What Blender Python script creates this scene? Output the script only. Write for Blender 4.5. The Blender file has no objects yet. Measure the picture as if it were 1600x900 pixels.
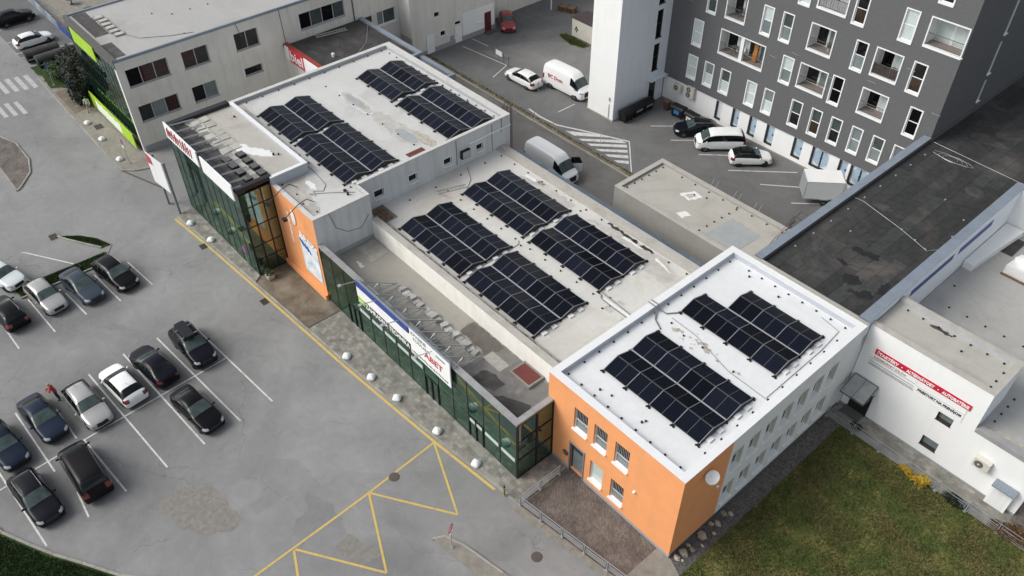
import bpy, math, random
from mathutils import Vector, Matrix, noise
R = math.radians
random.seed(7)
SC = bpy.context.scene
COL = SC.collection

# ------------------------------------------------------------------ camera
cam_d = bpy.data.cameras.new('camera')
cam = bpy.data.objects.new('camera', cam_d); COL.objects.link(cam)
cam_d.sensor_width = 36; cam_d.lens = 1302.228 / 1600 * 36
cam_d.clip_start = 0.5; cam_d.clip_end = 2000
_Rwc = Matrix(((0.65904343, 0.75208263, -0.0057857), (-0.50724815, 0.45015056, 0.73489033), (0.55530269, -0.48138985, 0.67816129)))
cam.matrix_world = Matrix.Translation((0, 0, 47)) @ _Rwc.transposed().to_4x4()
SC.camera = cam

# ------------------------------------------------------------------ world, sun, exposure
SUN_EL, SUN_AZ = 43, 216
w = bpy.data.worlds.new('World'); SC.world = w; w.use_nodes = True
nt = w.node_tree; nt.nodes.clear()
wo = nt.nodes.new('ShaderNodeOutputWorld'); bg = nt.nodes.new('ShaderNodeBackground')
sky = nt.nodes.new('ShaderNodeTexSky'); sky.sky_type = 'NISHITA'; sky.sun_disc = False
sky.sun_elevation = R(SUN_EL); sky.sun_rotation = R(SUN_AZ); sky.dust_density = 3.0; sky.air_density = 1.0
hs = nt.nodes.new('ShaderNodeHueSaturation'); hs.inputs['Saturation'].default_value = 0.34
tc = nt.nodes.new('ShaderNodeTexCoord'); nz = nt.nodes.new('ShaderNodeTexNoise')
nz.inputs['Scale'].default_value = 2.6; nz.inputs['Detail'].default_value = 6; nz.inputs['Roughness'].default_value = 0.6
cr = nt.nodes.new('ShaderNodeValToRGB'); cr.color_ramp.elements[0].position = 0.38; cr.color_ramp.elements[1].position = 0.66
cr.color_ramp.elements[0].color = (0.72, 0.76, 0.82, 1); cr.color_ramp.elements[1].color = (1.75, 1.72, 1.68, 1)
mx = nt.nodes.new('ShaderNodeMixRGB'); mx.blend_type = 'MULTIPLY'; mx.inputs[0].default_value = 1
nt.links.new(sky.outputs[0], hs.inputs['Color']); nt.links.new(tc.outputs['Generated'], nz.inputs['Vector'])
nt.links.new(nz.outputs['Fac'], cr.inputs[0]); nt.links.new(hs.outputs[0], mx.inputs[1]); nt.links.new(cr.outputs[0], mx.inputs[2])
nt.links.new(mx.outputs[0], bg.inputs[0]); bg.inputs[1].default_value = 0.135
nt.links.new(bg.outputs[0], wo.inputs[0])
sun_d = bpy.data.lights.new('sun', 'SUN'); sun_d.energy = 2.15; sun_d.angle = R(34); sun_d.color = (1, 0.96, 0.9)
sun = bpy.data.objects.new('sun', sun_d); COL.objects.link(sun)
_sd = Vector((math.sin(R(SUN_AZ)) * math.cos(R(SUN_EL)), math.cos(R(SUN_AZ)) * math.cos(R(SUN_EL)), math.sin(R(SUN_EL))))
sun.rotation_euler = _sd.to_track_quat('Z', 'Y').to_euler(); sun.location = (0, 0, 80)
SC.view_settings.view_transform = 'Standard'; SC.view_settings.look = 'None'
SC.view_settings.exposure = -0.02; SC.view_settings.gamma = 1

# ------------------------------------------------------------------ materials
MATS = {}
def _new(name):
    m = bpy.data.materials.new(name); m.use_nodes = True; MATS[name] = m
    return m, m.node_tree, m.node_tree.nodes['Principled BSDF']
def mat(name, col, rough=0.6, metal=0.0, var=0.0, vscale=3.0, bump=0.0, bscale=20.0, spec=None, coat=0.0, ior=None, island=0.0, dirt=None, dscale=0.25, dfac=0.5, streak=None, alpha=None):
    """plain principled with optional noise variation, dirt stains, bump"""
    m, t, p = _new(name); N = t.nodes; L = t.links
    p.inputs['Roughness'].default_value = rough; p.inputs['Metallic'].default_value = metal
    if spec is not None: p.inputs['Specular IOR Level'].default_value = spec
    if coat: p.inputs['Coat Weight'].default_value = coat; p.inputs['Coat Roughness'].default_value = 0.04
    if ior: p.inputs['IOR'].default_value = ior
    col4 = (*col, 1); p.inputs['Base Color'].default_value = col4
    src = None
    def pos():
        g = N.new('ShaderNodeNewGeometry'); return g.outputs['Position']
    P_ = pos() if (var or dirt or bump or streak) else None
    if var:
        n = N.new('ShaderNodeTexNoise'); n.inputs['Scale'].default_value = vscale; n.inputs['Detail'].default_value = 8; n.inputs['Roughness'].default_value = 0.65
        L.new(P_, n.inputs['Vector'])
        r = N.new('ShaderNodeMapRange'); r.inputs[1].default_value = 0.25; r.inputs[2].default_value = 0.75
        r.inputs[3].default_value = 1 - var; r.inputs[4].default_value = 1 + var
        L.new(n.outputs['Fac'], r.inputs[0])
        v = N.new('ShaderNodeVectorMath'); v.operation = 'SCALE'; v.inputs[0].default_value = col
        L.new(r.outputs[0], v.inputs['Scale']); src = v.outputs[0]
    if dirt:
        n = N.new('ShaderNodeTexNoise'); n.inputs['Scale'].default_value = dscale; n.inputs['Detail'].default_value = 9; n.inputs['Roughness'].default_value = 0.7; n.inputs['Distortion'].default_value = 0.6
        L.new(P_, n.inputs['Vector'])
        r = N.new('ShaderNodeMapRange'); r.inputs[1].default_value = 0.5; r.inputs[2].default_value = 0.72; r.inputs[3].default_value = 0; r.inputs[4].default_value = dfac
        L.new(n.outputs['Fac'], r.inputs[0])
        k = N.new('ShaderNodeMixRGB'); k.inputs[2].default_value = (*dirt, 1)
        if src: L.new(src, k.inputs[1])
        else: k.inputs[1].default_value = col4
        L.new(r.outputs[0], k.inputs[0]); src = k.outputs[0]
    if streak:
        mp = N.new('ShaderNodeMapping'); mp.inputs['Scale'].default_value = (2.2, 2.2, 0.16)
        L.new(P_, mp.inputs[0]); n = N.new('ShaderNodeTexNoise'); n.inputs['Scale'].default_value = 1.0; n.inputs['Detail'].default_value = 6
        L.new(mp.outputs[0], n.inputs['Vector'])
        r = N.new('ShaderNodeMapRange'); r.inputs[1].default_value = 0.48; r.inputs[2].default_value = 0.8; r.inputs[3].default_value = 0; r.inputs[4].default_value = streak
        L.new(n.outputs['Fac'], r.inputs[0])
        k = N.new('ShaderNodeMixRGB'); k.inputs[2].default_value = (0.25, 0.235, 0.2, 1)
        if src: L.new(src, k.inputs[1])
        else: k.inputs[1].default_value = col4
        L.new(r.outputs[0], k.inputs[0]); src = k.outputs[0]
    if island:
        oi = N.new('ShaderNodeObjectInfo')
        r = N.new('ShaderNodeMapRange'); r.inputs[3].default_value = 1 - island; r.inputs[4].default_value = 1 + island
        L.new(oi.outputs['Random'], r.inputs[0])
        v = N.new('ShaderNodeVectorMath'); v.operation = 'SCALE'
        if src: L.new(src, v.inputs[0])
        else: v.inputs[0].default_value = col
        L.new(r.outputs[0], v.inputs['Scale']); src = v.outputs[0]
    if src: L.new(src, p.inputs['Base Color'])
    if bump:
        n = N.new('ShaderNodeTexNoise'); n.inputs['Scale'].default_value = bscale; n.inputs['Detail'].default_value = 6
        L.new(P_, n.inputs['Vector']); b = N.new('ShaderNodeBump'); b.inputs['Strength'].default_value = bump; b.inputs['Distance'].default_value = 0.05
        L.new(n.outputs['Fac'], b.inputs['Height']); L.new(b.outputs[0], p.inputs['Normal'])
    return m

def mat_asphalt(name, base, tint=(1, 1, 0.985), big=0.22, crack=0.5, seed=0.0, patch=0.35, zones=()):
    m, t, p = _new(name); N = t.nodes; L = t.links
    p.inputs['Roughness'].default_value = 0.86
    g = N.new('ShaderNodeNewGeometry'); mp = N.new('ShaderNodeMapping'); mp.inputs['Location'].default_value = (seed, seed * 1.7, 0)
    L.new(g.outputs['Position'], mp.inputs[0]); V = mp.outputs[0]
    def nse(s, d=8, dist=0.0, r=0.6):
        n = N.new('ShaderNodeTexNoise'); n.inputs['Scale'].default_value = s; n.inputs['Detail'].default_value = d
        n.inputs['Distortion'].default_value = dist; n.inputs['Roughness'].default_value = r; L.new(V, n.inputs['Vector']); return n.outputs['Fac']
    def rng(s, a, b, c, d):
        r = N.new('ShaderNodeMapRange'); r.inputs[1].default_value = a; r.inputs[2].default_value = b; r.inputs[3].default_value = c; r.inputs[4].default_value = d
        L.new(s, r.inputs[0]); return r.outputs[0]
    def mul(a, b):
        k = N.new('ShaderNodeMath'); k.operation = 'MULTIPLY'; L.new(a, k.inputs[0]); L.new(b, k.inputs[1]); return k.outputs[0]
    v = mul(rng(nse(0.11, 6, 1.0), 0.3, 0.7, 1 - big, 1 + big), rng(nse(14, 5, 0, 0.8), 0.3, 0.7, 0.86, 1.12))
    v = mul(v, rng(nse(0.7, 9, 1.6, 0.7), 0.3, 0.75, 1.08, 0.86))
    # repair patches with sharp outline
    vo = N.new('ShaderNodeTexVoronoi'); vo.inputs['Scale'].default_value = 0.13; vo.distance = 'CHEBYCHEV'
    ds = N.new('ShaderNodeMixRGB'); ds.inputs[0].default_value = 0.03; nn = N.new('ShaderNodeTexNoise'); nn.inputs['Scale'].default_value = 1.2; nn.inputs['Detail'].default_value = 4
    L.new(V, nn.inputs['Vector'])
    ad = N.new('ShaderNodeVectorMath'); ad.operation = 'MULTIPLY_ADD'; ad.inputs[1].default_value = (0.5, 0.5, 0.5); L.new(nn.outputs['Color'], ad.inputs[0]); L.new(V, ad.inputs[2])
    L.new(ad.outputs[0], vo.inputs['Vector'])
    sp = N.new('ShaderNodeSeparateColor'); L.new(vo.outputs['Color'], sp.inputs[0])
    v = mul(v, rng(sp.outputs[0], 0.80, 0.82, 1.0, 1 - patch * 0.16)); v = mul(v, rng(sp.outputs[1], 0.84, 0.86, 1.0, 1 + patch * 0.14))
    # cracks
    if crack:
        ve = N.new('ShaderNodeTexVoronoi'); ve.feature = 'DISTANCE_TO_EDGE'; ve.inputs['Scale'].default_value = 0.17
        ad2 = N.new('ShaderNodeVectorMath'); ad2.operation = 'MULTIPLY_ADD'; ad2.inputs[1].default_value = (1.3, 1.3, 1.3); n3 = N.new('ShaderNodeTexNoise'); n3.inputs['Scale'].default_value = 0.9; n3.inputs['Detail'].default_value = 8
        L.new(V, n3.inputs['Vector']); L.new(n3.outputs['Color'], ad2.inputs[0]); L.new(V, ad2.inputs[2]); L.new(ad2.outputs[0], ve.inputs['Vector'])
        c = rng(ve.outputs[0], 0.0, 0.007, 1 - crack, 1.0)
        msk = rng(nse(0.21, 3), 0.5, 0.56, 0.0, 1.0)
        k = N.new('ShaderNodeMixRGB'); k.inputs[1].default_value = (1, 1, 1, 1); L.new(msk, k.inputs[0]); L.new(c, k.inputs[2])
        v = mul(v, k.outputs[0])
    for (zx, zy, rx, ry, fac) in zones:     # oil, wear and painted-in shade around the cars, soft and irregular outline
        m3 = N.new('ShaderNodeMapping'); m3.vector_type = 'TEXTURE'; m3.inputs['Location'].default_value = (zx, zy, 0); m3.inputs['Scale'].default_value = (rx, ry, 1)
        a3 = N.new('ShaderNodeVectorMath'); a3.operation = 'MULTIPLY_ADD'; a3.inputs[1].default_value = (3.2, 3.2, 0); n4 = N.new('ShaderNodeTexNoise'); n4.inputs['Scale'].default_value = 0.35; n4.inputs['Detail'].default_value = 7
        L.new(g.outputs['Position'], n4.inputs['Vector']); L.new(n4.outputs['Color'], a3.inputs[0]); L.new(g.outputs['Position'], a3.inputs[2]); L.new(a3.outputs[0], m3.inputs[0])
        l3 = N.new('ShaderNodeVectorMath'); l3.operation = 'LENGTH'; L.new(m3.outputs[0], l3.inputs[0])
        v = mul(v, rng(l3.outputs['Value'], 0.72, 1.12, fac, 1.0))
    vv = N.new('ShaderNodeVectorMath'); vv.operation = 'SCALE'; vv.inputs[0].default_value = (base * tint[0], base * tint[1], base * tint[2]); L.new(v, vv.inputs['Scale'])
    L.new(vv.outputs[0], p.inputs['Base Color'])
    b = N.new('ShaderNodeBump'); b.inputs['Strength'].default_value = 0.35; b.inputs['Distance'].default_value = 0.02
    L.new(nse(30, 4, 0, 0.8), b.inputs['Height']); L.new(b.outputs[0], p.inputs['Normal'])
    return m

def mat_brick(name, c1, c2, mortar, sx, sy, rot=0.0, msize=0.03, rough=0.85, var=0.25, off=0.5, axes='xy', vscale=0.6):
    m, t, p = _new(name); N = t.nodes; L = t.links; p.inputs['Roughness'].default_value = rough
    g = N.new('ShaderNodeNewGeometry'); mp = N.new('ShaderNodeMapping'); mp.inputs['Rotation'].default_value = (0, 0, R(rot))
    L.new(g.outputs['Position'], mp.inputs[0])
    b = N.new('ShaderNodeTexBrick'); b.inputs['Scale'].default_value = 1; b.offset = off
    b.inputs['Brick Width'].default_value = sx; b.inputs['Row Height'].default_value = sy; b.inputs['Mortar Size'].default_value = msize
    b.inputs['Color1'].default_value = (*c1, 1); b.inputs['Color2'].default_value = (*c2, 1); b.inputs['Mortar'].default_value = (*mortar, 1)
    L.new(mp.outputs[0], b.inputs['Vector'])
    n = N.new('ShaderNodeTexNoise'); n.inputs['Scale'].default_value = vscale; n.inputs['Detail'].default_value = 10; n.inputs['Roughness'].default_value = 0.7; L.new(g.outputs['Position'], n.inputs['Vector'])
    r = N.new('ShaderNodeMapRange'); r.inputs[1].default_value = 0.3; r.inputs[2].default_value = 0.7; r.inputs[3].default_value = 1 - var; r.inputs[4].default_value = 1 + var; L.new(n.outputs['Fac'], r.inputs[0])
    v = N.new('ShaderNodeVectorMath'); v.operation = 'SCALE'; L.new(b.outputs['Color'], v.inputs[0]); L.new(r.outputs[0], v.inputs['Scale'])
    L.new(v.outputs[0], p.inputs['Base Color'])
    bp = N.new('ShaderNodeBump'); bp.inputs['Strength'].default_value = 0.4; bp.inputs['Distance'].default_value = 0.02; L.new(b.outputs['Fac'], bp.inputs['Height']); bp.invert = True
    L.new(bp.outputs[0], p.inputs['Normal'])
    return m

def mat_ground2(name, stops, scale, rough=0.9, detail=10, fine=20.0, finev=0.3, bump=0.5):
    m, t, p = _new(name); N = t.nodes; L = t.links; p.inputs['Roughness'].default_value = rough; p.inputs['Specular IOR Level'].default_value = 0.2
    g = N.new('ShaderNodeNewGeometry'); n = N.new('ShaderNodeTexNoise'); n.inputs['Scale'].default_value = scale; n.inputs['Detail'].default_value = detail; n.inputs['Roughness'].default_value = 0.68; n.inputs['Distortion'].default_value = 0.4
    L.new(g.outputs['Position'], n.inputs['Vector']); c = N.new('ShaderNodeValToRGB')
    while len(c.color_ramp.elements) < len(stops): c.color_ramp.elements.new(0.5)
    for e, (q, k) in zip(c.color_ramp.elements, stops): e.position = q; e.color = (*k, 1)
    L.new(n.outputs['Fac'], c.inputs[0])
    n2 = N.new('ShaderNodeTexNoise'); n2.inputs['Scale'].default_value = fine; n2.inputs['Detail'].default_value = 5; n2.inputs['Roughness'].default_value = 0.8; L.new(g.outputs['Position'], n2.inputs['Vector'])
    r = N.new('ShaderNodeMapRange'); r.inputs[1].default_value = 0.3; r.inputs[2].default_value = 0.7; r.inputs[3].default_value = 1 - finev; r.inputs[4].default_value = 1 + finev; L.new(n2.outputs['Fac'], r.inputs[0])
    v = N.new('ShaderNodeVectorMath'); v.operation = 'SCALE'; L.new(c.outputs[0], v.inputs[0]); L.new(r.outputs[0], v.inputs['Scale']); L.new(v.outputs[0], p.inputs['Base Color'])
    b = N.new('ShaderNodeBump'); b.inputs['Strength'].default_value = bump; b.inputs['Distance'].default_value = 0.04; L.new(n2.outputs['Fac'], b.inputs['Height']); L.new(b.outputs[0], p.inputs['Normal'])
    return m

def mat_membrane(name, base, dark, dfac=0.5, dscale=0.16, pitch=1.05, along='x', seam=0.86, sharp=(0.5, 0.7)):
    """roof membrane: welded seams, puddle stains with a lighter rim, general soiling"""
    m, t, p = _new(name); N = t.nodes; L = t.links; p.inputs['Roughness'].default_value = 0.55
    g = N.new('ShaderNodeNewGeometry'); V = g.outputs['Position']
    mp = N.new('ShaderNodeMapping'); L.new(V, mp.inputs[0])
    if along == 'y': mp.inputs['Rotation'].default_value = (0, 0, R(90))
    b = N.new('ShaderNodeTexBrick'); b.inputs['Scale'].default_value = 1; b.inputs['Brick Width'].default_value = 6.3; b.inputs['Row Height'].default_value = pitch; b.inputs['Mortar Size'].default_value = 0.014
    b.inputs['Color1'].default_value = (1, 1, 1, 1); b.inputs['Color2'].default_value = (0.95, 0.95, 0.94, 1); b.inputs['Mortar'].default_value = (seam, seam, seam * 0.99, 1); L.new(mp.outputs[0], b.inputs['Vector'])
    def nse(s, d=10, dist=0.8, r=0.68):
        n = N.new('ShaderNodeTexNoise'); n.inputs['Scale'].default_value = s; n.inputs['Detail'].default_value = d; n.inputs['Distortion'].default_value = dist; n.inputs['Roughness'].default_value = r; L.new(V, n.inputs['Vector']); return n.outputs['Fac']
    def rng(s, a, b_, c, d):
        r = N.new('ShaderNodeMapRange'); r.inputs[1].default_value = a; r.inputs[2].default_value = b_; r.inputs[3].default_value = c; r.inputs[4].default_value = d; L.new(s, r.inputs[0]); return r.outputs[0]
    f = rng(nse(dscale), sharp[0], sharp[1], 0, dfac)
    k = N.new('ShaderNodeMixRGB'); k.inputs[1].default_value = (*base, 1); k.inputs[2].default_value = (*dark, 1); L.new(f, k.inputs[0])
    k2 = N.new('ShaderNodeMixRGB'); k2.blend_type = 'MULTIPLY'; k2.inputs[0].default_value = 1; L.new(k.outputs[0], k2.inputs[1]); L.new(b.outputs['Color'], k2.inputs[2])
    v = N.new('ShaderNodeVectorMath'); v.operation = 'SCALE'; L.new(k2.outputs[0], v.inputs[0]); L.new(rng(nse(1.6, 10, 0.3, 0.75), 0.3, 0.7, 0.94, 1.05), v.inputs['Scale'])
    v2 = N.new('ShaderNodeVectorMath'); v2.operation = 'SCALE'; L.new(v.outputs[0], v2.inputs[0]); L.new(rng(nse(9, 4, 0, 0.8), 0.62, 0.75, 1.0, 0.86), v2.inputs['Scale'])
    L.new(v2.outputs[0], p.inputs['Base Color'])
    bp = N.new('ShaderNodeBump'); bp.inputs['Strength'].default_value = 0.25; bp.inputs['Distance'].default_value = 0.03; L.new(nse(1.1, 5, 0.5), bp.inputs['Height']); L.new(bp.outputs[0], p.inputs['Normal'])
    return m

def mat_glass(name, tint, mixf=0.45, rough=0.02):
    """tinted see-through glazing: part mirror, part tinted transmission"""
    m, t, p = _new(name); N = t.nodes; L = t.links; N.remove(p)
    out = N['Material Output']
    gl = N.new('ShaderNodeBsdfGlossy'); gl.inputs['Roughness'].default_value = rough; gl.inputs['Color'].default_value = (0.66, 0.84, 0.76, 1)
    tr = N.new('ShaderNodeBsdfTransparent'); tr.inputs[0].default_value = (*tint, 1)
    lw = N.new('ShaderNodeLayerWeight'); lw.inputs[0].default_value = 0.35
    r = N.new('ShaderNodeMapRange'); r.inputs[3].default_value = mixf; r.inputs[4].default_value = min(1, mixf + 0.5); L.new(lw.outputs['Fresnel'], r.inputs[0])
    g = N.new('ShaderNodeNewGeometry'); n = N.new('ShaderNodeTexNoise'); n.inputs['Scale'].default_value = 0.8; L.new(g.outputs['Position'], n.inputs['Vector'])
    b = N.new('ShaderNodeBump'); b.inputs['Strength'].default_value = 0.06; b.inputs['Distance'].default_value = 0.1; L.new(n.outputs['Fac'], b.inputs['Height']); L.new(b.outputs[0], gl.inputs['Normal'])
    df = N.new('ShaderNodeBsdfDiffuse'); df.inputs[0].default_value = (tint[0] * .05, tint[1] * .09, tint[2] * .085, 1)
    m0 = N.new('ShaderNodeMixShader'); m0.inputs[0].default_value = 0.30; L.new(tr.outputs[0], m0.inputs[1]); L.new(df.outputs[0], m0.inputs[2]); tr = m0
    mx = N.new('ShaderNodeMixShader'); L.new(r.outputs[0], mx.inputs[0]); L.new(tr.outputs[0], mx.inputs[1]); L.new(gl.outputs[0], mx.inputs[2]); L.new(mx.outputs[0], out.inputs[0])
    return m

def mat_panel():
    m, t, p = _new('pv_cells'); N = t.nodes; L = t.links
    p.inputs['Roughness'].default_value = 0.22; p.inputs['Specular IOR Level'].default_value = 0.10
    tcn = N.new('ShaderNodeTexCoord'); b = N.new('ShaderNodeTexBrick'); b.offset = 0; b.squash = 1
    b.inputs['Scale'].default_value = 1; b.inputs['Brick Width'].default_value = 0.155; b.inputs['Row Height'].default_value = 0.158; b.inputs['Mortar Size'].default_value = 0.0075; b.inputs['Mortar Smooth'].default_value = 0.3
    b.inputs['Color1'].default_value = (0.0038, 0.005, 0.0105, 1); b.inputs['Color2'].default_value = (0.005, 0.0068, 0.0135, 1); b.inputs['Mortar'].default_value = (0.014, 0.017, 0.024, 1)
    L.new(tcn.outputs['Object'], b.inputs['Vector'])
    oi = N.new('ShaderNodeObjectInfo'); r = N.new('ShaderNodeMapRange'); r.inputs[3].default_value = 0.6; r.inputs[4].default_value = 1.5; L.new(oi.outputs['Random'], r.inputs[0])
    v = N.new('ShaderNodeVectorMath'); v.operation = 'SCALE'; L.new(b.outputs['Color'], v.inputs[0]); L.new(r.outputs[0], v.inputs['Scale']); L.new(v.outputs[0], p.inputs['Base Color'])
    return m

M = MATS
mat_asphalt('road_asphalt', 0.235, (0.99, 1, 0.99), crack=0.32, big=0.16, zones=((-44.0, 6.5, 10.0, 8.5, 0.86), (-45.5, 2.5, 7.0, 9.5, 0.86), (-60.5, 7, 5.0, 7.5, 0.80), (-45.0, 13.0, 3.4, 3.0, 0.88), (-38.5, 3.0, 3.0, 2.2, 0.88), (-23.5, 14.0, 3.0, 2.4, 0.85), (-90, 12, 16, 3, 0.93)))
mat_asphalt('parking_asphalt', 0.222, (1, 1, 0.98), seed=31, big=0.2, crack=0.3, patch=0.3)
mat_asphalt('yard_asphalt', 0.135, (1, 1, 0.99), seed=77, big=0.2, crack=0.25, patch=0.5)
mat_asphalt('alley_asphalt', 0.15, (1, 0.96, 0.9), seed=99, big=0.3, crack=0.1, patch=0.7)
mat_asphalt('yard_pale', 0.185, (1, .98, .95), seed=55, crack=0.3)
mat_asphalt('patch_asphalt', 0.195, (1, 1, 1), seed=12, crack=0)
mat('worn_patch', (0.215, 0.205, 0.185), 0.95, var=0.3, vscale=3.5, dirt=(0.19, 0.185, 0.172), dscale=0.9, dfac=0.9, bump=0.5, bscale=25)
mat('line_white', (0.58, 0.58, 0.56), 0.7, var=0.2, vscale=5, dirt=(0.28, 0.28, 0.27), dscale=2.2, dfac=0.95)
mat('line_yellow', (0.56, 0.40, 0.11), 0.7, var=0.14, vscale=6, dirt=(0.3, 0.27, 0.19), dscale=1.5, dfac=0.8)
mat('kerb_concrete', (0.30, 0.29, 0.255), 0.9, var=0.2, vscale=4, island=0.15, bump=0.3)
mat_brick('paving_grey', (0.165, 0.158, 0.138), (0.27, 0.26, 0.23), (0.17, 0.16, 0.14), 0.4, 0.3, rot=2, msize=0.01, var=0.35, vscale=1.3)
mat_brick('pavers_brown', (0.11, 0.093, 0.082), (0.185, 0.158, 0.138), (0.095, 0.085, 0.075), 0.2, 0.1, rot=45, msize=0.012, var=0.42, vscale=0.7)
mat('concrete_old', (0.24, 0.225, 0.195), 0.92, var=0.22, vscale=2, dirt=(0.13, 0.12, 0.1), dscale=0.8, dfac=0.6, bump=0.3)
mat_ground2('gravel_dark', [(0.3, (0.05, 0.05, 0.05)), (0.5, (0.11, 0.105, 0.1)), (0.7, (0.2, 0.185, 0.17))], 6, fine=26, finev=0.6, bump=1)
mat_ground2('court_ground', [(0.3, (0.09, 0.075, 0.055)), (0.48, (0.16, 0.135, 0.10)), (0.7, (0.26, 0.23, 0.19))], 0.55, fine=14, finev=0.35)
mat_ground2('lawn_ground', [(0.30, (0.032, 0.048, 0.012)), (0.45, (0.070, 0.086, 0.022)), (0.56, (0.125, 0.122, 0.038)), (0.70, (0.22, 0.175, 0.075))], 0.55, fine=9, finev=0.5)
mat_ground2('green_ground', [(0.3, (0.018, 0.034, 0.01)), (0.5, (0.03, 0.055, 0.014)), (0.75, (0.06, 0.085, 0.024))], 0.8, fine=9, finev=0.45)
mat('grass_blade', (0.075, 0.10, 0.024), 0.8, var=0.5, vscale=0.5)
mat('grass_dry', (0.16, 0.13, 0.05), 0.85, var=0.4, vscale=0.6)
mat('leaf_dark', (0.012, 0.019, 0.008), 0.7, var=0.5, vscale=0.9)
mat('leaf_green', (0.04, 0.075, 0.02), 0.7, var=0.4, vscale=0.9)
mat('leaf_yellow', (0.42, 0.27, 0.02), 0.7, var=0.35, vscale=2)
mat('leaf_rust', (0.12, 0.06, 0.02), 0.7, var=0.4, vscale=2)
mat('bark', (0.09, 0.065, 0.045), 0.9, var=0.3, vscale=6)
mat('stone_light', (0.36, 0.31, 0.25), 0.9, var=0.3, vscale=3, bump=0.5, bscale=6, island=0.35)

mat('plaster_orange', (0.79, 0.335, 0.132), 0.85, var=0.06, vscale=0.7, bump=0.08, bscale=30, streak=0.10, dirt=(0.72, 0.31, 0.13), dscale=0.5, dfac=0.45)
mat('plaster_white', (0.80, 0.81, 0.80), 0.85, var=0.03, vscale=0.6, streak=0.07)
mat('plaster_grey_white', (0.72, 0.74, 0.73), 0.85, var=0.04, vscale=0.8, streak=0.16)
mat('plaster_cream', (0.70, 0.68, 0.62), 0.88, var=0.06, vscale=0.6, streak=0.25, dirt=(0.56, 0.54, 0.46), dscale=0.35, dfac=0.5)
mat('plaster_sand', (0.68, 0.665, 0.61), 0.88, var=0.06, vscale=0.6, streak=0.3)
mat('plaster_white_shaded', (0.74, 0.78, 0.82), 0.85, var=0.03, vscale=0.6, streak=0.08)  # white plaster with the cool shade of the side walls put into its colour
mat('plaster_mirror_grey', (0.60, 0.62, 0.62), 0.85, var=0.06, vscale=0.8, streak=0.3)
mat('wall_cream_dirty', (0.80, 0.785, 0.73), 0.8, var=0.05, vscale=0.8, dirt=(0.55, 0.52, 0.45), dscale=0.5, dfac=0.45, streak=0.12)
mat('wall_concrete', (0.30, 0.295, 0.275), 0.9, var=0.12, vscale=0.7, streak=0.35)
mat('base_grey', (0.30, 0.31, 0.32), 0.9, var=0.12)
mat('base_dark', (0.10, 0.10, 0.095), 0.9, var=0.15)
mat('line_faded', (0.44, 0.44, 0.43), 0.8, var=0.2, vscale=5, dirt=(0.26, 0.26, 0.255), dscale=1.5, dfac=1.0)
mat('facade_dark', (0.115, 0.118, 0.122), 0.75, var=0.22, vscale=9, bump=0.4, bscale=25)
mat('reveal_olive', (0.58, 0.58, 0.51), 0.85, var=0.08, vscale=1)
mat('sill_white', (0.88, 0.89, 0.89), 0.5)
mat('white_trim', (0.80, 0.81, 0.81), 0.6, var=0.03)
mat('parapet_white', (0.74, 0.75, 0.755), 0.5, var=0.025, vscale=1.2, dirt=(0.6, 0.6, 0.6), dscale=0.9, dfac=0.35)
mat('parapet_pale', (0.55, 0.545, 0.52), 0.65, var=0.08, vscale=1.2, dirt=(0.38, 0.36, 0.32), dscale=0.9, dfac=0.6)
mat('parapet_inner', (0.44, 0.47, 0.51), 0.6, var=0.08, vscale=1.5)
mat('parapet_grey', (0.30, 0.30, 0.30), 0.7, var=0.16, vscale=1.2, dirt=(0.18, 0.17, 0.17), dscale=1.1, dfac=0.7)
mat('parapet_blue', (0.235, 0.275, 0.325), 0.45, var=0.08, vscale=1.2, metal=0.15, dirt=(0.17, 0.195, 0.225), dscale=0.8, dfac=0.6)
mat('parapet_beige', (0.41, 0.395, 0.36), 0.75, var=0.1, vscale=1.2, dirt=(0.3, 0.27, 0.22), dscale=0.8, dfac=0.7)
mat('upstand_grey', (0.36, 0.38, 0.40), 0.7, var=0.12, vscale=1.2)
mat('corrugated_blue', (0.27, 0.335, 0.40), 0.42, metal=0.3, var=0.12, vscale=1.5, island=0.1)
mat_membrane('membrane_white', (0.72, 0.735, 0.74), (0.66, 0.66, 0.66), 0.5, 0.3, seam=0.97)
mat_membrane('membrane_hall', (0.59, 0.58, 0.545), (0.42, 0.39, 0.335), 0.75, 0.14, seam=0.80, along='y', pitch=1.9)
mat_membrane('membrane_upper', (0.55, 0.55, 0.535), (0.38, 0.365, 0.335), 0.75, 0.15, seam=0.9, along='y', pitch=1.9)
mat_membrane('membrane_beige', (0.43, 0.415, 0.375), (0.32, 0.30, 0.265), 0.7, 0.2, seam=0.86)
mat_membrane('membrane_grey', (0.40, 0.395, 0.375), (0.29, 0.28, 0.26), 0.75, 0.16, seam=0.86)
mat_membrane('membrane_show', (0.31, 0.295, 0.26), (0.26, 0.245, 0.22), 0.8, 0.22, seam=0.88)
mat_membrane('membrane_left', (0.40, 0.395, 0.38), (0.30, 0.29, 0.275), 0.8, 0.13, seam=0.93)
mat('bitumen_patch', (0.055, 0.05, 0.048), 0.8, var=0.3, vscale=1.2, dirt=(0.12, 0.115, 0.11), dscale=0.7, dfac=0.8)
mat('bitumen_sheet', (0.030, 0.031, 0.030), 0.78, var=0.45, vscale=2.4, island=0.3, dirt=(0.092, 0.078, 0.07), dscale=0.2, dfac=0.9, bump=0.3, bscale=9)
mat('bitumen_gap', (0.012, 0.012, 0.012), 0.6)
mat('bitumen_dark', (0.040, 0.038, 0.037), 0.78, var=0.45, vscale=1.6, dirt=(0.10, 0.095, 0.09), dscale=0.5, dfac=0.8)
mat('felt_worn', (0.155, 0.15, 0.142), 0.75, var=0.25, vscale=1.2, dirt=(0.27, 0.26, 0.245), dscale=0.6, dfac=0.9)
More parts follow.
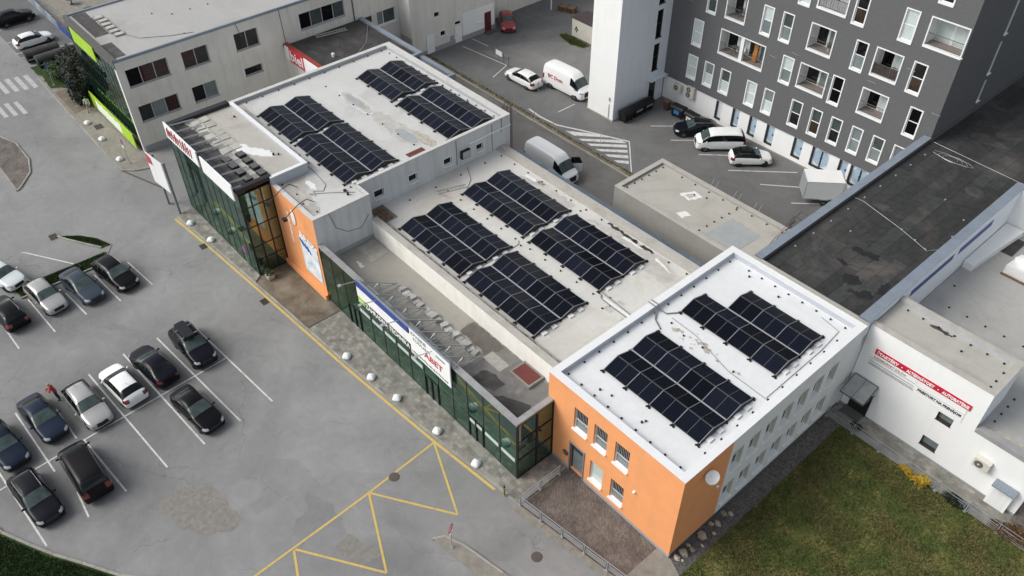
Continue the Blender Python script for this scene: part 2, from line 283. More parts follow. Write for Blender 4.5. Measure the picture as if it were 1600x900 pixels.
mat('felt_brown', (0.115, 0.102, 0.09), 0.8, var=0.25, vscale=1.2, dirt=(0.17, 0.155, 0.14), dscale=0.8, dfac=0.9)
mat('gutter_grey', (0.40, 0.38, 0.345), 0.7, var=0.2, vscale=2, dirt=(0.54, 0.53, 0.5), dscale=0.8, dfac=0.9)
mat('stain_dark', (0.16, 0.145, 0.12), 0.6, var=0.4, vscale=2.5, dirt=(0.42, 0.4, 0.35), dscale=1.4, dfac=0.9)
mat('stain_grey', (0.44, 0.425, 0.39), 0.5, var=0.15, vscale=1.5, dirt=(0.56, 0.55, 0.52), dscale=0.9, dfac=0.9)
mat('stain_white', (0.74, 0.74, 0.73), 0.5, var=0.08, vscale=2)
mat('stain_brown', (0.40, 0.365, 0.315), 0.8, var=0.35, vscale=4, dirt=(0.5, 0.48, 0.44), dscale=2.0, dfac=0.9)
mat('slab_pale', (0.42, 0.41, 0.37), 0.85, var=0.2, vscale=2, island=0.2, dirt=(0.25, 0.23, 0.2), dscale=1.2, dfac=0.6)
mat('stain_pale', (0.60, 0.60, 0.58), 0.5, var=0.12, vscale=2)
mat('puddle', (0.34, 0.36, 0.36), 0.18, var=0.1, vscale=1)

mat_panel()
mat('aluminium', (0.36, 0.37, 0.39), 0.45, metal=0.4, var=0.05)
mat('aluminium_frame', (0.20, 0.21, 0.22), 0.4, metal=0.4)
mat('panel_back', (0.02, 0.02, 0.022), 0.6)
mat('tray_grey', (0.40, 0.40, 0.41), 0.5, metal=0.3, var=0.06)
mat('galvanised', (0.42, 0.45, 0.47), 0.45, metal=0.5, var=0.1)
mat('rail_grey', (0.33, 0.36, 0.38), 0.5, metal=0.35, var=0.1)
mat('black_metal', (0.012, 0.012, 0.013), 0.4)
mat('black_plastic', (0.007, 0.007, 0.008), 0.55, var=0.2, vscale=4)
mat('bin_black', (0.006, 0.0065, 0.007), 0.5, var=0.2, vscale=4)
mat('bin_brown', (0.085, 0.045, 0.035), 0.6)
mat('rubber', (0.014, 0.014, 0.014), 0.8)
mat('rim_silver', (0.42, 0.43, 0.44), 0.3, metal=0.7)
mat('rim_dark', (0.05, 0.05, 0.055), 0.35, metal=0.4)
mat('car_glass', (0.004, 0.006, 0.006), 0.05, spec=0.4)
mat('car_glass_tint', (0.05, 0.07, 0.068), 0.05, spec=0.5, var=0.6, vscale=1.5)
mat('lamp_clear', (0.32, 0.34, 0.36), 0.1, coat=1)
mat('lamp_red', (0.17, 0.010, 0.014), 0.2, coat=1)
mat('plate_white', (0.75, 0.75, 0.75), 0.5)
mat('chrome', (0.6, 0.6, 0.62), 0.15, metal=1)
for nme, c in dict(paint_black=(0.003, 0.003, 0.004), paint_ink=(0.004, 0.004, 0.010), paint_slate=(0.045, 0.06, 0.082), paint_blue=(0.014, 0.022, 0.042),
                   paint_navy=(0.010, 0.016, 0.032), paint_plum=(0.006, 0.0045, 0.006), paint_night=(0.005, 0.006, 0.010)).items():
    mat(nme, c, 0.32, metal=0.0, coat=0.05, spec=0.2)
mat('paint_slate_dark', (0.012, 0.014, 0.018), 0.45, spec=0.3)
mat('paint_silver', (0.43, 0.425, 0.41), 0.32, metal=0.45, coat=1.0)
mat('paint_white', (0.80, 0.81, 0.80), 0.35, coat=0.8)
mat('paint_white_grey', (0.70, 0.735, 0.74), 0.35, coat=0.8)
mat('paint_red', (0.30, 0.012, 0.018), 0.3, coat=1.0)
mat('frame_white', (0.80, 0.81, 0.81), 0.4)
mat('frame_dark', (0.03, 0.03, 0.032), 0.4)
mat('frame_brown', (0.045, 0.03, 0.03), 0.5)
mat('frame_grey', (0.42, 0.42, 0.42), 0.5)
mat('glass_dark', (0.005,0.005,0.006), 0.05, spec=0.3)
mat('glass_room', (0.014,0.015,0.016), 0.06, spec=0.4, var=0.6, vscale=1.2)
mat('glass_blind', (0.52, 0.60, 0.585), 0.25, coat=0.6, var=0.06, vscale=2)
mat('glass_grey', (0.17, 0.205, 0.21), 0.12, spec=0.4, var=0.2, vscale=1.0)
mat('glass_mid', (0.06,0.075,0.075), 0.08, spec=0.4, var=0.4, vscale=1.1)
mat('glass_red', (0.03,0.006,0.005), 0.08, spec=0.4, var=0.6, vscale=1.4)
mat('glass_warm', (0.04,0.028,0.018), 0.08, spec=0.4, var=0.6, vscale=1.4)
mat('glass_frost', (0.66, 0.72, 0.77), 0.3, coat=0.5)
mat('glass_disc', (0.36, 0.47, 0.56), 0.2, coat=0.5, var=0.12, vscale=3)
mat_glass('facade_glass', (0.30, 0.66, 0.48), 0.24)
mat_glass('facade_glass_deep', (0.20, 0.36, 0.27), 0.24)
mat_glass('facade_glass_side', (0.30, 0.58, 0.42), 0.30)
mat('room_floor', (0.22, 0.30, 0.25), 0.6, var=0.3, vscale=0.8)
mat('room_wall', (0.30, 0.36, 0.31), 0.8, var=0.3, vscale=0.5)
mat('room_stuff', (0.22, 0.24, 0.2), 0.7, var=0.6, vscale=1.3, island=0.7)
mat('sign_white', (0.83, 0.84, 0.83), 0.5)
mat_ground2('picture_print', [(0.3, (0.25, 0.38, 0.55)), (0.45, (0.62, 0.68, 0.74)), (0.6, (0.82, 0.83, 0.83))], 0.9, rough=0.5, fine=3, finev=0.15, bump=0)
mat('sign_blue', (0.030, 0.065, 0.27), 0.5)
mat('sign_red', (0.52, 0.018, 0.045), 0.5)
mat('sign_red_text', (0.50, 0.06, 0.08), 0.5)
mat('sign_brickred', (0.28, 0.045, 0.03), 0.6, var=0.15)
mat('sign_green', (0.36, 0.58, 0.03), 0.5, var=0.1, vscale=0.5)
mat('sign_purple', (0.17, 0.08, 0.33), 0.5)
mat('sign_sky', (0.03, 0.16, 0.42), 0.5)
mat('text_black', (0.02, 0.02, 0.02), 0.6)
mat('text_grey', (0.30, 0.31, 0.32), 0.6)
mat('text_brown', (0.33, 0.17, 0.12), 0.6)
mat('hatch_red', (0.13, 0.03, 0.027), 0.75, var=0.15, vscale=1.5, bump=0.4, bscale=30)
mat('ladder_rust', (0.085, 0.035, 0.04), 0.7)
mat('sandbag', (0.40, 0.395, 0.38), 0.9, var=0.1, island=0.2)
mat('cable', (0.19, 0.20, 0.20), 0.6)
mat('ac_beige', (0.60, 0.575, 0.51), 0.5, var=0.05)
mat('ac_grille', (0.12, 0.115, 0.1), 0.7)
mat('door_teal', (0.12, 0.17, 0.18), 0.3, coat=0.5)
mat('door_frame_grey', (0.23, 0.24, 0.27), 0.5)
mat('door_maroon', (0.10, 0.012, 0.02), 0.5)
mat('container_beige', (0.55, 0.54, 0.47), 0.7, var=0.08)
mat('container_roof', (0.055, 0.038, 0.042), 0.7, var=0.3)
mat('drain_brown', (0.10, 0.07, 0.055), 0.8, var=0.3)
mat('manhole_iron', (0.09, 0.075, 0.065), 0.7, var=0.3, vscale=8)
mat('skin', (0.42, 0.25, 0.17), 0.6)
mat('cloth_red', (0.40, 0.05, 0.045), 0.8); mat('cloth_navy', (0.03, 0.035, 0.07), 0.8)
mat('cloth_mint', (0.50, 0.58, 0.50), 0.8); mat('cloth_beige', (0.32, 0.26, 0.2), 0.8)
mat('hair_blond', (0.45, 0.30, 0.12), 0.7); mat('hair_dark', (0.05, 0.035, 0.025), 0.7)
mat('pole_yellow', (0.42, 0.36, 0.14), 0.7, var=0.2); mat('wood', (0.16, 0.10, 0.055), 0.8, var=0.3, vscale=4)
mat('towel_orange', (0.42, 0.17, 0.04), 0.8, var=0.3, vscale=5); mat('loggia_floor', (0.24, 0.205, 0.18), 0.8, var=0.1)
mat('awning_grey', (0.28, 0.29, 0.29), 0.3, var=0.3, vscale=1.4, coat=0.5)
mat('plant_pot', (0.42, 0.40, 0.34), 0.8)

# ------------------------------------------------------------------ mesh builder
class MB:
    def __init__(s): s.v = []; s.f = []; s.m = []
    def face(s, pts, mi=0):
        i = len(s.v); s.v += [tuple(p) for p in pts]; s.f.append(tuple(range(i, i + len(pts)))); s.m.append(mi); return s
    def hexa(s, c, mi=0):   # 8 corners: bottom 4 ccw, top 4
        i = len(s.v); s.v += [tuple(p) for p in c]
        for q in ((0, 3, 2, 1), (4, 5, 6, 7), (0, 1, 5, 4), (1, 2, 6, 5), (2, 3, 7, 6), (3, 0, 4, 7)):
            s.f.append(tuple(i + k for k in q)); s.m.append(mi)
        return s
    def box(s, x0, y0, z0, x1, y1, z1, mi=0):
        return s.hexa([(x0, y0, z0), (x1, y0, z0), (x1, y1, z0), (x0, y1, z0), (x0, y0, z1), (x1, y0, z1), (x1, y1, z1), (x0, y1, z1)], mi)
    def prism(s, poly, z0, z1, mi=0):
        a = sum(poly[i][0] * poly[(i + 1) % len(poly)][1] - poly[(i + 1) % len(poly)][0] * poly[i][1] for i in range(len(poly)))
        if a < 0: poly = poly[::-1]
        n = len(poly); i = len(s.v); s.v += [(x, y, z0) for x, y in poly] + [(x, y, z1) for x, y in poly]
        s.f.append(tuple(i + n + k for k in range(n))); s.m.append(mi)
        s.f.append(tuple(i + n - 1 - k for k in range(n))); s.m.append(mi)
        for k in range(n): s.f.append((i + k, i + (k + 1) % n, i + n + (k + 1) % n, i + n + k)); s.m.append(mi)
        return s
    def bar(s, p, q, w, h=None, mi=0):
        h = h or w; p = Vector(p); q = Vector(q); d = (q - p).normalized()
        u = Vector((0, 0, 1)) if abs(d.z) < 0.95 else Vector((1, 0, 0))
        a = d.cross(u).normalized() * w / 2; b = a.cross(d).normalized() * h / 2
        return s.hexa([p - a - b, p + a - b, p + a + b, p - a + b, q - a - b, q + a - b, q + a + b, q - a + b], mi)
    def cyl(s, c, r, h, n=16, mi=0, axis='z', r2=None):
        r2 = r if r2 is None else r2; i = len(s.v)
        def P(a, rr, t):
            x, y = rr * math.cos(a), rr * math.sin(a)
            if axis == 'z': return (c[0] + x, c[1] + y, c[2] + t)
            if axis == 'y': return (c[0] + x, c[1] + t, c[2] - y)
            return (c[0] + t, c[1] + x, c[2] + y)
        for t, rr in ((0, r), (h, r2)):
            for k in range(n): s.v.append(P(2 * math.pi * k / n, rr, t))
        for k in range(n): s.f.append((i + k, i + (k + 1) % n, i + n + (k + 1) % n, i + n + k)); s.m.append(mi)
        s.f.append(tuple(i + n + k for k in range(n))); s.m.append(mi)
        s.f.append(tuple(i + n - 1 - k for k in range(n))); s.m.append(mi)
        return s
    def tube(s, pts, r, n=6, mi=0):
        pts = [Vector(p) for p in pts]; rings = []
        for j, p in enumerate(pts):
            d = (pts[min(j + 1, len(pts) - 1)] - pts[max(j - 1, 0)]).normalized()
            u = Vector((0, 0, 1)) if abs(d.z) < 0.9 else Vector((1, 0, 0))
            a = d.cross(u).normalized(); b = a.cross(d)
            i = len(s.v); s.v += [tuple(p + (a * math.cos(2 * math.pi * k / n) + b * math.sin(2 * math.pi * k / n)) * r) for k in range(n)]; rings.append(i)
        for a, b in zip(rings, rings[1:]):
            for k in range(n): s.f.append((a + k, a + (k + 1) % n, b + (k + 1) % n, b + k)); s.m.append(mi)
        return s
    def blob(s, c, rx, ry, rz, seg=8, rings=5, mi=0, jit=0.0, half=False):
        i = len(s.v); rows = []
        for j in range(rings + 1):
            th = (math.pi / 2 if half else math.pi) * j / rings
            row = []
            for k in range(seg):
                ph = 2 * math.pi * k / seg; q = 1 + random.uniform(-jit, jit)
                row.append(len(s.v)); s.v.append((c[0] + rx * q * math.sin(th) * math.cos(ph), c[1] + ry * q * math.sin(th) * math.sin(ph), c[2] + rz * q * math.cos(th)))
            rows.append(row)
        for a, b in zip(rows, rows[1:]):
            for k in range(seg): s.f.append((a[k], b[k], b[(k + 1) % seg], a[(k + 1) % seg])); s.m.append(mi)
        return s
    def wall(s, plane, c, u0, u1, v0, v1, holes, depth, mi=0, mr=None):
        """wall sheet at y=c facing -y ('y') or x=c facing +x ('x'); holes (u0,u1,v0,v1) with reveals going in by depth"""
        mr = mi if mr is None else mr
        def P(u, v, d=0): return (u, c + d, v) if plane == 'y' else (c - d, u, v)
        us = sorted({u0, u1, *[h[0] for h in holes], *[h[1] for h in holes]}); vs = sorted({v0, v1, *[h[2] for h in holes], *[h[3] for h in holes]})
        us = [u for u in us if u0 <= u <= u1]; vs = [v for v in vs if v0 <= v <= v1]
        for a, b in zip(us, us[1:]):
            run = None
            for p, q in zip(vs, vs[1:]):
                cu, cv = (a + b) / 2, (p + q) / 2
                if any(h[0] < cu < h[1] and h[2] < cv < h[3] for h in holes): continue
                s.face([P(a, p), P(b, p), P(b, q), P(a, q)], mi)
        for h in holes:
            a, b, p, q = h
            s.face([P(a, p), P(a, q), P(a, q, depth), P(a, p, depth)][::-1], mr); s.face([P(b, p), P(b, q), P(b, q, depth), P(b, p, depth)], mr)
            s.face([P(a, p), P(b, p), P(b, p, depth), P(a, p, depth)][::-1], mr); s.face([P(a, q), P(b, q), P(b, q, depth), P(a, q, depth)], mr)
        return s
    def mesh(s, name, mats, off=None, smooth=False):
        me = bpy.data.meshes.new(name)
        vs = s.v if off is None else [(x - off[0], y - off[1], z - off[2]) for x, y, z in s.v]
        me.from_pydata(vs, [], s.f)
        for k in mats: me.materials.append(MATS[k])
        me.polygons.foreach_set('material_index', s.m)
        if smooth: me.polygons.foreach_set('use_smooth', [True] * len(s.f))
        me.update(); return me
    def obj(s, name, mats, parent=None, local=False, label=None, cat=None, group=None, kind=None, smooth=False, base=None):
        if isinstance(mats, str): mats = [mats]
        if parent is not None and not local:
            off = Vector(parent.location) + (Vector(parent.parent.location) if parent.parent else Vector())
        elif base is not None: off = Vector(base)
        else: off = None
        o = bpy.data.objects.new(name, s.mesh(name, mats, off, smooth)); COL.objects.link(o)
        if parent is not None: o.parent = parent
        elif base is not None: o.location = base
        tag(o, label, cat, group, kind)
        return o

def tag(o, label=None, cat=None, group=None, kind=None):
    if label: o['label'] = label
    if cat: o['category'] = cat
    if group: o['group'] = group
    if kind: o['kind'] = kind
    return o
def thing(name, label, cat, loc=(0, 0, 0), rotz=0.0, group=None):
    o = bpy.data.objects.new(name, None); COL.objects.link(o); o.location = loc; o.rotation_euler = (0, 0, rotz)
    o.empty_display_size = 0.3
    return tag(o, label, cat, group)
def inst(name, me, parent, loc=(0, 0, 0), rot=(0, 0, 0), label=None):
    o = bpy.data.objects.new(name, me); COL.objects.link(o)
    if parent is not None: o.parent = parent
    o.location = loc; o.rotation_euler = rot
    if label: o['label'] = label
    return o
def copy_tree(o, parent=None):
    c = o.copy(); COL.objects.link(c)
    if parent is not None: c.parent = parent
    for ch in list(o.children): copy_tree(ch, c)
    return c
def local(t, p): return (p[0] - t.location[0], p[1] - t.location[1], p[2] - t.location[2])
def struct(name, mb, mats, **k): return mb.obj(name, mats, kind='structure', **k)
def sheet(name, poly, z, m, kind='structure', **k):
    return MB().face([(x, y, z) for x, y in poly] if _ccw(poly) else [(x, y, z) for x, y in poly][::-1]).obj(name, m, kind=kind, **k)
def _ccw(p): return sum(p[i][0] * p[(i + 1) % len(p)][1] - p[(i + 1) % len(p)][0] * p[i][1] for i in range(len(p))) > 0
def ragged(poly, amp=0.25, step=0.5, seed=1):
    out = []; rnd = random.Random(seed); n = len(poly)
    for i in range(n):
        a = Vector(poly[i]); b = Vector(poly[(i + 1) % n]); k = max(1, int((b - a).length / step)); nn = (b - a).normalized(); nn = Vector((-nn.y, nn.x))
        for j in range(k): q = a.lerp(b, j / k) + nn * rnd.uniform(-amp, amp); out.append((q.x, q.y))
    return out

def text_mesh(s, size, depth=0.0, bold=0.0):
    c = bpy.data.curves.new('lettering', 'FONT'); c.body = s; c.size = size; c.extrude = depth; c.offset = bold; c.resolution_u = 2
    o = bpy.data.objects.new('lettering', c); COL.objects.link(o)
    me = bpy.data.meshes.new_from_object(o.evaluated_get(bpy.context.evaluated_depsgraph_get()))
    bpy.data.objects.remove(o); return me
def lettering(s, parent, plane, c, u0, v0, size, m, width=None, bold=0.0, name='lettering', rot=0.0):
    """raised letters on a wall; u0,v0 = left end of the baseline in world coordinates"""
    me = text_mesh(s, size, 0.012, bold); me.materials.clear(); me.materials.append(MATS[m])
    xs = [v.co.x for v in me.vertices]
    sx = (width / (max(xs) - min(xs))) if width else 1
    for v in me.vertices: v.co.x = (v.co.x - min(xs)) * sx
    wl = (u0, c, v0) if plane == 'y' else (c, u0, v0)
    off = Vector(parent.location) + (Vector(parent.parent.location) if parent.parent else Vector())
    o = inst(name, me, parent, Vector(wl) - off, (R(90), rot, 0 if plane == 'y' else R(90)))
    return o

def marks(parent, x0, x1, y, z, h, m, n, seed, w_=.1, name='small_print'):
    rnd = random.Random(seed); b = MB(); s = (x1 - x0) / n
    for k in range(n):
        a = x0 + s * k; hh = h * rnd.uniform(.6, 1)
        b.bar((a, y, z), (a + rnd.uniform(-.3, .5) * s, y, z + hh), w_, .015); b.bar((a, y + .002, z + hh * rnd.uniform(.2, 1)), (a + s * .6, y + .002, z + hh * rnd.uniform(.3, 1)), w_ * .8, .015)
    return b.obj(name, m, parent, local=True)
# windows --------------------------------------------------------------
_wc = {}
def window(parent, plane, c, u0, u1, v0, v1, frame='frame_white', panes=('glass_dark',), cols=1, rows=1, rec=0.14, ft=0.06, sill='white_trim', sillp=0.12, surround=None, sw=0.1, rfrac=None, name='window', label=None, bars=False, cfrac=None, lean=None):
    W, H = round(u1 - u0, 3), round(v1 - v0, 3)
    key = (W, H, frame, tuple(panes), cols, rows, rec, ft, sill, sillp, surround, sw, rfrac, bars, cfrac)
    if key not in _wc:
        f = MB(); d = 0.07
        cf = [0] + (list(cfrac) if cfrac else [i / cols for i in range(1, cols)]) + [1]; rf = [0] + (list(rfrac) if rfrac else [i / rows for i in range(1, rows)]) + [1]
        f.box(0, rec, 0, ft, rec + d, H); f.box(W - ft, rec, 0, W, rec + d, H)
        f.box(ft, rec, 0, W - ft, rec + d, ft); f.box(ft, rec, H - ft, W - ft, rec + d, H)
        for q in cf[1:-1]: f.box(W * q - ft / 2, rec, ft, W * q + ft / 2, rec + d, H - ft)
        xs = [(W * a + (ft if a == 0 else ft / 2), W * b - (ft if b == 1 else ft / 2)) for a, b in zip(cf, cf[1:])]
        zs = [(H * a + (ft if a == 0 else ft / 2), H * b - (ft if b == 1 else ft / 2)) for a, b in zip(rf, rf[1:])]
        for q in rf[1:-1]:
            for a, b in xs: f.box(a, rec, H * q - ft / 2, b, rec + d, H * q + ft / 2)
        pm = []
        for iz, (za, zb) in enumerate(zs):
            for ix, (xa, xb) in enumerate(xs):
                mm = panes[(iz * len(xs) + ix) % len(panes)]
                pm.append(MB().box(xa, rec + 0.035, za, xb, rec + 0.05, zb).mesh('pane', [mm]))
        sm = None
        if sill: sm = MB().box(-0.04, -sillp, -0.05, W + 0.04, rec, 0.012).mesh('sill', [sill])
        su = None
        if surround:
            b = MB(); p = 0.035; b.box(-sw, -p, 0, 0, 0.02, H); b.box(W, -p, 0, W + sw, 0.02, H); b.box(-sw, -p, H, W + sw, 0.02, H + sw); b.box(-sw, -p - .03, -sw * 1.9, W + sw, 0.02, 0)
            su = b.mesh('surround', [surround])
        bm_ = None
        if bars:
            b = MB()
            for k in range(int(W / 0.13)): b.bar(((k + .5) * 0.13, rec - .05, H * bars), ((k + .5) * 0.13, rec - .05, H - ft), 0.02)
            bm_ = b.mesh('security_bars', ['frame_grey'])
        _wc[key] = (f.mesh(name, [frame]), pm, sm, su, bm_)
    fm, pm, sm, su, bm_ = _wc[key]
    wl = (u0, c, v0) if plane == 'y' else (c, u0, v0)
    o = inst(name, fm, parent, local(parent, wl), (0, 0, 0 if plane == 'y' else R(90)), label)
    for q in pm: inst('pane', q, o)
    if sm: inst('sill', sm, o)
    if su: inst('surround', su, o)
    if bm_: inst('security_bars', bm_, o)
    return o

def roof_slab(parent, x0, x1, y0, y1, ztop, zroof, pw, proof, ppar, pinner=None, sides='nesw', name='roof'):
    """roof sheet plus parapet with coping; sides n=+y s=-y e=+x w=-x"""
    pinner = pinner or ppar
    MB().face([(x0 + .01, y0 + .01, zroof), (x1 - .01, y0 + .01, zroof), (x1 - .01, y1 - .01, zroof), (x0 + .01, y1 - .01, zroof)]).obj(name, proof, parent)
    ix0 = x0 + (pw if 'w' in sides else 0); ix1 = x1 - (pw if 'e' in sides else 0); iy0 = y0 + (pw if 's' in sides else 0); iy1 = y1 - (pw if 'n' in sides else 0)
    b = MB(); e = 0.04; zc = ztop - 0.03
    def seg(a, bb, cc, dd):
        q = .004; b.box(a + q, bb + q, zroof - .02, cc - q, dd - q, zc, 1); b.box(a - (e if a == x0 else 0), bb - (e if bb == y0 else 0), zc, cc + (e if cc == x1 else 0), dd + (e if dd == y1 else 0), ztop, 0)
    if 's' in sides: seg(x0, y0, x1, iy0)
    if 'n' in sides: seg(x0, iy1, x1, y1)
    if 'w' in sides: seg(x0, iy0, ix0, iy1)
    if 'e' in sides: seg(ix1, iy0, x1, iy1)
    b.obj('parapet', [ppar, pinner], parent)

def blocks_row(parent, pts, name='conductor_block'):
    b = MB()
    for (x, y, z) in pts: b.cyl((x, y, z), 0.07, 0.08, 8)
    return b.obj(name, 'black_plastic', parent, kind='stuff')
def cable(parent, pts, r=0.03, m='cable', name='cable'): return MB().tube(pts, r, 5).obj(name, m, parent)
def lerp2(a, b, n): return [(a[0] + (b[0] - a[0]) * i / (n - 1), a[1] + (b[1] - a[1]) * i / (n - 1)) for i in range(n)]

# ================================================================== GROUND
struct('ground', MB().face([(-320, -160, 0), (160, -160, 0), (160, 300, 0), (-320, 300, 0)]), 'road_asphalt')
sheet('back_yard', [(-78.9, 52.9), (-40, 52.9), (-22.3, 52.9), (-22.3, 66.4), (-50.9, 66.4), (-50.9, 95), (-78.9, 95)], 0.004, 'yard_asphalt')
sheet('service_alley', [(-78.2, 42.2), (-22.8, 42.2), (-22.8, 52.9), (-43, 52.9), (-78.2, 52.9)], 0.004, 'alley_asphalt')
sheet('old_concrete_yard', ragged([(-72.5, 58.2), (-58, 58.6), (-55.5, 69), (-66.5, 68.6), (-70.5, 64.6)], 0.3, 1.2, 5), 0.008, 'yard_pale')
for i, (pl, mm) in enumerate([([(-32.6, 10.2), (-30.6, 10.9), (-28.8, 10.7), (-27.9, 10.2), (-28.2, 9.2), (-30.0, 8.2), (-30.4, 7.6), (-31.2, 8.6), (-31.4, 9.4)], 'patch_asphalt'),
                ([(-28.2, 10.6), (-26.9, 10.9), (-25.6, 11.6), (-25.4, 10.9), (-26.2, 9.6), (-27.8, 9.5)], 'worn_patch'),
                ([(-37.9, 1.8), (-38.4, 3.6), (-37.9, 5.2), (-36.9, 5.7), (-35.2, 5.9), (-33.7, 6.0), (-33.2, 5.2), (-34.2, 3.6), (-35.9, 2.6), (-36.9, 2.7)], 'worn_patch'),
                ([(-58.4, 6.2), (-55.2, 7.6), (-52.9, 8.9), (-52.7, 7.9), (-55.6, 6.6), (-57.8, 5.1)], 'patch_asphalt'),
                ([(-71.2, 7.4), (-70.4, 7.0), (-70.3, 7.6), (-71.0, 7.9)], 'worn_patch'),
                ([(-43.4, -0.9), (-41.9, -0.6), (-41.4, 1.8), (-43.0, 2.0)], 'patch_asphalt')]):
    sheet('asphalt_patch', ragged(pl, 0.14, 0.3, i + 20), 0.008 + 0.0004 * i, mm)

# painted markings ------------------------------------------------------
def stripe(name, pts, wd, m, z=0.012, brk=0):
    b = MB(); 
    for i, (p, q) in enumerate(zip(pts, pts[1:])):
        p = Vector(p); q = Vector(q); d = (q - p).normalized(); n = Vector((-d.y, d.x)) * wd / 2; zz = z + 0.0006 * (i % 5)
        b.face([(*(p + n), zz), (*(p - n), zz), (*(q - n), zz), (*(q + n), zz)][::1])
    return b.obj(name, m, kind='structure')
for a, b in [((-52.6, 8.75), (-40.8, 9.75)), ((-52.7, 6.08), (-40.6, 6.92)), ((-52.4, 3.3), (-40.5, 4.15)), ((-50.6, 0.27), (-47.0, 0.42)), ((-46.6, 0.75), (-40.5, 1.3)), ((-52.2, -2.05), (-45.2, -1.7)), ((-42.6, -1.15), (-40.2, -1.3)),
             ((-50.5, -4.75), (-39.9, -4.05)), ((-52.5, 11.45), (-40.9, 12.35)), ((-63.9, 2.65), (-58.6, 3.0)), ((-62.6, 5.25), (-58.9, 5.6)), ((-63.3, 7.9), (-58.6, 8.3)), ((-63.6, 0.05), (-58.6, 0.25)), ((-65.9, 7.1), (-70.4, 4.35)), ((-70.4, 4.35), (-70.3, 4.2)), ((-64.3, 4.1), (-67.6, 3.1)), ((-63.0, 10.7), (-58.8, 11.1))]:
    stripe('bay_line', [a, b], 0.12, 'line_white')
stripe('bay_line', [(-47.05, 12.0), (-46.6, 2.1), (-46.1, -5.2)], 0.11, 'line_white', 0.02)
YL = [(-66.05, 16.4), (-59.5, 16.95), (-52.65, 17.4), (-46, 17.8), (-40.1, 18.15), (-35, 18.55), (-30.15, 18.98), (-24.5, 19.6)]
stripe('kerb_line', YL, 0.2, 'line_yellow')
for a, b in [((-30.2, 19.0), (-29.75, 12.6)), ((-29.75, 12.6), (-29.45, 4.6)), ((-30.15, 18.9), (-24.65, 16.6)), ((-24.65, 16.6), (-29.7, 13.3)), ((-29.7, 13.2), (-24.35, 10.85)), ((-24.35, 10.85), (-29.4, 7.5)), ((-29.4, 7.4), (-24.2, 5.2))]:
    stripe('zigzag_marking', [a, b], 0.15, 'line_yellow', 0.013 + 0.002 * random.random())
for i, y in enumerate((11.3, 12.25, 13.2, 14.15, 15.1)):
    stripe('crossing_stripe', [(-104.2 + .25 * i, y), (-100.4 + .25 * i, y + .05)], 0.5, 'line_faded')
for i, y in enumerate((9.6, 10.5, 11.4, 12.3)):
    stripe('crossing_stripe', [(-98.6 + .3 * i, y), (-95.2 + .3 * i, y + .05)], 0.45, 'line_faded')
for a, b in [((-47.7, 60.8), (-45.7, 63.0)), ((-44.5, 60.3), (-42.4, 62.6)), ((-37.2, 60.4), (-32.5, 65.1)), ((-33.7, 60.8), (-30.6, 63.5)), ((-30.0, 60.5), (-27.2, 63.3)), ((-40.9, 60.4), (-38.6, 62.7)), ((-47.1, 56.9), (-43.2, 53.0)), ((-56.2, 55.5), (-56.2, 58.0)), ((-75.9, 59.5), (-72.9, 59.7)),
             ((-75.0, 57.4), (-67.8, 58.2)), ((-67.8, 58.2), (-66.7, 55.2)), ((-113.0, 16.2), (-112.7, 19.6)), ((-109.3, 16.0), (-109.0, 19.6)), ((-117.3, 16.2), (-117.0, 19.9))]:
    stripe('bay_line', [a, b], 0.12, 'line_white')
stripe('hatched_island_edge', [(-58.8, 53.6), (-56.8, 53.4), (-54.4, 53.6), (-51.5, 55.0), (-47.1, 56.95)], 0.22, 'line_white')
HT = [((-51.76, 53.5), (-48.9, 56.1), (-50.7, 55.2), (-53.0, 53.5)), ((-50.46, 53.45), (-47.1, 56.5), (-47.9, 56.5), (-51.0, 53.45)), ((-49.2, 53.45), (-46.5, 55.95), (-46.9, 56.3), (-49.8, 53.45)), ((-47.95, 53.4), (-45.85, 55.3), (-46.2, 55.65), (-48.5, 53.4)), ((-46.6, 53.4), (-45.1, 54.6), (-45.5, 55.0), (-47.2, 53.4)), ((-45.3, 53.3), (-44.4, 53.95), (-44.8, 54.3), (-45.9, 53.3))]
for q in HT: sheet('hatch_stripe', q, 0.014, 'line_white')

# kerbs -----------------------------------------------------------------
def kerb(pts, wd=0.14, z0=0.0, z1=0.13, seg=1.0, m='kerb_concrete', parent=None, name='kerb_stone'):
    cache = {}
    for p, q in zip(pts, pts[1:]):
        p = Vector(p); q = Vector(q); L_ = (q - p).length; n = max(1, round(L_ / seg)); l = L_ / n; ang = math.atan2((q - p).y, (q - p).x)
        key = round(l, 2)
        if key not in cache: cache[key] = MB().box(0, -wd / 2, z0, l - 0.02, wd / 2, z1).mesh(name, [m])
        for i in range(n):
            o = inst(name, cache[key], parent, (*p.lerp(q, i / n), random.uniform(-.006, .006)), (0, 0, ang + random.uniform(-.006, .006)))
            if parent is None: o['kind'] = 'structure'
            else: o.location = Vector(o.location) - Vector(parent.location)
KL = [(x, y + 0.27) for x, y in YL] + [(-22.6, 20.0)]
pav = MB().prism(KL[:3] + [(-53.3, 17.65), (-53.75, 18.4), (-66.75, 18.4)], 0, 0.115)
pavement = struct('pavement', MB().prism([(-66.05, 16.72), (-59.5, 17.27), (-53.2, 17.66), (-53.75, 18.42), (-66.75, 18.42)], 0, 0.115), 'paving_grey')
P2 = MB().prism([(-45.6, 18.2), (-40.1, 18.48), (-35, 18.88), (-30.15, 19.3), (-24.5, 19.92), (-22.55, 20.1), (-22.55, 24.45), (-24.1, 24.45), (-24.1, 21.2), (-45.6, 21.2)], 0, 0.115).obj('paving', 'paving_grey', pavement)
MB().face([(-53.2, 17.7, .02), (-45.6, 18.2, .02), (-45.6, 21.2, .02), (-53.75, 21.2, .02), (-53.75, 18.4, .02)]).obj('worn_forecourt', 'court_ground', pavement)
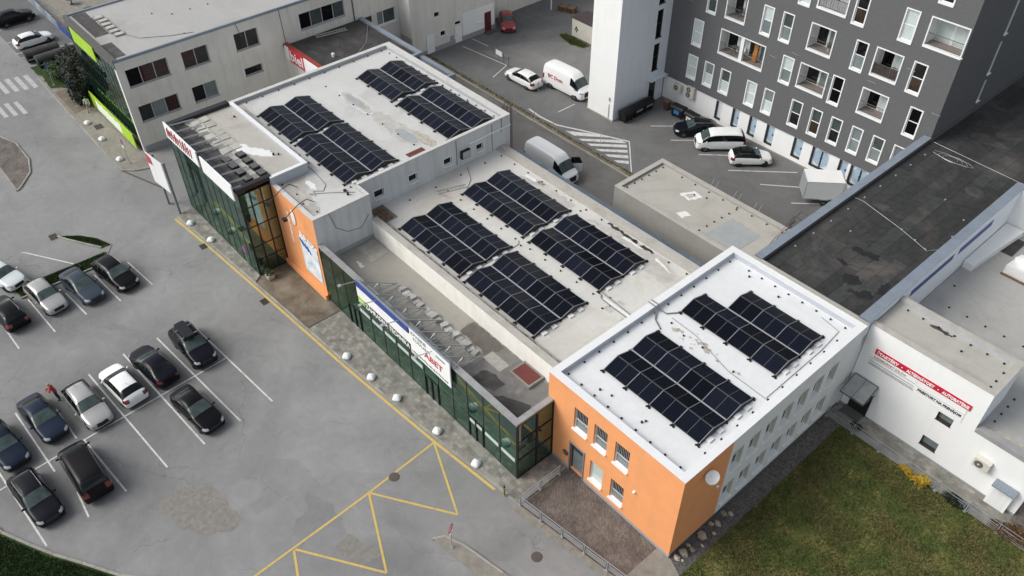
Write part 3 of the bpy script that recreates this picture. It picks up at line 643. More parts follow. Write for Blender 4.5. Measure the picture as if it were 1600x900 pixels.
kerb(KL, parent=pavement)
kerb([(-45.62, 18.2), (-45.62, 21.15)], z1=0.16, parent=pavement, m='base_dark')
lpav = struct('pavement', MB().prism([(-101.5, 16.05), (-83.7, 15.85), (-77.6, 15.8), (-76.2, 16.5), (-75.5, 17.6), (-75.4, 18.9), (-101.5, 18.9)], 0, 0.115), 'concrete_old')
kerb([(-101.5, 16.0), (-83.7, 15.8), (-77.6, 15.75), (-76.6, 16.1), (-75.9, 16.8), (-75.35, 18.2), (-75.2, 19.4)], parent=lpav)
MB().box(-76.8, 15.75, 0.0, -66.6, 15.9, 0.05).obj('drain_channel', 'drain_brown', kind='structure').rotation_euler = (0, 0, 0)
bpy.context.view_layer.update()
dc = COL.objects['drain_channel']
dc.data.transform(Matrix.Translation((-76.8, 15.8, 0)) @ Matrix.Rotation(R(18.3), 4, 'Z') @ Matrix.Scale(0.69, 4, (1, 0, 0)) @ Matrix.Translation((76.8, -15.8, 0)))
isl = struct('traffic_island', MB().prism([(-92, 4), (-91.2, 8.7), (-88.8, 9.55), (-84.9, 9.55), (-82.5, 8.9), (-80.6, 7.4), (-80.2, 7.0), (-85.6, 7.0)], 0, 0.12), 'pavers_brown')
kerb([(-91.2, 8.75), (-88.8, 9.6), (-84.9, 9.6), (-82.5, 8.95), (-80.5, 7.4), (-80.15, 6.95), (-85.6, 6.95), (-92, 4.2)], parent=isl)
gi = struct('grass_island', MB().prism([(-70.5, 7.45), (-69.4, 8.0), (-66.4, 9.8), (-66.3, 10.5), (-67.9, 9.95), (-69.3, 8.95)], 0, 0.10), 'green_ground')
kerb([(-70.55, 7.4), (-69.4, 7.95), (-66.35, 9.75)], parent=gi)
kerb([(-70.5, 7.5), (-69.35, 9.05), (-67.9, 10.05), (-66.3, 10.6), (-65.0, 9.6), (-64.0, 8.6)], z1=.05, wd=.08, parent=gi)
gs = struct('grass_median', MB().prism([(-65.9, 2.2), (-64.4, 2.3), (-64.3, 5.6), (-64.2, 9.6), (-65.6, 9.8), (-65.7, 6.5)], 0, 0.09), 'green_ground')
kerb([(-64.3, 2.3), (-64.2, 5.6), (-64.1, 9.6)], parent=gs)
gb = struct('grass_verge', MB().prism([(-60, -14), (-50, -8.5), (-45, -6.6), (-42.7, -5.9), (-40.6, -4.85), (-39.0, -4.0), (-37.2, -2.85), (-34.8, -1.4), (-30, 3), (-20, 5), (-20, -14)], 0, 0.08), 'green_ground')
kerb([(-50, -8.45), (-45, -6.55), (-42.7, -5.85), (-40.6, -4.8), (-39.0, -3.95), (-37.2, -2.8), (-34.8, -1.35), (-30, 3.05), (-27, 4)], parent=gb, wd=.18)
ci = struct('kerb_island', MB().prism([(-24.25, 14.35), (-23.9, 14.95), (-22.6, 15.45), (-19.6, 16.05), (-12, 17.2), (-12, 16.4), (-19.6, 15.0), (-22.6, 14.55)], 0, 0.13), 'concrete_old')
kerb([(-24.3, 14.3), (-23.95, 15.0), (-22.6, 15.52), (-19.6, 16.12), (-12, 17.25)], parent=ci)
mk = struct('yard_divider', MB().prism([(-78, 52.35), (-42.6, 52.25), (-42.6, 52.95), (-78, 53.0)], 0, 0.10), 'court_ground')
kerb([(-78, 52.3), (-42.6, 52.2)], parent=mk, wd=.16)
ep = struct('entrance_yard', MB().prism([(-22.5, 20.1), (-15.6, 21.0), (-14.6, 21.15), (-14.6, 24.4), (-22.5, 24.4)], 0, 0.09), 'pavers_brown')
MB().prism([(-14.59, 21.15), (-11, 21.6), (-12.5, 24.0), (-13.5, 24.41), (-14.59, 24.41)], 0, 0.10).obj('concrete_strip', 'concrete_old', ep)
kerb([(-22.75, 19.75), (-18.0, 20.35), (-10, 21.45)], wd=0.5, z1=.08, parent=ep, m='concrete_old', seg=2.4)
lawn = struct('lawn', MB().face([(-12.45, 14, .05), (24, 14, .05), (24, 41.25, .05), (-12.45, 41.25, .05)]), 'lawn_ground')
struct('gravel_strip', MB().prism([(-13.8, 24.42), (-12.45, 23.9), (-12.45, 42.4), (-13.8, 42.4)], 0, 0.06), 'gravel_dark')
path = struct('footpath', MB().prism([(-13.8, 41.25), (24, 41.25), (24, 43.15), (-13.8, 43.15)], 0, 0.08), 'paving_grey')
struct('paved_corner', MB().prism([(-1.1, 42.6), (24, 42.6), (24, 60), (-1.1, 60)], 0, 0.1), 'pavers_brown')
sheet('planting_bed', ragged([(-104.5, 16.3), (-98, 16.4), (-96, 18), (-95.5, 21), (-104, 21)], .2, .5, 4), 0.13, 'green_ground')
sheet('bare_bed', [(-96.5, 16.3), (-90.5, 16.3), (-91.0, 18.8), (-92.0, 22), (-97.0, 22)], 0.125, 'court_ground')
sheet('terrace', [(-135, 22.6), (-92, 22.6), (-92, 60), (-135, 60)], 0.02, 'concrete_old')
sheet('side_parking', [(-135, 16.2), (-108, 16.2), (-108, 22.3), (-135, 22.3)], 0.006, 'yard_asphalt')
sheet('weeds_bed', ragged([(-69.5, 68.0), (-66.5, 67.2), (-64.6, 67.9), (-64.6, 68.9), (-69.3, 69.1)], .2, .4, 9), 0.02, 'court_ground')

# manholes and drains
def manhole(x, y, r, z, label, rect=False):
    b = MB()
    if rect: b.box(-r * 1.3, -r, 0, r * 1.3, r, 0.02)
    else:
        b.cyl((0, 0, 0), r, 0.012, 28); b.cyl((0, 0, 0.012), r * 0.86, 0.008, 28)
        for k in range(-3, 4): b.box(-r * .7 * math.sqrt(1 - (k / 4.2) ** 2), k * r * .22 - .02, .02, r * .7 * math.sqrt(1 - (k / 4.2) ** 2), k * r * .22 + .02, .028)
    if rect:
        for k in range(6): b.box(-r * 1.15, -r * .85 + k * r * .3, .02, r * 1.15, -r * .85 + k * r * .3 + .05, .035)
    b.obj('manhole_cover' if not rect else 'drain_grate', 'manhole_iron', base=(x, y, z), local=False, label=label, cat='manhole' if not rect else 'drain')
    o = COL.objects[-1]
def mh(x, y, r, z, label, rect=False):
    t = thing('manhole_cover' if not rect else 'drain_grate', label, 'manhole cover' if not rect else 'drain', (x, y, z))
    b = MB()
    if rect:
        b.box(-r * 1.3, -r, 0, r * 1.3, r, 0.02); b.obj('grate_frame', 'manhole_iron', t, local=True)
        g = MB()
        for k in range(6): g.box(-r * 1.15, -r * .85 + k * r * .3, .02, r * 1.15, -r * .85 + k * r * .3 + .05, .035)
        g.obj('grate', 'rubber', t, local=True)
    else:
        b.cyl((0, 0, 0), r, 0.012, 28); b.obj('ring', 'manhole_iron', t, local=True)
        g = MB().cyl((0, 0, 0.012), r * 0.84, 0.008, 28)
        for k in range(-3, 4): g.box(-r * .7 * math.sqrt(1 - (k / 4.2) ** 2), k * r * .22 - .02, .02, r * .7 * math.sqrt(1 - (k / 4.2) ** 2), k * r * .22 + .02, .028)
        g.obj('lid', 'manhole_iron', t, local=True)
mh(-29.7, 15.2, .36, .012, 'round iron manhole cover beside the yellow zigzag line')
mh(-19.1, 18.4, .36, .004, 'round iron manhole cover on the road near the railing of the orange building')
mh(-60.6, 16.55, .28, .012, 'rectangular drain grate by the yellow line in front of the glass corner block', True)
mh(-50.7, 17.1, .28, .012, 'rectangular drain grate by the yellow line in front of the orange billboard wall', True)
mh(-70.8, 7.1, .34, .012, 'rusty drain grate at the tip of the small grass island', True)
mh(-86.2, 17.2, .4, .12, 'reddish sunken hatch in the pavement behind the bollard left of the green shopfront', True)

# ================================================================== BUILDINGS
# ---- orange and white office block
ob = thing('office_building', 'two storey office block with orange street corner, white side wall and bright white flat roof', 'building', (-24.62, 24.4, 0))
x0, x1, y0, y1, zt, zr = -24.62, -13.7, 24.37, 42.6, 8.07, 7.62
fw = [(-22.28, -21.1, 4.72, 6.72), (-20.55, -19.45, 4.72, 6.72), (-18.8, -17.65, 4.72, 6.72), (-20.62, -19.5, 1.02, 2.95), (-18.8, -17.7, 1.02, 2.95)]
door = (-22.38, -21.2, 0.1, 3.05)
MB().wall('y', y0, x0, x1, 0.35, zt - .05, fw + [(door[0], door[1], 0.35, door[3])], 0.24).obj('front_wall', 'plaster_orange', ob)
MB().box(x0, y0 - .02, 0, door[0], y0 + .2, .35).box(door[1], y0 - .02, 0, x1 + .02, y0 + .2, .35).obj('plinth', 'base_grey', ob)
side = []
for k in range(7): side.append((29.05 + 1.68 * k, 30.1 + 1.68 * k, 4.55, 6.45))
for k in range(7): side.append((29.0 + 1.68 * k, 30.05 + 1.68 * k, 1.3, 3.1))
MB().wall('x', x1, y0, 28.75, 0.35, zt - .05, [], 0.2).obj('corner_wall', 'plaster_orange', ob)
MB().wall('x', x1, 28.75, y1, 0.35, zt - .05, side, 0.34, 0, 1).obj('side_wall', ['plaster_grey_white', 'reveal_olive'], ob)
MB().box(x1 - .2, y0 + .2, 0, x1 + .02, y1, .35).obj('plinth', 'base_dark', ob)
MB().face([(x0, y0, 0), (x0, y1, 0), (x0, y1, zt - .05), (x0, y0, zt - .05)]).face([(x0, y1, 0), (x1, y1, 0), (x1, y1, zt - .05), (x0, y1, zt - .05)]).obj('rear_wall', 'plaster_white', ob)
for i, h in enumerate(fw):
    window(ob, 'y', y0, *h, frame='frame_white', panes=('glass_blind' if i == 3 else 'glass_grey', 'glass_room' if i != 3 else 'glass_blind'), rows=2 if i != 3 else 1, rfrac=(0.42,) if i != 3 else None, rec=0.14, sill='white_trim', sillp=0.16, ft=.07, bars=0.45 if i in (0, 1, 2) else (0.1 if i == 4 else False))
for i, h in enumerate(side): window(ob, 'x', x1, *h, frame='frame_white', panes=('glass_mid', 'glass_grey'), rows=2, rec=0.27, sill='sill_white', sillp=0.14, ft=.07)
dr = MB().box(door[0], 24.5, door[2], door[0] + .1, 24.62, door[3]).box(door[1] - .1, 24.5, door[2], door[1], 24.62, door[3]).box(door[0] + .1, 24.5, 2.35, door[1] - .1, 24.62, 2.45).box(door[0] + .1, 24.5, door[3] - .08, door[1] - .1, 24.62, door[3]).obj('door', 'frame_dark', ob)
MB().box(door[0] + .1, 24.54, door[2], door[1] - .1, 24.58, 2.35).obj('door_leaf', 'glass_grey', dr)
MB().box(door[0] + .1, 24.54, 2.45, door[1] - .1, 24.58, door[3] - .08).obj('pane', 'glass_mid', dr)
MB().box(door[1] - .2, 24.48, 1.1, door[1] - .16, 24.54, 1.4).obj('handle', 'chrome', dr)
sd_ = MB().box(door[0] - .12, 24.3, .1, door[0], 24.42, door[3] + .1).box(door[1], 24.3, .1, door[1] + .08, 24.42, door[3] + .1).box(door[0], 24.3, door[3], door[1], 24.42, door[3] + .1)
sd_.obj('door_surround', 'door_frame_grey', ob)
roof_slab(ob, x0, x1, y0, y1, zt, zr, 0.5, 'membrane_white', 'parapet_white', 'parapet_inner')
blocks_row(ob, [(x, y, zr) for x, y in lerp2((-23.9, 25.35), (-14.7, 25.2), 9) + lerp2((-23.95, 26.8), (-23.9, 41.5), 12) + lerp2((-22.4, 41.7), (-14.7, 41.8), 8) + lerp2((-14.4, 40.4), (-14.4, 27), 10) + [(-20.9, 26.1), (-18.2, 26.2), (-22.6, 33.6), (-21.3, 33.3), (-19.8, 33.4), (-17.2, 33.2)]])
for (x, y) in [(-21.7, 25.9), (-18.3, 25.95), (-19.4, 41.0), (-22.0, 41.2)]: MB().cyl((x, y, zr), .07, .12, 10).obj('vent_pipe', 'black_plastic', ob)
def flat(parent, poly, z, m, name='stain', seed=0, amp=.12): 
    pl = ragged(poly, amp, .3, seed); pl = pl if _ccw(pl) else pl[::-1]
    return MB().face([(x, y, z) for x, y in pl]).obj(name, m, parent)
random.seed(11)
for k in range(26):
    cx, cy = -20.5 + random.gauss(0, 1.1), 33.35 + random.gauss(0, .3); rr = abs(random.gauss(0, .16)) + .05
    flat(ob, [(cx - rr, cy), (cx, cy - rr * .7), (cx + rr, cy), (cx, cy + rr * .7)], zr + .004 + .0004 * k, 'stain_brown', 'moss_spot', k, .04)
cable(ob, [(-24.7, 33.9, 8.1), (-24.1, 33.9, 8.1), (-23.9, 33.9, 7.75), (-23.4, 34.0, 7.68), (-22.9, 34.7, 7.68)], .05)
cable(ob, [(-24.7, 33.6, 8.1), (-24.1, 33.6, 8.1), (-23.9, 33.5, 7.75), (-23.5, 33.0, 7.68), (-22.7, 32.6, 7.68)], .05)
cable(ob, [(-22.9, 34.0, 7.66), (-20.8, 33.9, 7.66), (-17.5, 33.0, 7.66), (-14.5, 32.9, 7.66)], .02)
cable(ob, [(-16.3, 41.5, 7.66), (-14.8, 41.2, 7.66), (-14.6, 39, 7.66), (-14.55, 33, 7.66)], .02)

# wall fittings of the office block
sdish = thing('satellite_dish', 'white satellite dish on a bracket at the top of the shaded orange corner wall', 'satellite dish', (-13.8, 26.35, 6.95))
b = MB(); n = 20; rg = []
for j in range(5):
    r = .46 * j / 4; zz = .13 * (j / 4) ** 2; rg.append([(zz, r * math.cos(2 * math.pi * k / n) * .95, r * math.sin(2 * math.pi * k / n)) for k in range(n)])
for a_, c_ in zip(rg, rg[1:]):
    for k in range(n): b.face([a_[k], c_[k], c_[(k + 1) % n], a_[(k + 1) % n]])
o = b.obj('dish', 'sign_white', sdish, local=True); o.location = (.42, .15, 0.0); o.rotation_euler = (0, R(-28), R(-30))
MB().bar((0, 0, 0.1), (.42, .15, .0), .05).bar((0, -.3, .3), (.3, .1, .1), .04).obj('bracket', 'galvanised', sdish, local=True)
MB().tube([(.45, .2, -.4), (.9, .1, -.35), (1.05, -.05, -.15)], .018).box(.98, -.1, -.2, 1.1, 0.02, -.08).obj('feed_arm', 'galvanised', sdish, local=True)
wl = thing('wall_lamp', 'small white lamp on the bright orange wall right of the windows', 'lamp', (-16.9, 24.4, 3.6))
MB().box(-.08, -.03, -.08, .08, 0, .1).obj('back_plate', 'white_trim', wl, local=True); MB().cyl((0, -.12, -.02), .09, .1, 12, axis='z').obj('shade', 'sign_white', wl, local=True)
ru = thing('house_number_plaque', 'round brown plaque on the orange wall left of the grey door', 'plaque', (-22.8, 24.4, 1.55))
MB().cyl((0, -.1, 0), .24, .1, 18, axis='y').obj('disc', 'drain_brown', ru, local=True); MB().cyl((0, -.13, 0), .12, .03, 14, axis='y').obj('centre', 'base_dark', ru, local=True)

# ---- hall with the four solar arrays
hl = thing('hall_building', 'low hall between the upper block and the orange office, pale roof with four solar arrays', 'building', (-48.95, 26.2, 0))
hx0, hx1, hy0, hy1, hz = -48.95, -24.64, 26.2, 41.6, 5.3
MB().wall('y', hy0, -48.9, hx1, 3.0, 5.82, [], .2).obj('front_wall', 'wall_cream_dirty', hl)
MB().face([(hx0, hy1, 0), (hx0, hy1, 5.4), (hx1, hy1, 5.4), (hx1, hy1, 0)]).obj('rear_wall', 'wall_concrete', hl)
MB().face([(hx0 + .01, hy0, hz), (hx1, hy0, hz), (hx1, hy1, hz), (hx0 + .01, hy1, hz)]).obj('roof', 'membrane_hall', hl)
MB().box(-47.3, hy0 - .04, 5.8, hx1, hy0 + .5, 5.86, 0).box(-47.3, hy0 + .02, 5.2, hx1, hy0 + .46, 5.8, 1).obj('front_parapet', ['parapet_beige', 'upstand_grey'], hl)
MB().prism([(hx0, 40.65), (hx1, 40.65), (hx1, 40.95), (hx0, 40.95)], 5.2, 5.42, 0).prism([(hx0, 40.95), (hx1, 40.95), (hx1, 41.62), (hx0, 41.62)], 5.2, 5.5, 0).obj('rear_parapet', ['parapet_beige'], hl)
sheet_me = MB()
for k in range(7): sheet_me.box(k * .145, 0, 0.0, k * .145 + .05, .85, .05)
sheet_me.box(0, 0, -.02, 1.0, .85, 0.0)
sm_ = sheet_me.mesh('cladding_sheet', ['corrugated_blue'])
ledge = MB().box(hx0 + 1, 41.63, 4.7, hx1 + .3, 42.45, 4.98).obj('rear_ledge', 'upstand_grey', hl)
for k in range(23): inst('cladding_sheet', sm_, ledge, Vector((-47.8 + 1.0 * k, 41.64, 5.16)) - Vector(hl.location), (R(-10), 0, 0))
blocks_row(hl, [(x, y, hz) for x, y in lerp2((-47.8, 40.3), (-26.6, 40.4), 13) + lerp2((-46.8, 33.5), (-28, 33.6), 12) + lerp2((-47.9, 27.6), (-47.9, 38.5), 5) + [(-37.4, 39.9), (-37.35, 33.3), (-28.6, 34.2), (-28.2, 33.0)]])
flat(hl, [(-47.2, 26.72), (-40, 26.73), (-33, 26.73), (-25.4, 26.73), (-25.4, 27.3), (-33, 27.25), (-40, 27.3), (-47.2, 27.35)], hz + .002, 'gutter_grey', 'gutter_film', 2, .06)
flat(hl, [(-47.2, 26.7), (-40, 26.75), (-33, 26.75), (-25.4, 26.75), (-25.4, 27.05), (-31, 27.15), (-38, 27.1), (-43, 27.2), (-47, 27.1)], hz + .004, 'stain_dark', 'gutter_dirt', 3, .1)
flat(hl, [(-34, 26.72), (-25.4, 26.72), (-25.4, 26.95), (-34, 26.98)], hz + .008, 'bitumen_dark', 'gutter_dirt', 13, .08)
for i, q in enumerate([[(-44.6, 39.2), (-42.2, 39.6), (-41.4, 40.2), (-43.6, 40.3)], [(-41.5, 39.2), (-38.4, 39.4), (-38.2, 40.2), (-41, 40.2)], [(-36.5, 39.6), (-33.0, 39.5), (-29.2, 39.3), (-28.2, 40.4), (-33, 40.5)], [(-29.8, 38.4), (-27.2, 38.2), (-26.2, 39.6), (-28.8, 40.2)]]): flat(hl, q, hz + .005 + .001 * i, 'stain_grey', 'stain', 30 + i, .16)
for i, q in enumerate([[(-34.8, 40.35), (-31.6, 40.2), (-31.5, 40.5), (-34.8, 40.6)], [(-31.2, 40.25), (-29.9, 40.2), (-29.8, 40.45), (-31, 40.55)]]): flat(hl, q, hz + .012 + .001 * i, 'bitumen_dark', 'debris', 40 + i, .1)
for i, q in enumerate([[(-44.2, 39.8), (-42.9, 39.9), (-42.8, 40.1), (-44.1, 40.15)], [(-32.8, 39.95), (-30.8, 40.0), (-30.7, 40.15), (-32.8, 40.2)], [(-29.4, 39.9), (-27.6, 39.5), (-27.4, 39.6), (-29.2, 40.1)]]): flat(hl, q, hz + .016 + .001 * i, 'stain_white', 'stain', 50 + i, .06)
flat(hl, [(-42.8, 39.95), (-42.1, 40.0), (-42.0, 40.3), (-42.7, 40.3)], hz + .02, 'stain_dark', 'debris', 70, .08)
cable(hl, [(-29.3, 34.0, 5.35), (-29.0, 33.7, 5.35), (-28.0, 33.6, 5.35), (-26.4, 33.6, 5.35), (-24.7, 33.6, 5.4)], .045)
cable(hl, [(-29.4, 34.2, 5.35), (-28.9, 34.15, 5.35), (-27.8, 34.1, 5.35), (-26.2, 34.0, 5.35), (-24.7, 33.95, 5.4)], .045)
MB().box(-28.9, 33.75, hz, -26.2, 33.95, hz + .02).obj('protection_mat', 'stain_white', hl)
MB().box(-28.2, 33.1, hz, -27.5, 33.5, hz + .012).box(-28.0, 34.3, hz, -27.4, 34.6, hz + .012).box(-26.6, 33.0, hz, -26.0, 33.4, hz + .013).obj('rubber_pad', 'stain_grey', hl)
cable(hl, [(-48.4, 36.9, 5.35), (-46.8, 36.0, 5.33), (-45.6, 34.4, 5.33)], .025)
cable(hl, [(-37.9, 33.6, 5.33), (-37.6, 33.3, 5.33), (-37.5, 32.4, 5.33), (-37.45, 28, 5.33)], .025)
mt = MB()
for i in range(3):
    for j in range(2): mt.box(-48.75 + .62 * i, 26.9 + .62 * j, hz + .03, -48.25 + .62 * i, 27.4 + .62 * j, hz + .08)
fp = thing('wooden_pallet', 'low wooden pallet frame with brown slabs lying in the corner of the pale hall roof', 'pallet', (-48.8, 26.8, 5.3))
for i in range(3):
    for j in range(2): MB().box(.1 + .62 * i, .1 + .62 * j, .06, .62 + .62 * i, .62 + .62 * j, .11).obj('slab', 'wood', fp, local=True)
MB().box(0, 0, 0, 2.05, .08, .1).box(0, 1.35, 0, 2.05, 1.43, .1).box(0, .08, 0, .08, 1.35, .1).box(1.97, .08, 0, 2.05, 1.35, .1).box(.08, .67, 0, 1.97, .75, .06).obj('frame', 'stain_dark', fp, local=True)
lm = thing('aluminium_ladder', 'short aluminium ladder lying on the hall roof under the upper wall windows', 'ladder', (-47.0, 32.6, 5.33), R(72))
MB().bar((0, 0, 0), (2.6, 0, 0), .05, .06).bar((0, .4, 0), (2.6, .4, 0), .05, .06).obj('stile', 'tray_grey', lm, local=True)
for k in range(7): MB().bar((.25 + .35 * k, .03, 0), (.25 + .35 * k, .37, 0), .04).obj('rung', 'tray_grey', lm, local=True)
flat(hl, [(-46.9, 32.5), (-45.8, 33), (-45.9, 33.3), (-47.0, 32.9)], hz + .01, 'stain_brown', 'stain', 81, .05)

# ---- upper block with billboard wing
ub = thing('upper_block', 'taller grey white block left of the hall with four solar arrays on its roof', 'building', (-67.5, 24.2, 0))
ux0, ux1, uy0, uy1, ut, ur = -67.5, -48.95, 24.2, 42.35, 8.3, 7.94
uw = [(27.65, 28.6, 6.12, 6.9), (31.1, 32.0, 6.1, 6.82), (34.8, 35.7, 6.1, 6.8), (38.4, 39.2, 6.05, 6.72)]
MB().wall('x', ux1, 26.34, uy1, 0, ut - .04, uw, .3).obj('hall_side_wall', 'plaster_mirror_grey', ub)
for h in uw: window(ub, 'x', ux1, *h, frame='frame_white', panes=('glass_dark',), rec=.16, sill='white_trim', sillp=.22, ft=.05, surround='white_trim', sw=.05)
MB().face([(ux0, uy1, 0), (ux0, uy1, ut), (ux1, uy1, ut), (ux1, uy1, 0)]).face([(ux0, uy0, 0), (ux0, uy1, 0), (ux0, uy1, ut - .04), (ux0, uy0, ut - .04)]).obj('rear_wall', 'plaster_mirror_grey', ub)
MB().face([(ux0, uy0, ur), (-53.75, uy0, ur), (-53.75, 26.34, ur), (ux0, 26.34, ur)]).face([(ux0, 26.34, ur), (ux1, 26.34, ur), (ux1, uy1, ur), (ux0, uy1, ur)]).face([(-53.75, 21.2, ur), (-47.36, 21.2, ur), (-47.36, 26.34, ur), (-53.75, 26.34, ur)]).obj('roof', 'membrane_upper', ub)
b = MB()
for (a, c_, d_, e_) in [(ux0, uy0, ux0 + .4, uy1), (ux0 + .4, uy1 - .7, ux1, uy1), (ux1 - .3, 26.34, ux1, uy1 - .7)]:
    b.box(a + .004, c_ + .004, ur - .02, d_ - .004, e_ - .004, ut - .04, 1); b.box(a - (.04 if a == ux0 else 0), c_, ut - .04, d_ + (.04 if d_ == ux1 else 0), e_, ut, 0)
b.obj('parapet', ['parapet_pale', 'upstand_grey'], ub)
bx0, bx1, by0, by1, bt = -53.75, -47.36, 21.2, 26.34, 8.24
MB().wall('y', by0, bx0, bx1, 0.0, bt - .04, [], .2).obj('billboard_wall', 'plaster_orange', ub)
MB().box(bx0, by0 - .22, 0, bx1, by0, .55).obj('billboard_base', 'plaster_orange', ub)
MB().wall('x', bx1, by0, by1, 0, bt - .04, [], .2).obj('wing_side_wall', 'plaster_mirror_grey', ub)
MB().box(bx1, 22.0, 4.0, bx1 + .03, by1, 4.35).obj('flashing', 'upstand_grey', ub)
MB().face([(bx1, by1, 0), (ux1, by1, 0), (ux1, by1, bt), (bx1, by1, bt)][::-1]).obj('wing_rear_wall', 'plaster_mirror_grey', ub)
b = MB()
for (a, c_, d_, e_) in [(bx0, by0, bx1, by0 + .35), (bx1 - .35, by0 + .35, bx1, by1), (ux1, by1 - .25, bx1 - .35, by1)]:
    b.box(a + .004, c_ + .004, ur - .02, d_ - .004, e_ - .004, bt - .04, 1); b.box(a, c_ - (.04 if c_ == by0 else 0), bt - .04, d_ + (.04 if d_ == bx1 else 0), e_, bt, 0)
b.obj('wing_parapet', ['parapet_pale', 'upstand_grey'], ub)
blocks_row(ub, [(x, y, ur) for x, y in lerp2((-66.8, 26), (-66.9, 41), 10) + lerp2((-66, 41.3), (-50, 41.35), 14) + lerp2((-64.5, 33), (-51, 33.3), 7) + lerp2((-64.6, 25.0), (-54.6, 25.2), 8) + [(-53.3, 22.0), (-51.4, 22.2), (-50, 21.9), (-48.4, 22.2), (-49.4, 25.9)]])
def oval(cx, cy, rx, ry, n=18): return [(cx + rx * math.cos(2 * math.pi * k / n), cy + ry * math.sin(2 * math.pi * k / n)) for k in range(n)]
flat(ub, [(-67.0, 24.7), (-54.2, 24.6), (-53.5, 25.3), (-60, 25.4), (-67, 25.6)], ur + .003, 'gutter_grey', 'gutter_film', 60, .1)
flat(ub, [(-53.6, 21.7), (-47.9, 21.7), (-47.9, 22.4), (-51, 22.9), (-53.6, 24.2)], ur + .003, 'gutter_grey', 'gutter_film', 59, .15)
flat(ub, oval(-60.3, 33.6, 2.8, .68), ur + .004, 'stain_pale', 'puddle_rim', 61, .12); flat(ub, oval(-60.2, 33.6, 2.5, .55), ur + .007, 'stain_grey', 'stain', 62, .1); flat(ub, oval(-60.4, 33.6, 1.7, .33), ur + .010, 'puddle', 'puddle', 63, .06)
flat(ub, oval(-55.6, 33.8, 2.2, .7), ur + .0045, 'stain_grey', 'stain', 64, .2); flat(ub, oval(-53.2, 33.7, 2.5, .95), ur + .0075, 'stain_grey', 'stain', 65, .2); flat(ub, oval(-52.6, 33.7, 1.5, .5), ur + .0105, 'puddle', 'puddle', 66, .08); flat(ub, oval(-51.0, 34.6, 1.6, .5), ur + .013, 'stain_brown', 'stain', 67, .15)
MB().box(-50.3, 31.9, ur, -49.4, 33.6, ur + .015).obj('roof_patch', 'hatch_red', ub)
cable(ub, [(-57.1, 25.2, 7.97), (-56, 24.6, 7.97), (-53.6, 24.9, 7.97), (-51, 24.6, 7.97), (-50.4, 24.0, 7.97), (-50.9, 23.4, 7.97), (-50.2, 23.2, 7.97), (-50.8, 22.9, 7.97), (-49.9, 24.2, 7.97), (-48.6, 25.8, 7.97)], .025)
cable(ub, [(-47.3, 22.6, 8.2), (-47.33, 23.0, 6.6), (-47.33, 24, 5.7), (-47.33, 25.2, 5.5), (-47.33, 26.0, 6.4)], .025)
flat(ub, oval(-51.8, 23.7, .8, .25), ur + .006, 'stain_white', 'stain', 68, .08)
b = MB().cyl((-49.3, 25.3, ur), .14, .12, 14).cyl((-48.7, 25.2, ur), .1, .25, 10); b.obj('vent_pipe', 'black_plastic', ub)
MB().box(-48.93, 37.6, 7.2, -48.82, 42.3, 7.32).obj('cable_tray', 'white_trim', ub)
MB().bar((-48.9, 36.2, 8.1), (-48.9, 36.2, 5.6), .05).bar((-48.9, 40.2, 8.1), (-48.9, 40.2, 5.4), .04).bar((-48.9, 41.3, 8.2), (-48.9, 41.3, 6.9), .04).obj('conduit', 'cable', ub)
swb = thing('switch_cabinet', 'grey electrical cabinet on the upper block wall between two small windows', 'cabinet', (-48.95, 36.6, 6.1))
MB().box(0, 0, 0, .3, .95, .75).obj('cabinet_box', 'black_plastic', swb, local=True); MB().box(.3, .08, .06, .33, .95, .7).obj('cabinet_door', 'tray_grey', swb, local=True)
# lamp arms over the billboard
for i, xx in enumerate((-52.2, -49.6)):
    la = thing('billboard_lamp', ('left' if i == 0 else 'right') + ' one of two black lamp arms reaching over the orange billboard wall', 'lamp', (xx, 21.5, 8.0), 0, 'billboard lamp arms')
    MB().tube([(0, 1.2, 0), (0, .6, .55), (0, -.2, .4), (.1, -1.5, -.2)], .035).obj('arm', 'black_metal', la, local=True)
    MB().box(-.1, -1.7, -.36, .3, -1.4, -.18).obj('lamp_head', 'black_metal', la, local=True)
# billboard print
bp_ = thing('billboard', 'tall printed panel with white lettering and pale picture on the orange wall', 'billboard', (-52.2, 21.2, 1.2))
MB().box(1.9, -.06, .35, 4.55, 0, 3.9).obj('picture_panel', 'picture_print', bp_, local=True)
b = MB()
for k in range(4): b.bar((2.0 + .35 * k, -.07, 3.75 - .12 * k), (2.5 + .35 * k, -.07, 3.2 - .12 * k), .16, .02)
b.obj('picture_shapes', 'sign_sky', bp_, local=True)
MB().blob((1.5, -.06, 5.4), .34, .04, .75, 14, 8).obj('emblem', 'sign_white', bp_, local=True)
lettering('BREZ', bp_, 'y', 21.13, -50.1, 5.1, .85, 'sign_white', 2.2, .03, rot=R(8))
b = MB(); random.seed(9)
for k in range(16): b.box(.35, -.02, 5.3 - .2 * k, .35 + random.uniform(.2, .42), 0, 5.3 - .2 * k + random.uniform(.06, .13))
b.obj('vertical_lettering', 'sign_white', bp_, local=True)

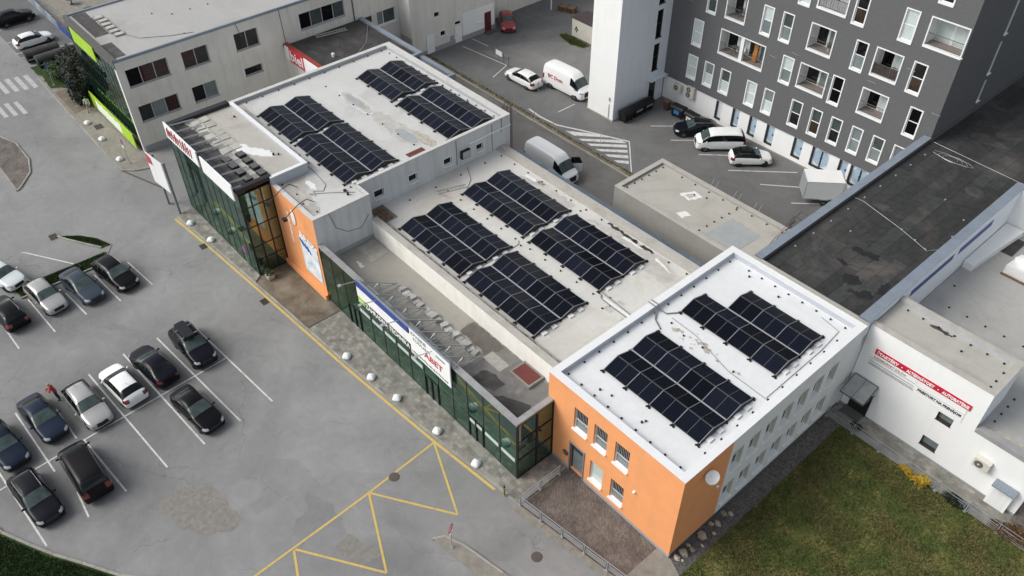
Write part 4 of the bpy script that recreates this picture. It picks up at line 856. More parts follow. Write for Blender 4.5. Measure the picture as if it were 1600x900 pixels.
# ---- showroom wing
sh = thing('showroom_building', 'single storey green glass showroom under the blue and white shop boards', 'building', (-47.36, 21.2, 0))
sx0, sx1, sy0, st, sr = -47.36, -24.1, 21.2, 5.8, 3.95
MB().face([(sx0, sy0 + .3, sr), (-24.64, sy0 + .3, sr), (-24.64, 26.2, sr), (sx0, 26.2, sr)]).face([(-24.64, sy0 + .3, sr), (sx1 - .05, sy0 + .3, sr), (sx1 - .05, 24.4, sr), (-24.64, 24.4, sr)]).obj('roof', 'membrane_show', sh)
b = MB().box(sx0, sy0, st - .18, sx1, sy0 + .42, st, 0).box(sx0, sy0 + .12, sr - .3, sx1, sy0 + .34, st - .18, 1).box(sx1 - .42, sy0 + .42, st - .18, sx1, 24.39, st, 0).box(sx1 - .34, sy0 + .42, sr - .3, sx1 - .12, 24.38, st - .18, 1)
b.obj('parapet', ['parapet_grey', 'parapet_grey'], sh)
flat(sh, [(-31.6, 21.8), (-24.75, 21.8), (-24.75, 24.2), (-25.2, 26.15), (-34.4, 26.15), (-34.4, 24.9), (-31.6, 24.6)], sr + .006, 'felt_worn', 'worn_felt', 89, .16)
for i, (q, m_) in enumerate([([(-34.3, 24.8), (-31.2, 24.6), (-30.8, 26.1), (-34.3, 26.1)], 'felt_brown'), ([(-28.9, 24.2), (-29.3, 26.1), (-30.7, 26.1), (-30.4, 24.4)], 'felt_worn'), ([(-30.2, 22.3), (-28.3, 22.9), (-28.3, 23.9), (-29.4, 24.0), (-30.4, 23.5)], 'bitumen_patch'), ([(-27.6, 21.85), (-25.0, 21.85), (-24.8, 23.0), (-25.8, 24.0), (-27.4, 23.3), (-28.0, 22.6)], 'bitumen_patch'), ([(-37.4, 22.3), (-33.6, 22.3), (-33.6, 23.0), (-37.4, 22.9)], 'felt_worn'), ([(-47.1, 24.2), (-44.9, 24.2), (-45.0, 26.0), (-47.1, 26.0)], 'slab_pale')]): flat(sh, q, sr + .012 + .002 * i, m_, 'felt_patch', 90 + i, .1)
flat(sh, [(-31.2, 24.3), (-29.4, 24.3), (-29.4, 25.2), (-31.2, 25.2)], sr + .026, 'slab_pale', 'roof_slab', 99, .02)
flat(sh, oval(-27.4, 24.0, .8, .16), sr + .03, 'felt_worn', 'stain', 101, .1); flat(sh, oval(-45.2, 23.4, .5, .15), sr + .03, 'stain_pale', 'stain', 102, .12)
# glazing: front 14 bays, side 2 bays
def glazing(parent, plane, c, us, zs, mats, t=.09, proud=.05, rowmat=False):
    def bx(b, u0, u1, z0, z1, d0, d1):
        if plane == 'y': b.box(u0, c + d0, z0, u1, c + d1, z1)
        else: b.box(c - d1, u0, z0, c - d0, u1, z1)
    for i, u in enumerate(us):
        b = MB(); bx(b, u - t / 2, u + t / 2, zs[0], zs[-1], -proud, .12); b.obj('mullion', 'black_metal', parent)
    for i, (a, bb) in enumerate(zip(us, us[1:])):
        zz = zs
        for j, z in enumerate(zz):
            b = MB(); h = t if j in (0, len(zz) - 1) else t * .6
            bx(b, a + t / 2, bb - t / 2, max(z - h / 2, zs[0]), min(z + h / 2, zs[-1]), -proud * .6, .1); b.obj('transom', 'black_metal', parent)
        for j, (z0, z1) in enumerate(zip(zz, zz[1:])):
            b = MB(); bx(b, a + t / 2, bb - t / 2, z0 + .03, z1 - .03, .02, .04); b.obj('pane', mats[j % len(mats)] if rowmat else mats[(i * 3 + j) % len(mats)], parent)
us = [sx0 + .06 + (sx1 - sx0 - .12) * i / 14 for i in range(15)]
glazing(sh, 'y', sy0, us, [.12, 2.35, 3.9, 5.62], ['facade_glass', 'facade_glass', 'facade_glass_deep'], t=.06, proud=.0)
glazing(sh, 'x', sx1, [sy0 + .08, 22.95, 24.36], [.12, 2.0, 3.9, 5.62], ['facade_glass_side'], t=.12, proud=.04)
# doors in three bays
for k in (2, 8, 11):
    b = MB(); b.box(us[k] + .05, sy0 - .06, .14, us[k] + .13, sy0 + .01, 2.3).box(us[k + 1] - .13, sy0 - .06, .14, us[k + 1] - .05, sy0 + .01, 2.3).box((us[k] + us[k + 1]) / 2 - .05, sy0 - .06, .14, (us[k] + us[k + 1]) / 2 + .05, sy0 + .01, 2.3).box(us[k] + .13, sy0 - .06, 2.2, us[k + 1] - .13, sy0 + .01, 2.3)
    d = b.obj('door', 'black_metal', sh); MB().bar(((us[k] + us[k + 1]) / 2 - .12, sy0 - .1, .9), ((us[k] + us[k + 1]) / 2 - .12, sy0 - .1, 1.5), .03).obj('handle', 'chrome', d)
for k, s_ in ((12, ''), (13, ''), (11, ''), (5, ''), (6, ''), (3, ''), (4, ''), (7, '')):
    zc = 2.55 if k < 11 else 1.75
    MB().box(us[k] + .15, sy0 - .015, zc, us[k + 1] - .15, sy0 + .015, zc + .28).obj('window_sticker', 'glass_blind', sh)
# rooms behind the glass
MB().box(sx0 + .1, sy0 + .5, .05, sx1 - .5, 26.1, .11).obj('room_floor', 'room_floor', sh); MB().box(sx0 + .1, 25.9, .11, -24.7, 26.05, 3.7).obj('room_wall', 'room_wall', sh)
MB().box(sx0 + .1, sy0 + .36, 3.72, sx1 - .4, 24.3, 3.8).obj('room_ceiling', 'room_wall', sh)
random.seed(3)
for k in range(34):
    x = random.uniform(sx0 + .6, sx1 - 1.6); y = random.uniform(sy0 + .8, 24.6); hh = random.uniform(.5, 1.7)
    MB().box(0, 0, 0, random.uniform(.3, 1.1), random.uniform(.2, .6), hh).obj('display_stand', 'room_stuff', sh, local=True).location = Vector((x, y, .11)) - Vector(sh.location)
for x in (-45.2, -42, -39, -36, -33, -30, -27): MB().box(x, sy0 + .6, 3.3, x + .12, 25.8, 3.7).obj('ceiling_beam', 'sign_green', sh)

# shop boards on their steel trusses
def truss(t, xs, ytop, ztop, ybase, zbase, zlow):
    for x in xs:
        b = MB(); lx = x - t.location.x; ly = ytop - t.location.y
        b.bar((lx, ly, ztop - t.location.z), (lx, ybase - t.location.y, zbase - t.location.z), .06)
        b.bar((lx, ly, zlow - t.location.z), (lx, ybase - t.location.y, zbase - t.location.z), .05)
        b.bar((lx, ly, ztop - t.location.z), (lx, ly, zbase - t.location.z), .06)
        m_ = (ytop + ybase) / 2
        b.bar((lx, m_ - t.location.y, (zlow + zbase) / 2 - t.location.z), (lx, m_ - t.location.y, (ztop + zbase) / 2 - t.location.z), .04)
        b.bar((lx, ly, zbase + .2 - t.location.z), (lx, m_ - t.location.y, (ztop + zbase) / 2 - t.location.z), .04)
        b.bar((lx + .9, ly, ztop - .3 - t.location.z), (lx, ybase - t.location.y, zbase - t.location.z), .045)
        b.obj('support_truss', 'galvanised', t, local=True)
s1 = thing('shop_board', 'long blue and white shop board lettered ZÁHRADNÁ TECHNIKA above the green glass front', 'sign', (-41.75, 20.98, 4.6))
MB().box(0, 0, 0, 6.7, .08, .95).obj('lower_panel', 'sign_white', s1, local=True); MB().box(0, -.004, .95, 6.5, .08, 1.62).obj('blue_panel', 'sign_blue', s1, local=True); MB().box(-.03, -.03, 1.62, 6.75, .12, 1.7).obj('top_rail', 'parapet_blue', s1, local=True)
MB().box(.9, 0.02, -.72, 6.65, .08, 0).obj('name_strip', 'text_black', s1, local=True); MB().box(0, 0.02, -.62, .85, .08, 0).obj('logo_strip', 'sign_green', s1, local=True)
lettering('ZÁHRADNÁ TECHNIKA', s1, 'y', 20.97, -40.75, 4.03, .62, 'sign_white', 5.55, .012)
b = MB()
for k in range(5): b.bar((.05 + .16 * k, .0, -.55 + .05 * k), (.35 + .1 * k, .0, -.25 - .02 * k), .05)
b.obj('logo', 'sign_white', s1, local=True)
truss(s1, [-41.3, -39.4, -37.7, -36.0], 21.1, 6.2, 24.2, 4.15, 4.7)
s2 = thing('shop_board', 'white shop board lettered DVERE PODLAHY with a red name, right of the blue one', 'sign', (-35.0, 20.94, 3.9))
MB().box(0, 0, 0, 4.5, .08, 2.5).obj('panel', 'sign_white', s2, local=True); MB().box(0, -.02, 2.5, 4.5, .12, 2.56).obj('top_rail', 'parapet_blue', s2, local=True)
lettering('DVERE', s2, 'y', 20.93, -34.8, 5.85, .42, 'text_grey', 1.7, .008); lettering('PODLAHY', s2, 'y', 20.93, -34.6, 5.4, .4, 'text_grey', 2.0, .004)
lettering('ABET', s2, 'y', 20.93, -33.4, 4.75, .78, 'sign_red_text', 2.1, .015)
marks(s2, .2, 4.3, -.01, .22, .2, 'text_black', 26, 4, .05)
MB().box(3.0, -.005, 1.92, 4.0, 0, 2.12).obj('rule', 'text_grey', s2, local=True)
truss(s2, [-34.3, -32.6, -31.2], 21.1, 6.35, 24.2, 4.15, 4.6)
for i, xx in enumerate((-42.6, -39.9, -37.2, -33.3)):
    la = thing('board_lamp', ['leftmost', 'second', 'third', 'rightmost'][i] + ' thin steel lamp arm over the shop boards', 'lamp', (xx + 1.0, 21.1, 6.1), 0, 'lamp arms over the shop boards')
    MB().bar((0, .6, -.2), (-.25, -1.3, .15), .045).obj('arm', 'galvanised', la, local=True); MB().box(-.36, -1.5, .1, -.14, -1.25, .2).obj('lamp_head', 'tray_grey', la, local=True)
ORD = 'first second third fourth fifth sixth seventh eighth ninth tenth eleventh twelfth thirteenth fourteenth fifteenth sixteenth seventeenth eighteenth nineteenth twentieth last'.split()
random.seed(21)
xs_ = [-40.5 + .43 * k for k in range(21)]
for k, x in enumerate(xs_):
    if k in (6, 11): continue
    bg_ = thing('ballast_block', ORD[k] + ' grey ballast block from the left in the row behind the shop boards', 'ballast block', (x, 24.15, 3.99), random.uniform(-.2, .2), 'concrete ballast blocks on the showroom roof'); bg_.hide_render = False
    dz = .12 if k % 3 else .3
    MB().box(-.2, -.3, 0, .22, .3, dz * .5).obj('lower_block', 'sandbag', bg_, local=True); MB().box(-.19, -.28, dz * .5 + .003, .2, .27, dz).obj('upper_block', 'sandbag', bg_, local=True)
rh = thing('roof_hatch', 'flat red roof hatch with pale rim on the showroom roof', 'roof hatch', (-28.9, 24.75, 3.96))
MB().box(0, 0, 0, 2.0, .14, .22).box(0, 1.3, 0, 2.0, 1.44, .22).box(0, .14, 0, .14, 1.3, .22).box(1.86, .14, 0, 2.0, 1.3, .22).obj('rim', 'concrete_old', rh, local=True); MB().box(.14, .14, 0, 1.86, 1.3, .2).obj('lid', 'hatch_red', rh, local=True)

# ---- glass corner block
gk = thing('glass_corner_block', 'three storey dark green glass block at the left end with clutter on its roof', 'building', (-66.75, 18.4, 0))
gx0, gx1, gy0, gy1, gt, gr = -66.75, -53.75, 18.4, 24.2, 8.95, 8.6
usg = [gx0 + .06 + (gx1 - gx0 - .12) * i / 10 for i in range(11)]
glazing(gk, 'y', gy0, usg, [.12, 2.6, 4.6, 6.6, 8.6], ['facade_glass', 'facade_glass', 'facade_glass_deep', 'facade_glass'], t=.06, proud=.0, rowmat=True)
glazing(gk, 'x', gx1, [gy0 + .1, 19.35, 20.3, 21.14], [.12, 1.6, 3.0, 5.0, 6.9, 8.3], ['facade_glass_side', 'facade_glass_deep'], t=.12, proud=.02)
MB().box(gx0 - .05, gy0 - .08, 8.6, gx1 + .1, gy0 + .4, gt).box(gx1 - .35, gy0 + .4, 8.6, gx1 + .1, 21.4, gt).box(gx0 - .05, gy0 + .4, 8.3, gx0 + .5, gy1, gt).obj('cornice', 'black_metal', gk)
MB().box(gx0 + .5, gy0 + .4, gr - .05, gx1 - .35, gy1, gr).box(gx1 - .35, 21.4, gr - .05, gx1, gy1, gr).obj('roof', 'membrane_beige', gk)
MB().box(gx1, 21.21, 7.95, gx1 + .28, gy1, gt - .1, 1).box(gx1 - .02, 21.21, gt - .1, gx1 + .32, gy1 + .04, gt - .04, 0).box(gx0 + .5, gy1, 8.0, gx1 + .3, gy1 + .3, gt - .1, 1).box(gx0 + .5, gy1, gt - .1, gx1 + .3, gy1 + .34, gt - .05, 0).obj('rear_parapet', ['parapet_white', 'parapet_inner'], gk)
MB().box(gx0 - .02, gy0 + .1, 0, gx0 + .1, gy1, 8.6).obj('end_wall', 'base_dark', gk)
MB().box(gx0 + .1, gy1 - .4, 0.1, gx1 - .1, gy1 - .2, 8.5).obj('room_wall', 'room_wall', gk)
for z in (.05, 2.95, 5.85): MB().box(gx0 + .15, gy0 + .3, z, gx1 - .15, gy1 - .4, z + .12).obj('room_floor', 'room_floor', gk)
for k in range(18):
    x = random.uniform(gx0 + .6, gx1 - 1.4); z = random.choice((.17, 3.07, 5.97)); MB().box(0, 0, 0, random.uniform(.5, 1.3), .6, random.uniform(.7, 1.5)).obj('desk', 'room_stuff', gk, local=True).location = Vector((x, random.uniform(gy0 + .7, gy0 + 3), z)) - Vector(gk.location)
MB().box(-54.9, gy0 + .6, 3.07, -54.0, 21.0, 5.0).box(-55.4, 19.0, 5.97, -54.3, 21.0, 7.4).obj('orange_partition', 'plaster_orange', gk)
flat(gk, [(-60.6, 21.6), (-59.2, 21.2), (-57.2, 22.3), (-56.3, 23.4), (-57.5, 23.3), (-58.6, 22.6)], gr + .008, 'stain_white', 'sealant_patch', 111, .18)
flat(gk, [(-66.2, 18.85), (-54.2, 18.85), (-54.2, 19.7), (-60, 20.2), (-66.2, 19.9)], gr + .003, 'bitumen_patch', 'dark_roof_patch', 113, .12)  # shade behind the sign boards, painted in as a dark strip of felt
flat(gk, oval(-64.5, 23.4, .9, .5), gr + .005, 'stain_brown', 'stain', 112, .12)
MB().cyl((-56.6, 23.2, gr), .09, .2, 10).cyl((-56.4, 23.55, gr), .07, .14, 10).cyl((-64.2, 23.6, gr), .08, .15, 10).obj('vent_pipe', 'black_plastic', gk)
gs1 = thing('roof_sign_board', 'white board with faded red lettering on the left part of the glass block roof edge', 'sign', (-66.3, 18.15, 7.9))
MB().box(0, 0, 0, 6.2, .1, 1.5).obj('panel', 'sign_white', gs1, local=True); marks(gs1, .5, 5.4, -.012, .3, 1.15, 'sign_red_text', 13, 3, .1)
gs2 = thing('roof_sign_board', 'blank white board on the right part of the glass block roof edge', 'sign', (-59.3, 18.1, 7.9))
MB().box(0, 0, 0, 5.4, .1, 1.5).obj('panel', 'sign_white', gs2, local=True)
for t_, xs in ((gs1, [-66.1, -64.8, -63.4, -62.0, -60.7]), (gs2, [-59.1, -57.8, -56.4, -55.0, -54.1])):
    for x in xs:
        b = MB(); lx = x - t_.location.x
        for dx in (0, .16): b.bar((lx + dx, .1, 1.1), (lx + dx, 2.6, .85), .05); b.bar((lx + dx, .1, .3), (lx + dx, 2.2, .8), .04)
        b.obj('support_truss', 'galvanised', t_, local=True)
random.seed(8)
for i in range(7):
    for j in range(2):
        if i in (2,) and j: continue
        t_ = thing('paving_slab', ['first', 'second', 'third', 'fourth', 'fifth', 'sixth', 'rightmost'][i] + ' pale loose slab of the ' + ['front', 'back'][j] + ' row on the glass block roof', 'slab', (-65.5 + .95 * i + random.uniform(-.1, .1), 20.6 + .85 * j, gr + .01), random.uniform(-.12, .12), 'loose slabs on the glass block roof')
        MB().box(-.42, -.36, 0, .42, .36, .07).obj('slab_body', 'slab_pale', t_, local=True)
for i in range(4):
    for j in range(2):
        t_ = thing('black_crate', ['first', 'second', 'third', 'rightmost'][i] + ' black ballast crate of the ' + ['front', 'back'][j] + ' row on the glass block roof', 'crate', (-58.3 + 1.15 * i, 19.9 + 1.25 * j, gr + .01), .05, 'black crates on the glass block roof')
        MB().box(-.38, -.32, 0, .38, .32, .22).obj('crate_body', 'black_plastic', t_, local=True); MB().box(-.34, -.28, .22, .34, .28, .25).obj('crate_fill', 'base_dark', t_, local=True)

# ---- annex with the red sign
ax = thing('annex_building', 'low annex with dark bitumen roof and red biel sign beside the cream block', 'building', (-78.3, 36.0, 0))
MB().wall('y', 36.0, -78.3, -67.5, 0, 5.9, [], .2).obj('front_wall', 'plaster_sand', ax)
MB().face([(-78.2, 36.05, 6.0), (-67.5, 36.05, 6.0), (-67.5, 42.4, 6.0), (-78.2, 42.4, 6.0)]).face([(-78.2, 42.4, 6.0), (-67.6, 42.4, 6.0), (-67.6, 45.5, 6.0), (-78.2, 45.5, 6.0)]).obj('roof', 'bitumen_dark', ax)
MB().box(-78.2, 45.4, 0, -66.9, 45.9, 6.2).box(-66.9, 45.4, 0, -61.4, 45.9, 5.9).box(-61.8, 42.5, 0, -61.4, 45.4, 5.9).box(-67.3, 44.1, 5.2, -66.9, 45.4, 6.15).obj('rear_parapet', 'parapet_blue', ax)
MB().box(-67.4, 42.4, 0, -61.8, 45.4, 4.9).obj('lower_roof', 'bitumen_dark', ax); MB().box(-66.7, 42.6, 4.91, -63.5, 45.2, 4.93).obj('leaf_litter', 'court_ground', ax, kind='stuff')
MB().box(-78.2, 35.9, 5.9, -67.5, 36.45, 6.25).obj('coping', 'sign_brickred', ax)
bs = thing('fascia_sign', 'red fascia sign with white letters biel on the low annex', 'sign', (-76.9, 35.9, 4.75))
MB().box(0, -.1, 0, 2.95, 0, 1.6).obj('red_panel', 'sign_red', bs, local=True); lettering('biel', bs, 'y', 35.79, -76.7, 5.0, 1.6, 'sign_white', 2.5, .02)
MB().box(-.9, -.08, 0, 0, 0, 1.5).box(2.95, -.08, 0, 9.4, 0, 1.5).obj('side_panel', 'sign_white', bs, local=True)
wlad = thing('wooden_ladder', 'wooden ladder lying on the dark annex roof below the cream wall', 'ladder', (-77.4, 39.5, 6.02), R(80))
MB().bar((0, 0, .05), (3.6, 0, .05), .07).bar((0, .5, .05), (3.6, .5, .05), .07).obj('stile', 'stain_grey', wlad, local=True)
for k in range(11): MB().bar((.2 + .32 * k, 0.03, .05), (.2 + .32 * k, .47, .05), .05).obj('rung', 'stain_grey', wlad, local=True)
MB().cyl((-72.6, 38.6, 6.0), .16, .3, 12).blob((-72.6, 38.6, 6.3), .2, .2, .14, 10, 4, half=True).obj('roof_vent', 'stain_white', ax)
cable(ax, [(-76.2, 45.3, 6.05), (-73.0, 43.0, 6.03), (-71.2, 40.5, 6.03), (-70.9, 38, 6.03)], .02, 'stain_grey')

# ---- left cream block
cb = thing('cream_office_block', 'large cream office block with green glass street front at upper left', 'building', (-91.3, 18.9, 0))
cx0, cx1, cy0, ct, crf = -91.3, -78.3, 18.9, 10.1, 9.95
cw = [(19.6, 23.75, 7.0, 8.85, 3, ('glass_dark', 'glass_red', 'glass_red')), (25.2, 27.95, 6.95, 8.8, 2, ('glass_red', 'glass_room')), (30.85, 33.5, 6.98, 8.85, 2, ('glass_dark', 'glass_dark')), (38.35, 43.95, 6.9, 8.7, 4, ('glass_dark', 'glass_mid', 'glass_dark', 'glass_mid')),
      (19.65, 23.75, 3.2, 4.95, 3, ('glass_room', 'glass_grey', 'glass_red')), (25.25, 27.9, 3.2, 4.95, 2, ('glass_dark', 'glass_grey')), (31.15, 33.2, 4.05, 4.95, 1, ('glass_dark',)), (47.9, 50.45, 4.35, 6.0, 2, ('glass_grey', 'glass_mid'))]
holes = [q[:4] for q in cw] + [(45.7, 47.2, 3.2, 5.9)]
MB().wall('x', cx1, cy0, 80, 0, ct - .05, holes, .25).obj('side_wall', 'plaster_cream', cb)
for q in cw: window(cb, 'x', cx1, *q[:4], frame='frame_grey' if q[0] < 45 else 'frame_white', panes=q[5], cols=q[4], rec=.18, sill='frame_grey' if q[0] < 45 else 'white_trim', sillp=.06 if q[0] < 45 else .2, ft=.08, cfrac=(.36,) if q[0] > 45 else None)
MB().box(cx1 - .2, 45.7, 3.2, cx1 - .15, 47.2, 5.9).obj('doorway', 'frame_brown', cb)
MB().box(cx1, cy0 + .2, 0, cx1 + .04, 36, .7).obj('plinth', 'base_grey', cb)
MB().face([(cx0, cy0 + .05, crf), (cx1 - .02, cy0 + .05, crf), (cx1 - .02, 80, crf), (cx0, 80, crf)]).obj('roof', 'membrane_left', cb)
MB().box(cx1 - .12, cy0, crf - .1, cx1 + .06, 80, ct + .02).box(cx0 - .05, cy0, crf - .1, cx0 + .15, 80, ct + .02).obj('roof_edge', 'parapet_blue', cb)
MB().box(cx0, cy0 - .06, 9.2, cx1 - .006, cy0 + .35, ct + .05).obj('cornice', 'base_dark', cb)
MB().face([(cx0, cy0, 0), (cx0, 80, 0), (cx0, 80, ct), (cx0, cy0, ct)][::-1]).obj('rear_wall', 'plaster_cream', cb)
usb = [cx0 + .06 + (cx1 - cx0 - .5) * i / 13 for i in range(14)]
glazing(cb, 'y', cy0, usb, [.2, 2.0, 4.2, 6.2, 7.9, 9.2], ['facade_glass_deep', 'facade_glass', 'facade_glass_deep'], t=.06, proud=.0)
MB().box(cx1 - .45, cy0 - .02, 0, cx1 - .006, cy0 + .1, 9.19).obj('corner_pier', 'plaster_cream', cb)
MB().box(cx0 + .1, cy0 + 4, .1, cx1 - .3, cy0 + 4.2, 9.1).obj('room_wall', 'room_wall', cb)
for z in (.05, 3.1, 6.2): MB().box(cx0 + .15, cy0 + .3, z, cx1 - .3, cy0 + 4, z + .15).obj('room_floor', 'room_floor', cb)
blocks_row(cb, [(x, y, crf) for x, y in lerp2((-84.5, 27.5), (-82.5, 60), 18) + [(-86, 26), (-79.5, 26.5), (-84, 35)]])
cable(cb, [(-84.5, 21.5, 9.98), (-81.5, 22.8, 9.98), (-80.0, 25.2, 9.98), (-79.2, 27.3, 9.98)], .03)
MB().bar((-78.24, 31.3, 9.9), (-78.24, 31.6, 8.4), .04).bar((-78.24, 36.2, 9.9), (-78.24, 36.3, 6.1), .04).bar((-78.2, 44.9, 10), (-78.2, 45.0, 0.1), .1).obj('downpipe', 'base_dark', cb)
MB().blob((-78.1, 29.5, 5.9), .12, .12, .14).obj('wall_light', 'sign_white', cb)
g1 = thing('shop_banner', 'bright green banner along the roof edge of the cream block glass front', 'banner', (-89.6, 18.7, 8.0))
MB().box(0, 0, 0, 6.1, .08, 1.55).obj('cloth', 'sign_green', g1, local=True)
for k in range(6): MB().bar((.3 + 1.1 * k, .1, 1.3), (.3 + 1.1 * k, 2.6, 2.0), .06).obj('support_arm', 'galvanised', g1, local=True)
g2 = thing('shop_banner', 'long green and white banner along the foot of the cream block glass front', 'banner', (-90.6, 18.4, .35))
MB().box(0, 0, 0, 11.6, .08, 1.7).obj('cloth', 'sign_green', g2, local=True); 
b = MB()
for k in range(9): b.prism([(1.6 + .75 * k, -.012), (2.1 + .75 * k, -.012), (2.2 + .75 * k, -.001), (1.7 + .75 * k, -.001)], .1 + .05 * (k % 3), 1.3 - .12 * (k % 2))
b.obj('white_stripes', 'sign_white', g2, local=True)
random.seed(31)
for i in range(6):
    t_ = thing('paving_slab', ['farthest left', 'second', 'third', 'fourth', 'fifth', 'rightmost'][i] + ' pale ballast slab behind the green banner on the cream block roof', 'slab', (-88.6 + 1.0 * i, 21.6 + random.uniform(-.1, .15), crf + .01), random.uniform(-.1, .1), 'ballast slabs on the cream block roof')
    MB().box(-.38, -.5, 0, .38, .5, .1).obj('slab_body', 'concrete_old', t_, local=True); MB().box(-.28, -.4, .102, .28, .4, .14).obj('slab_top', 'stain_grey', t_, local=True)
MB().box(-91, 19.6, crf, -84.5, 21.0, crf + .015).box(-82.5, 19.3, crf, -79.0, 20.4, crf + .014).obj('dark_roof_patch', 'bitumen_patch', cb)

# ---- rear cream blocks
rb = thing('rear_cream_block', 'cream rear block with red door and small windows facing the yard', 'building', (-92.0, 50.9, 0))
rw = [(54.25, 55.0, 4.2, 4.8, 'glass_dark'), (55.0, 55.75, 1.6, 2.25, 'glass_dark'), (60.7, 61.5, 1.55, 2.15, 'glass_mid'), (57.2, 58.1, 2.3, 2.75, 'glass_dark')]
MB().wall('x', -76.1, 50.9, 63.5, .6, 11, [q[:4] for q in rw], .22).obj('yard_wall', 'plaster_sand', rb)
MB().box(-76.2, 51.0, 0, -76.04, 63.5, .6).obj('plinth', 'base_grey', rb)
MB().wall('y', 50.9, -78.28, -76.1, 0, 11, [], .2).obj('return_wall', 'plaster_sand', rb); MB().box(-78.28, 50.84, 0, -76.08, 50.9, 2.6).obj('lower_band', 'stain_brown', rb)
MB().face([(-92, 63.5, 0), (-76.1, 63.5, 0), (-76.1, 63.5, 11), (-92, 63.5, 11)]).face([(-92, 50.9, 10.2), (-92, 50.9, 11), (-78.2, 50.9, 11), (-78.2, 50.9, 10.2)]).obj('rear_wall', 'plaster_sand', rb)
MB().box(-92, 50.9, 10.98, -76.1, 63.5, 11.1).obj('roof', 'membrane_left', rb)
for q in rw: window(rb, 'x', -76.1, *q[:4], frame='frame_white', panes=(q[4],), rec=.1, sill='white_trim', sillp=.15, ft=.04, surround='white_trim', sw=.06)
dd = MB().box(-76.08, 57.15, .1, -76.03, 58.15, 2.3).obj('white_door', 'white_trim', rb); MB().box(-76.03, 57.3, 1.1, -75.99, 57.4, 1.15).obj('handle', 'base_dark', dd)
MB().box(-76.1, 58.4, .62, -76.06, 63.3, 3.4).obj('white_wall_patch', 'plaster_white', rb)
MB().box(-76.08, 61.8, 0.1, -76.0, 62.8, 2.5).obj('red_door', 'door_maroon', rb); MB().box(-76.0, 61.6, 0, -75.2, 63.0, .12).obj('door_step', 'drain_brown', rb)
MB().box(-76.08, 56.4, 0.1, -76.02, 56.95, 1.2).obj('meter_cupboard', 'base_grey', rb); MB().box(-76.08, 52.9, 0.1, -76.02, 54.0, 2.3).obj('hatch_door', 'plaster_white', rb)
rc = thing('rear_beige_wing', 'beige rear wing behind the red car at the top edge', 'building', (-92.0, 63.5, 0))
MB().box(-95, 63.52, 0, -79.1, 95, 9.4).obj('wall', 'plaster_sand', rc); MB().box(-95, 63.52, 9.4, -79.1, 95, 9.5).obj('roof', 'membrane_left', rc); MB().box(-79.1, 63.6, 0, -79.04, 95, .7).obj('plinth', 'base_dark', rc)

# ---- beige container hut
hu = thing('storage_hut', 'small beige container hut with dark maroon roof behind the white tower', 'hut', (-68.2, 69.2, 0))
for k in range(12): MB().box(.01 + .42 * k, 0, 0.1, .4 + .42 * k, .06, 2.35).obj('wall_panel', 'container_beige', hu, local=True)
MB().box(0, .06, 0.05, 5.1, 2.5, 2.34).obj('body', 'container_beige', hu, local=True); MB().box(-.08, -.08, 2.35, 5.2, 2.6, 2.45).obj('roof', 'container_roof', hu, local=True)
b = MB()
for (px, pz, r_) in [(.75, 1.3, .13), (.6, 1.05, .1), (.95, 1.1, .12), (.8, .85, .09)]: b.box(px - r_, -.012, pz - r_, px + r_, 0, pz + r_)
b.obj('painted_mark', 'text_black', hu, local=True)

# ---- white stair tower and dark apartment block
tw = thing('stair_tower', 'tall plain white stair tower attached to the dark apartment block', 'tower', (-54.7, 58.45, 0))
th_ = [(64.0, 64.95, 7.55, 10.55), (64.0, 64.95, 3.85, 6.85), (64.0, 64.95, 11.2, 14.2), (64.0, 64.95, 15.0, 18.0)]
MB().wall('y', 58.45, -54.7, -51.0, 0, 27, [], .2).obj('front_wall', 'plaster_white', tw)
MB().wall('x', -51.0, 58.45, 66.2, 0, 27, th_ + [(63.9, 65.0, .1, 2.95)], .22).obj('side_wall', 'plaster_white_shaded', tw)
MB().face([(-54.7, 58.45, 0), (-54.7, 75, 0), (-54.7, 75, 27), (-54.7, 58.45, 27)][::-1]).face([(-54.7, 75, 0), (-51.0, 75, 0), (-51, 75, 27), (-54.7, 75, 27)][::-1]).face([(-54.7, 58.45, 27), (-51, 58.45, 27), (-51, 75, 27), (-54.7, 75, 27)]).obj('rear_wall', 'plaster_white', tw)
for h in th_: window(tw, 'x', -51.0, *h, frame='frame_dark', panes=('glass_dark',), rows=2, rec=.1, ft=.06, sill='frame_dark', sillp=.06)
dd = MB().box(-51.16, 63.9, .1, -51.08, 64.0, 2.95).box(-51.16, 64.9, .1, -51.08, 65.0, 2.95).box(-51.16, 64.0, 2.85, -51.08, 64.9, 2.95).obj('door', 'frame_dark', tw); MB().box(-51.14, 64.0, .1, -51.1, 64.9, 2.85).obj('door_leaf', 'glass_room', dd)
MB().box(-51.0, 63.4, 3.0, -50.3, 66.1, 3.06).obj('door_canopy', 'glass_frost', tw)
MB().box(-54.78, 58.3, 0, -50.9, 58.44, .12).obj('base_strip', 'kerb_concrete', tw); MB().bar((-51.6, 58.4, .2), (-51.6, 58.4, 1.8), .05).box(-51.7, 58.38, 2.2, -51.5, 58.44, 2.6).obj('downpipe', 'tray_grey', tw)
ap = thing('apartment_block', 'dark grey apartment block with white framed windows above a white ground floor', 'building', (-51.0, 66.2, 0))
AX0, AX1, AY = -51.0, -22.2, 66.2
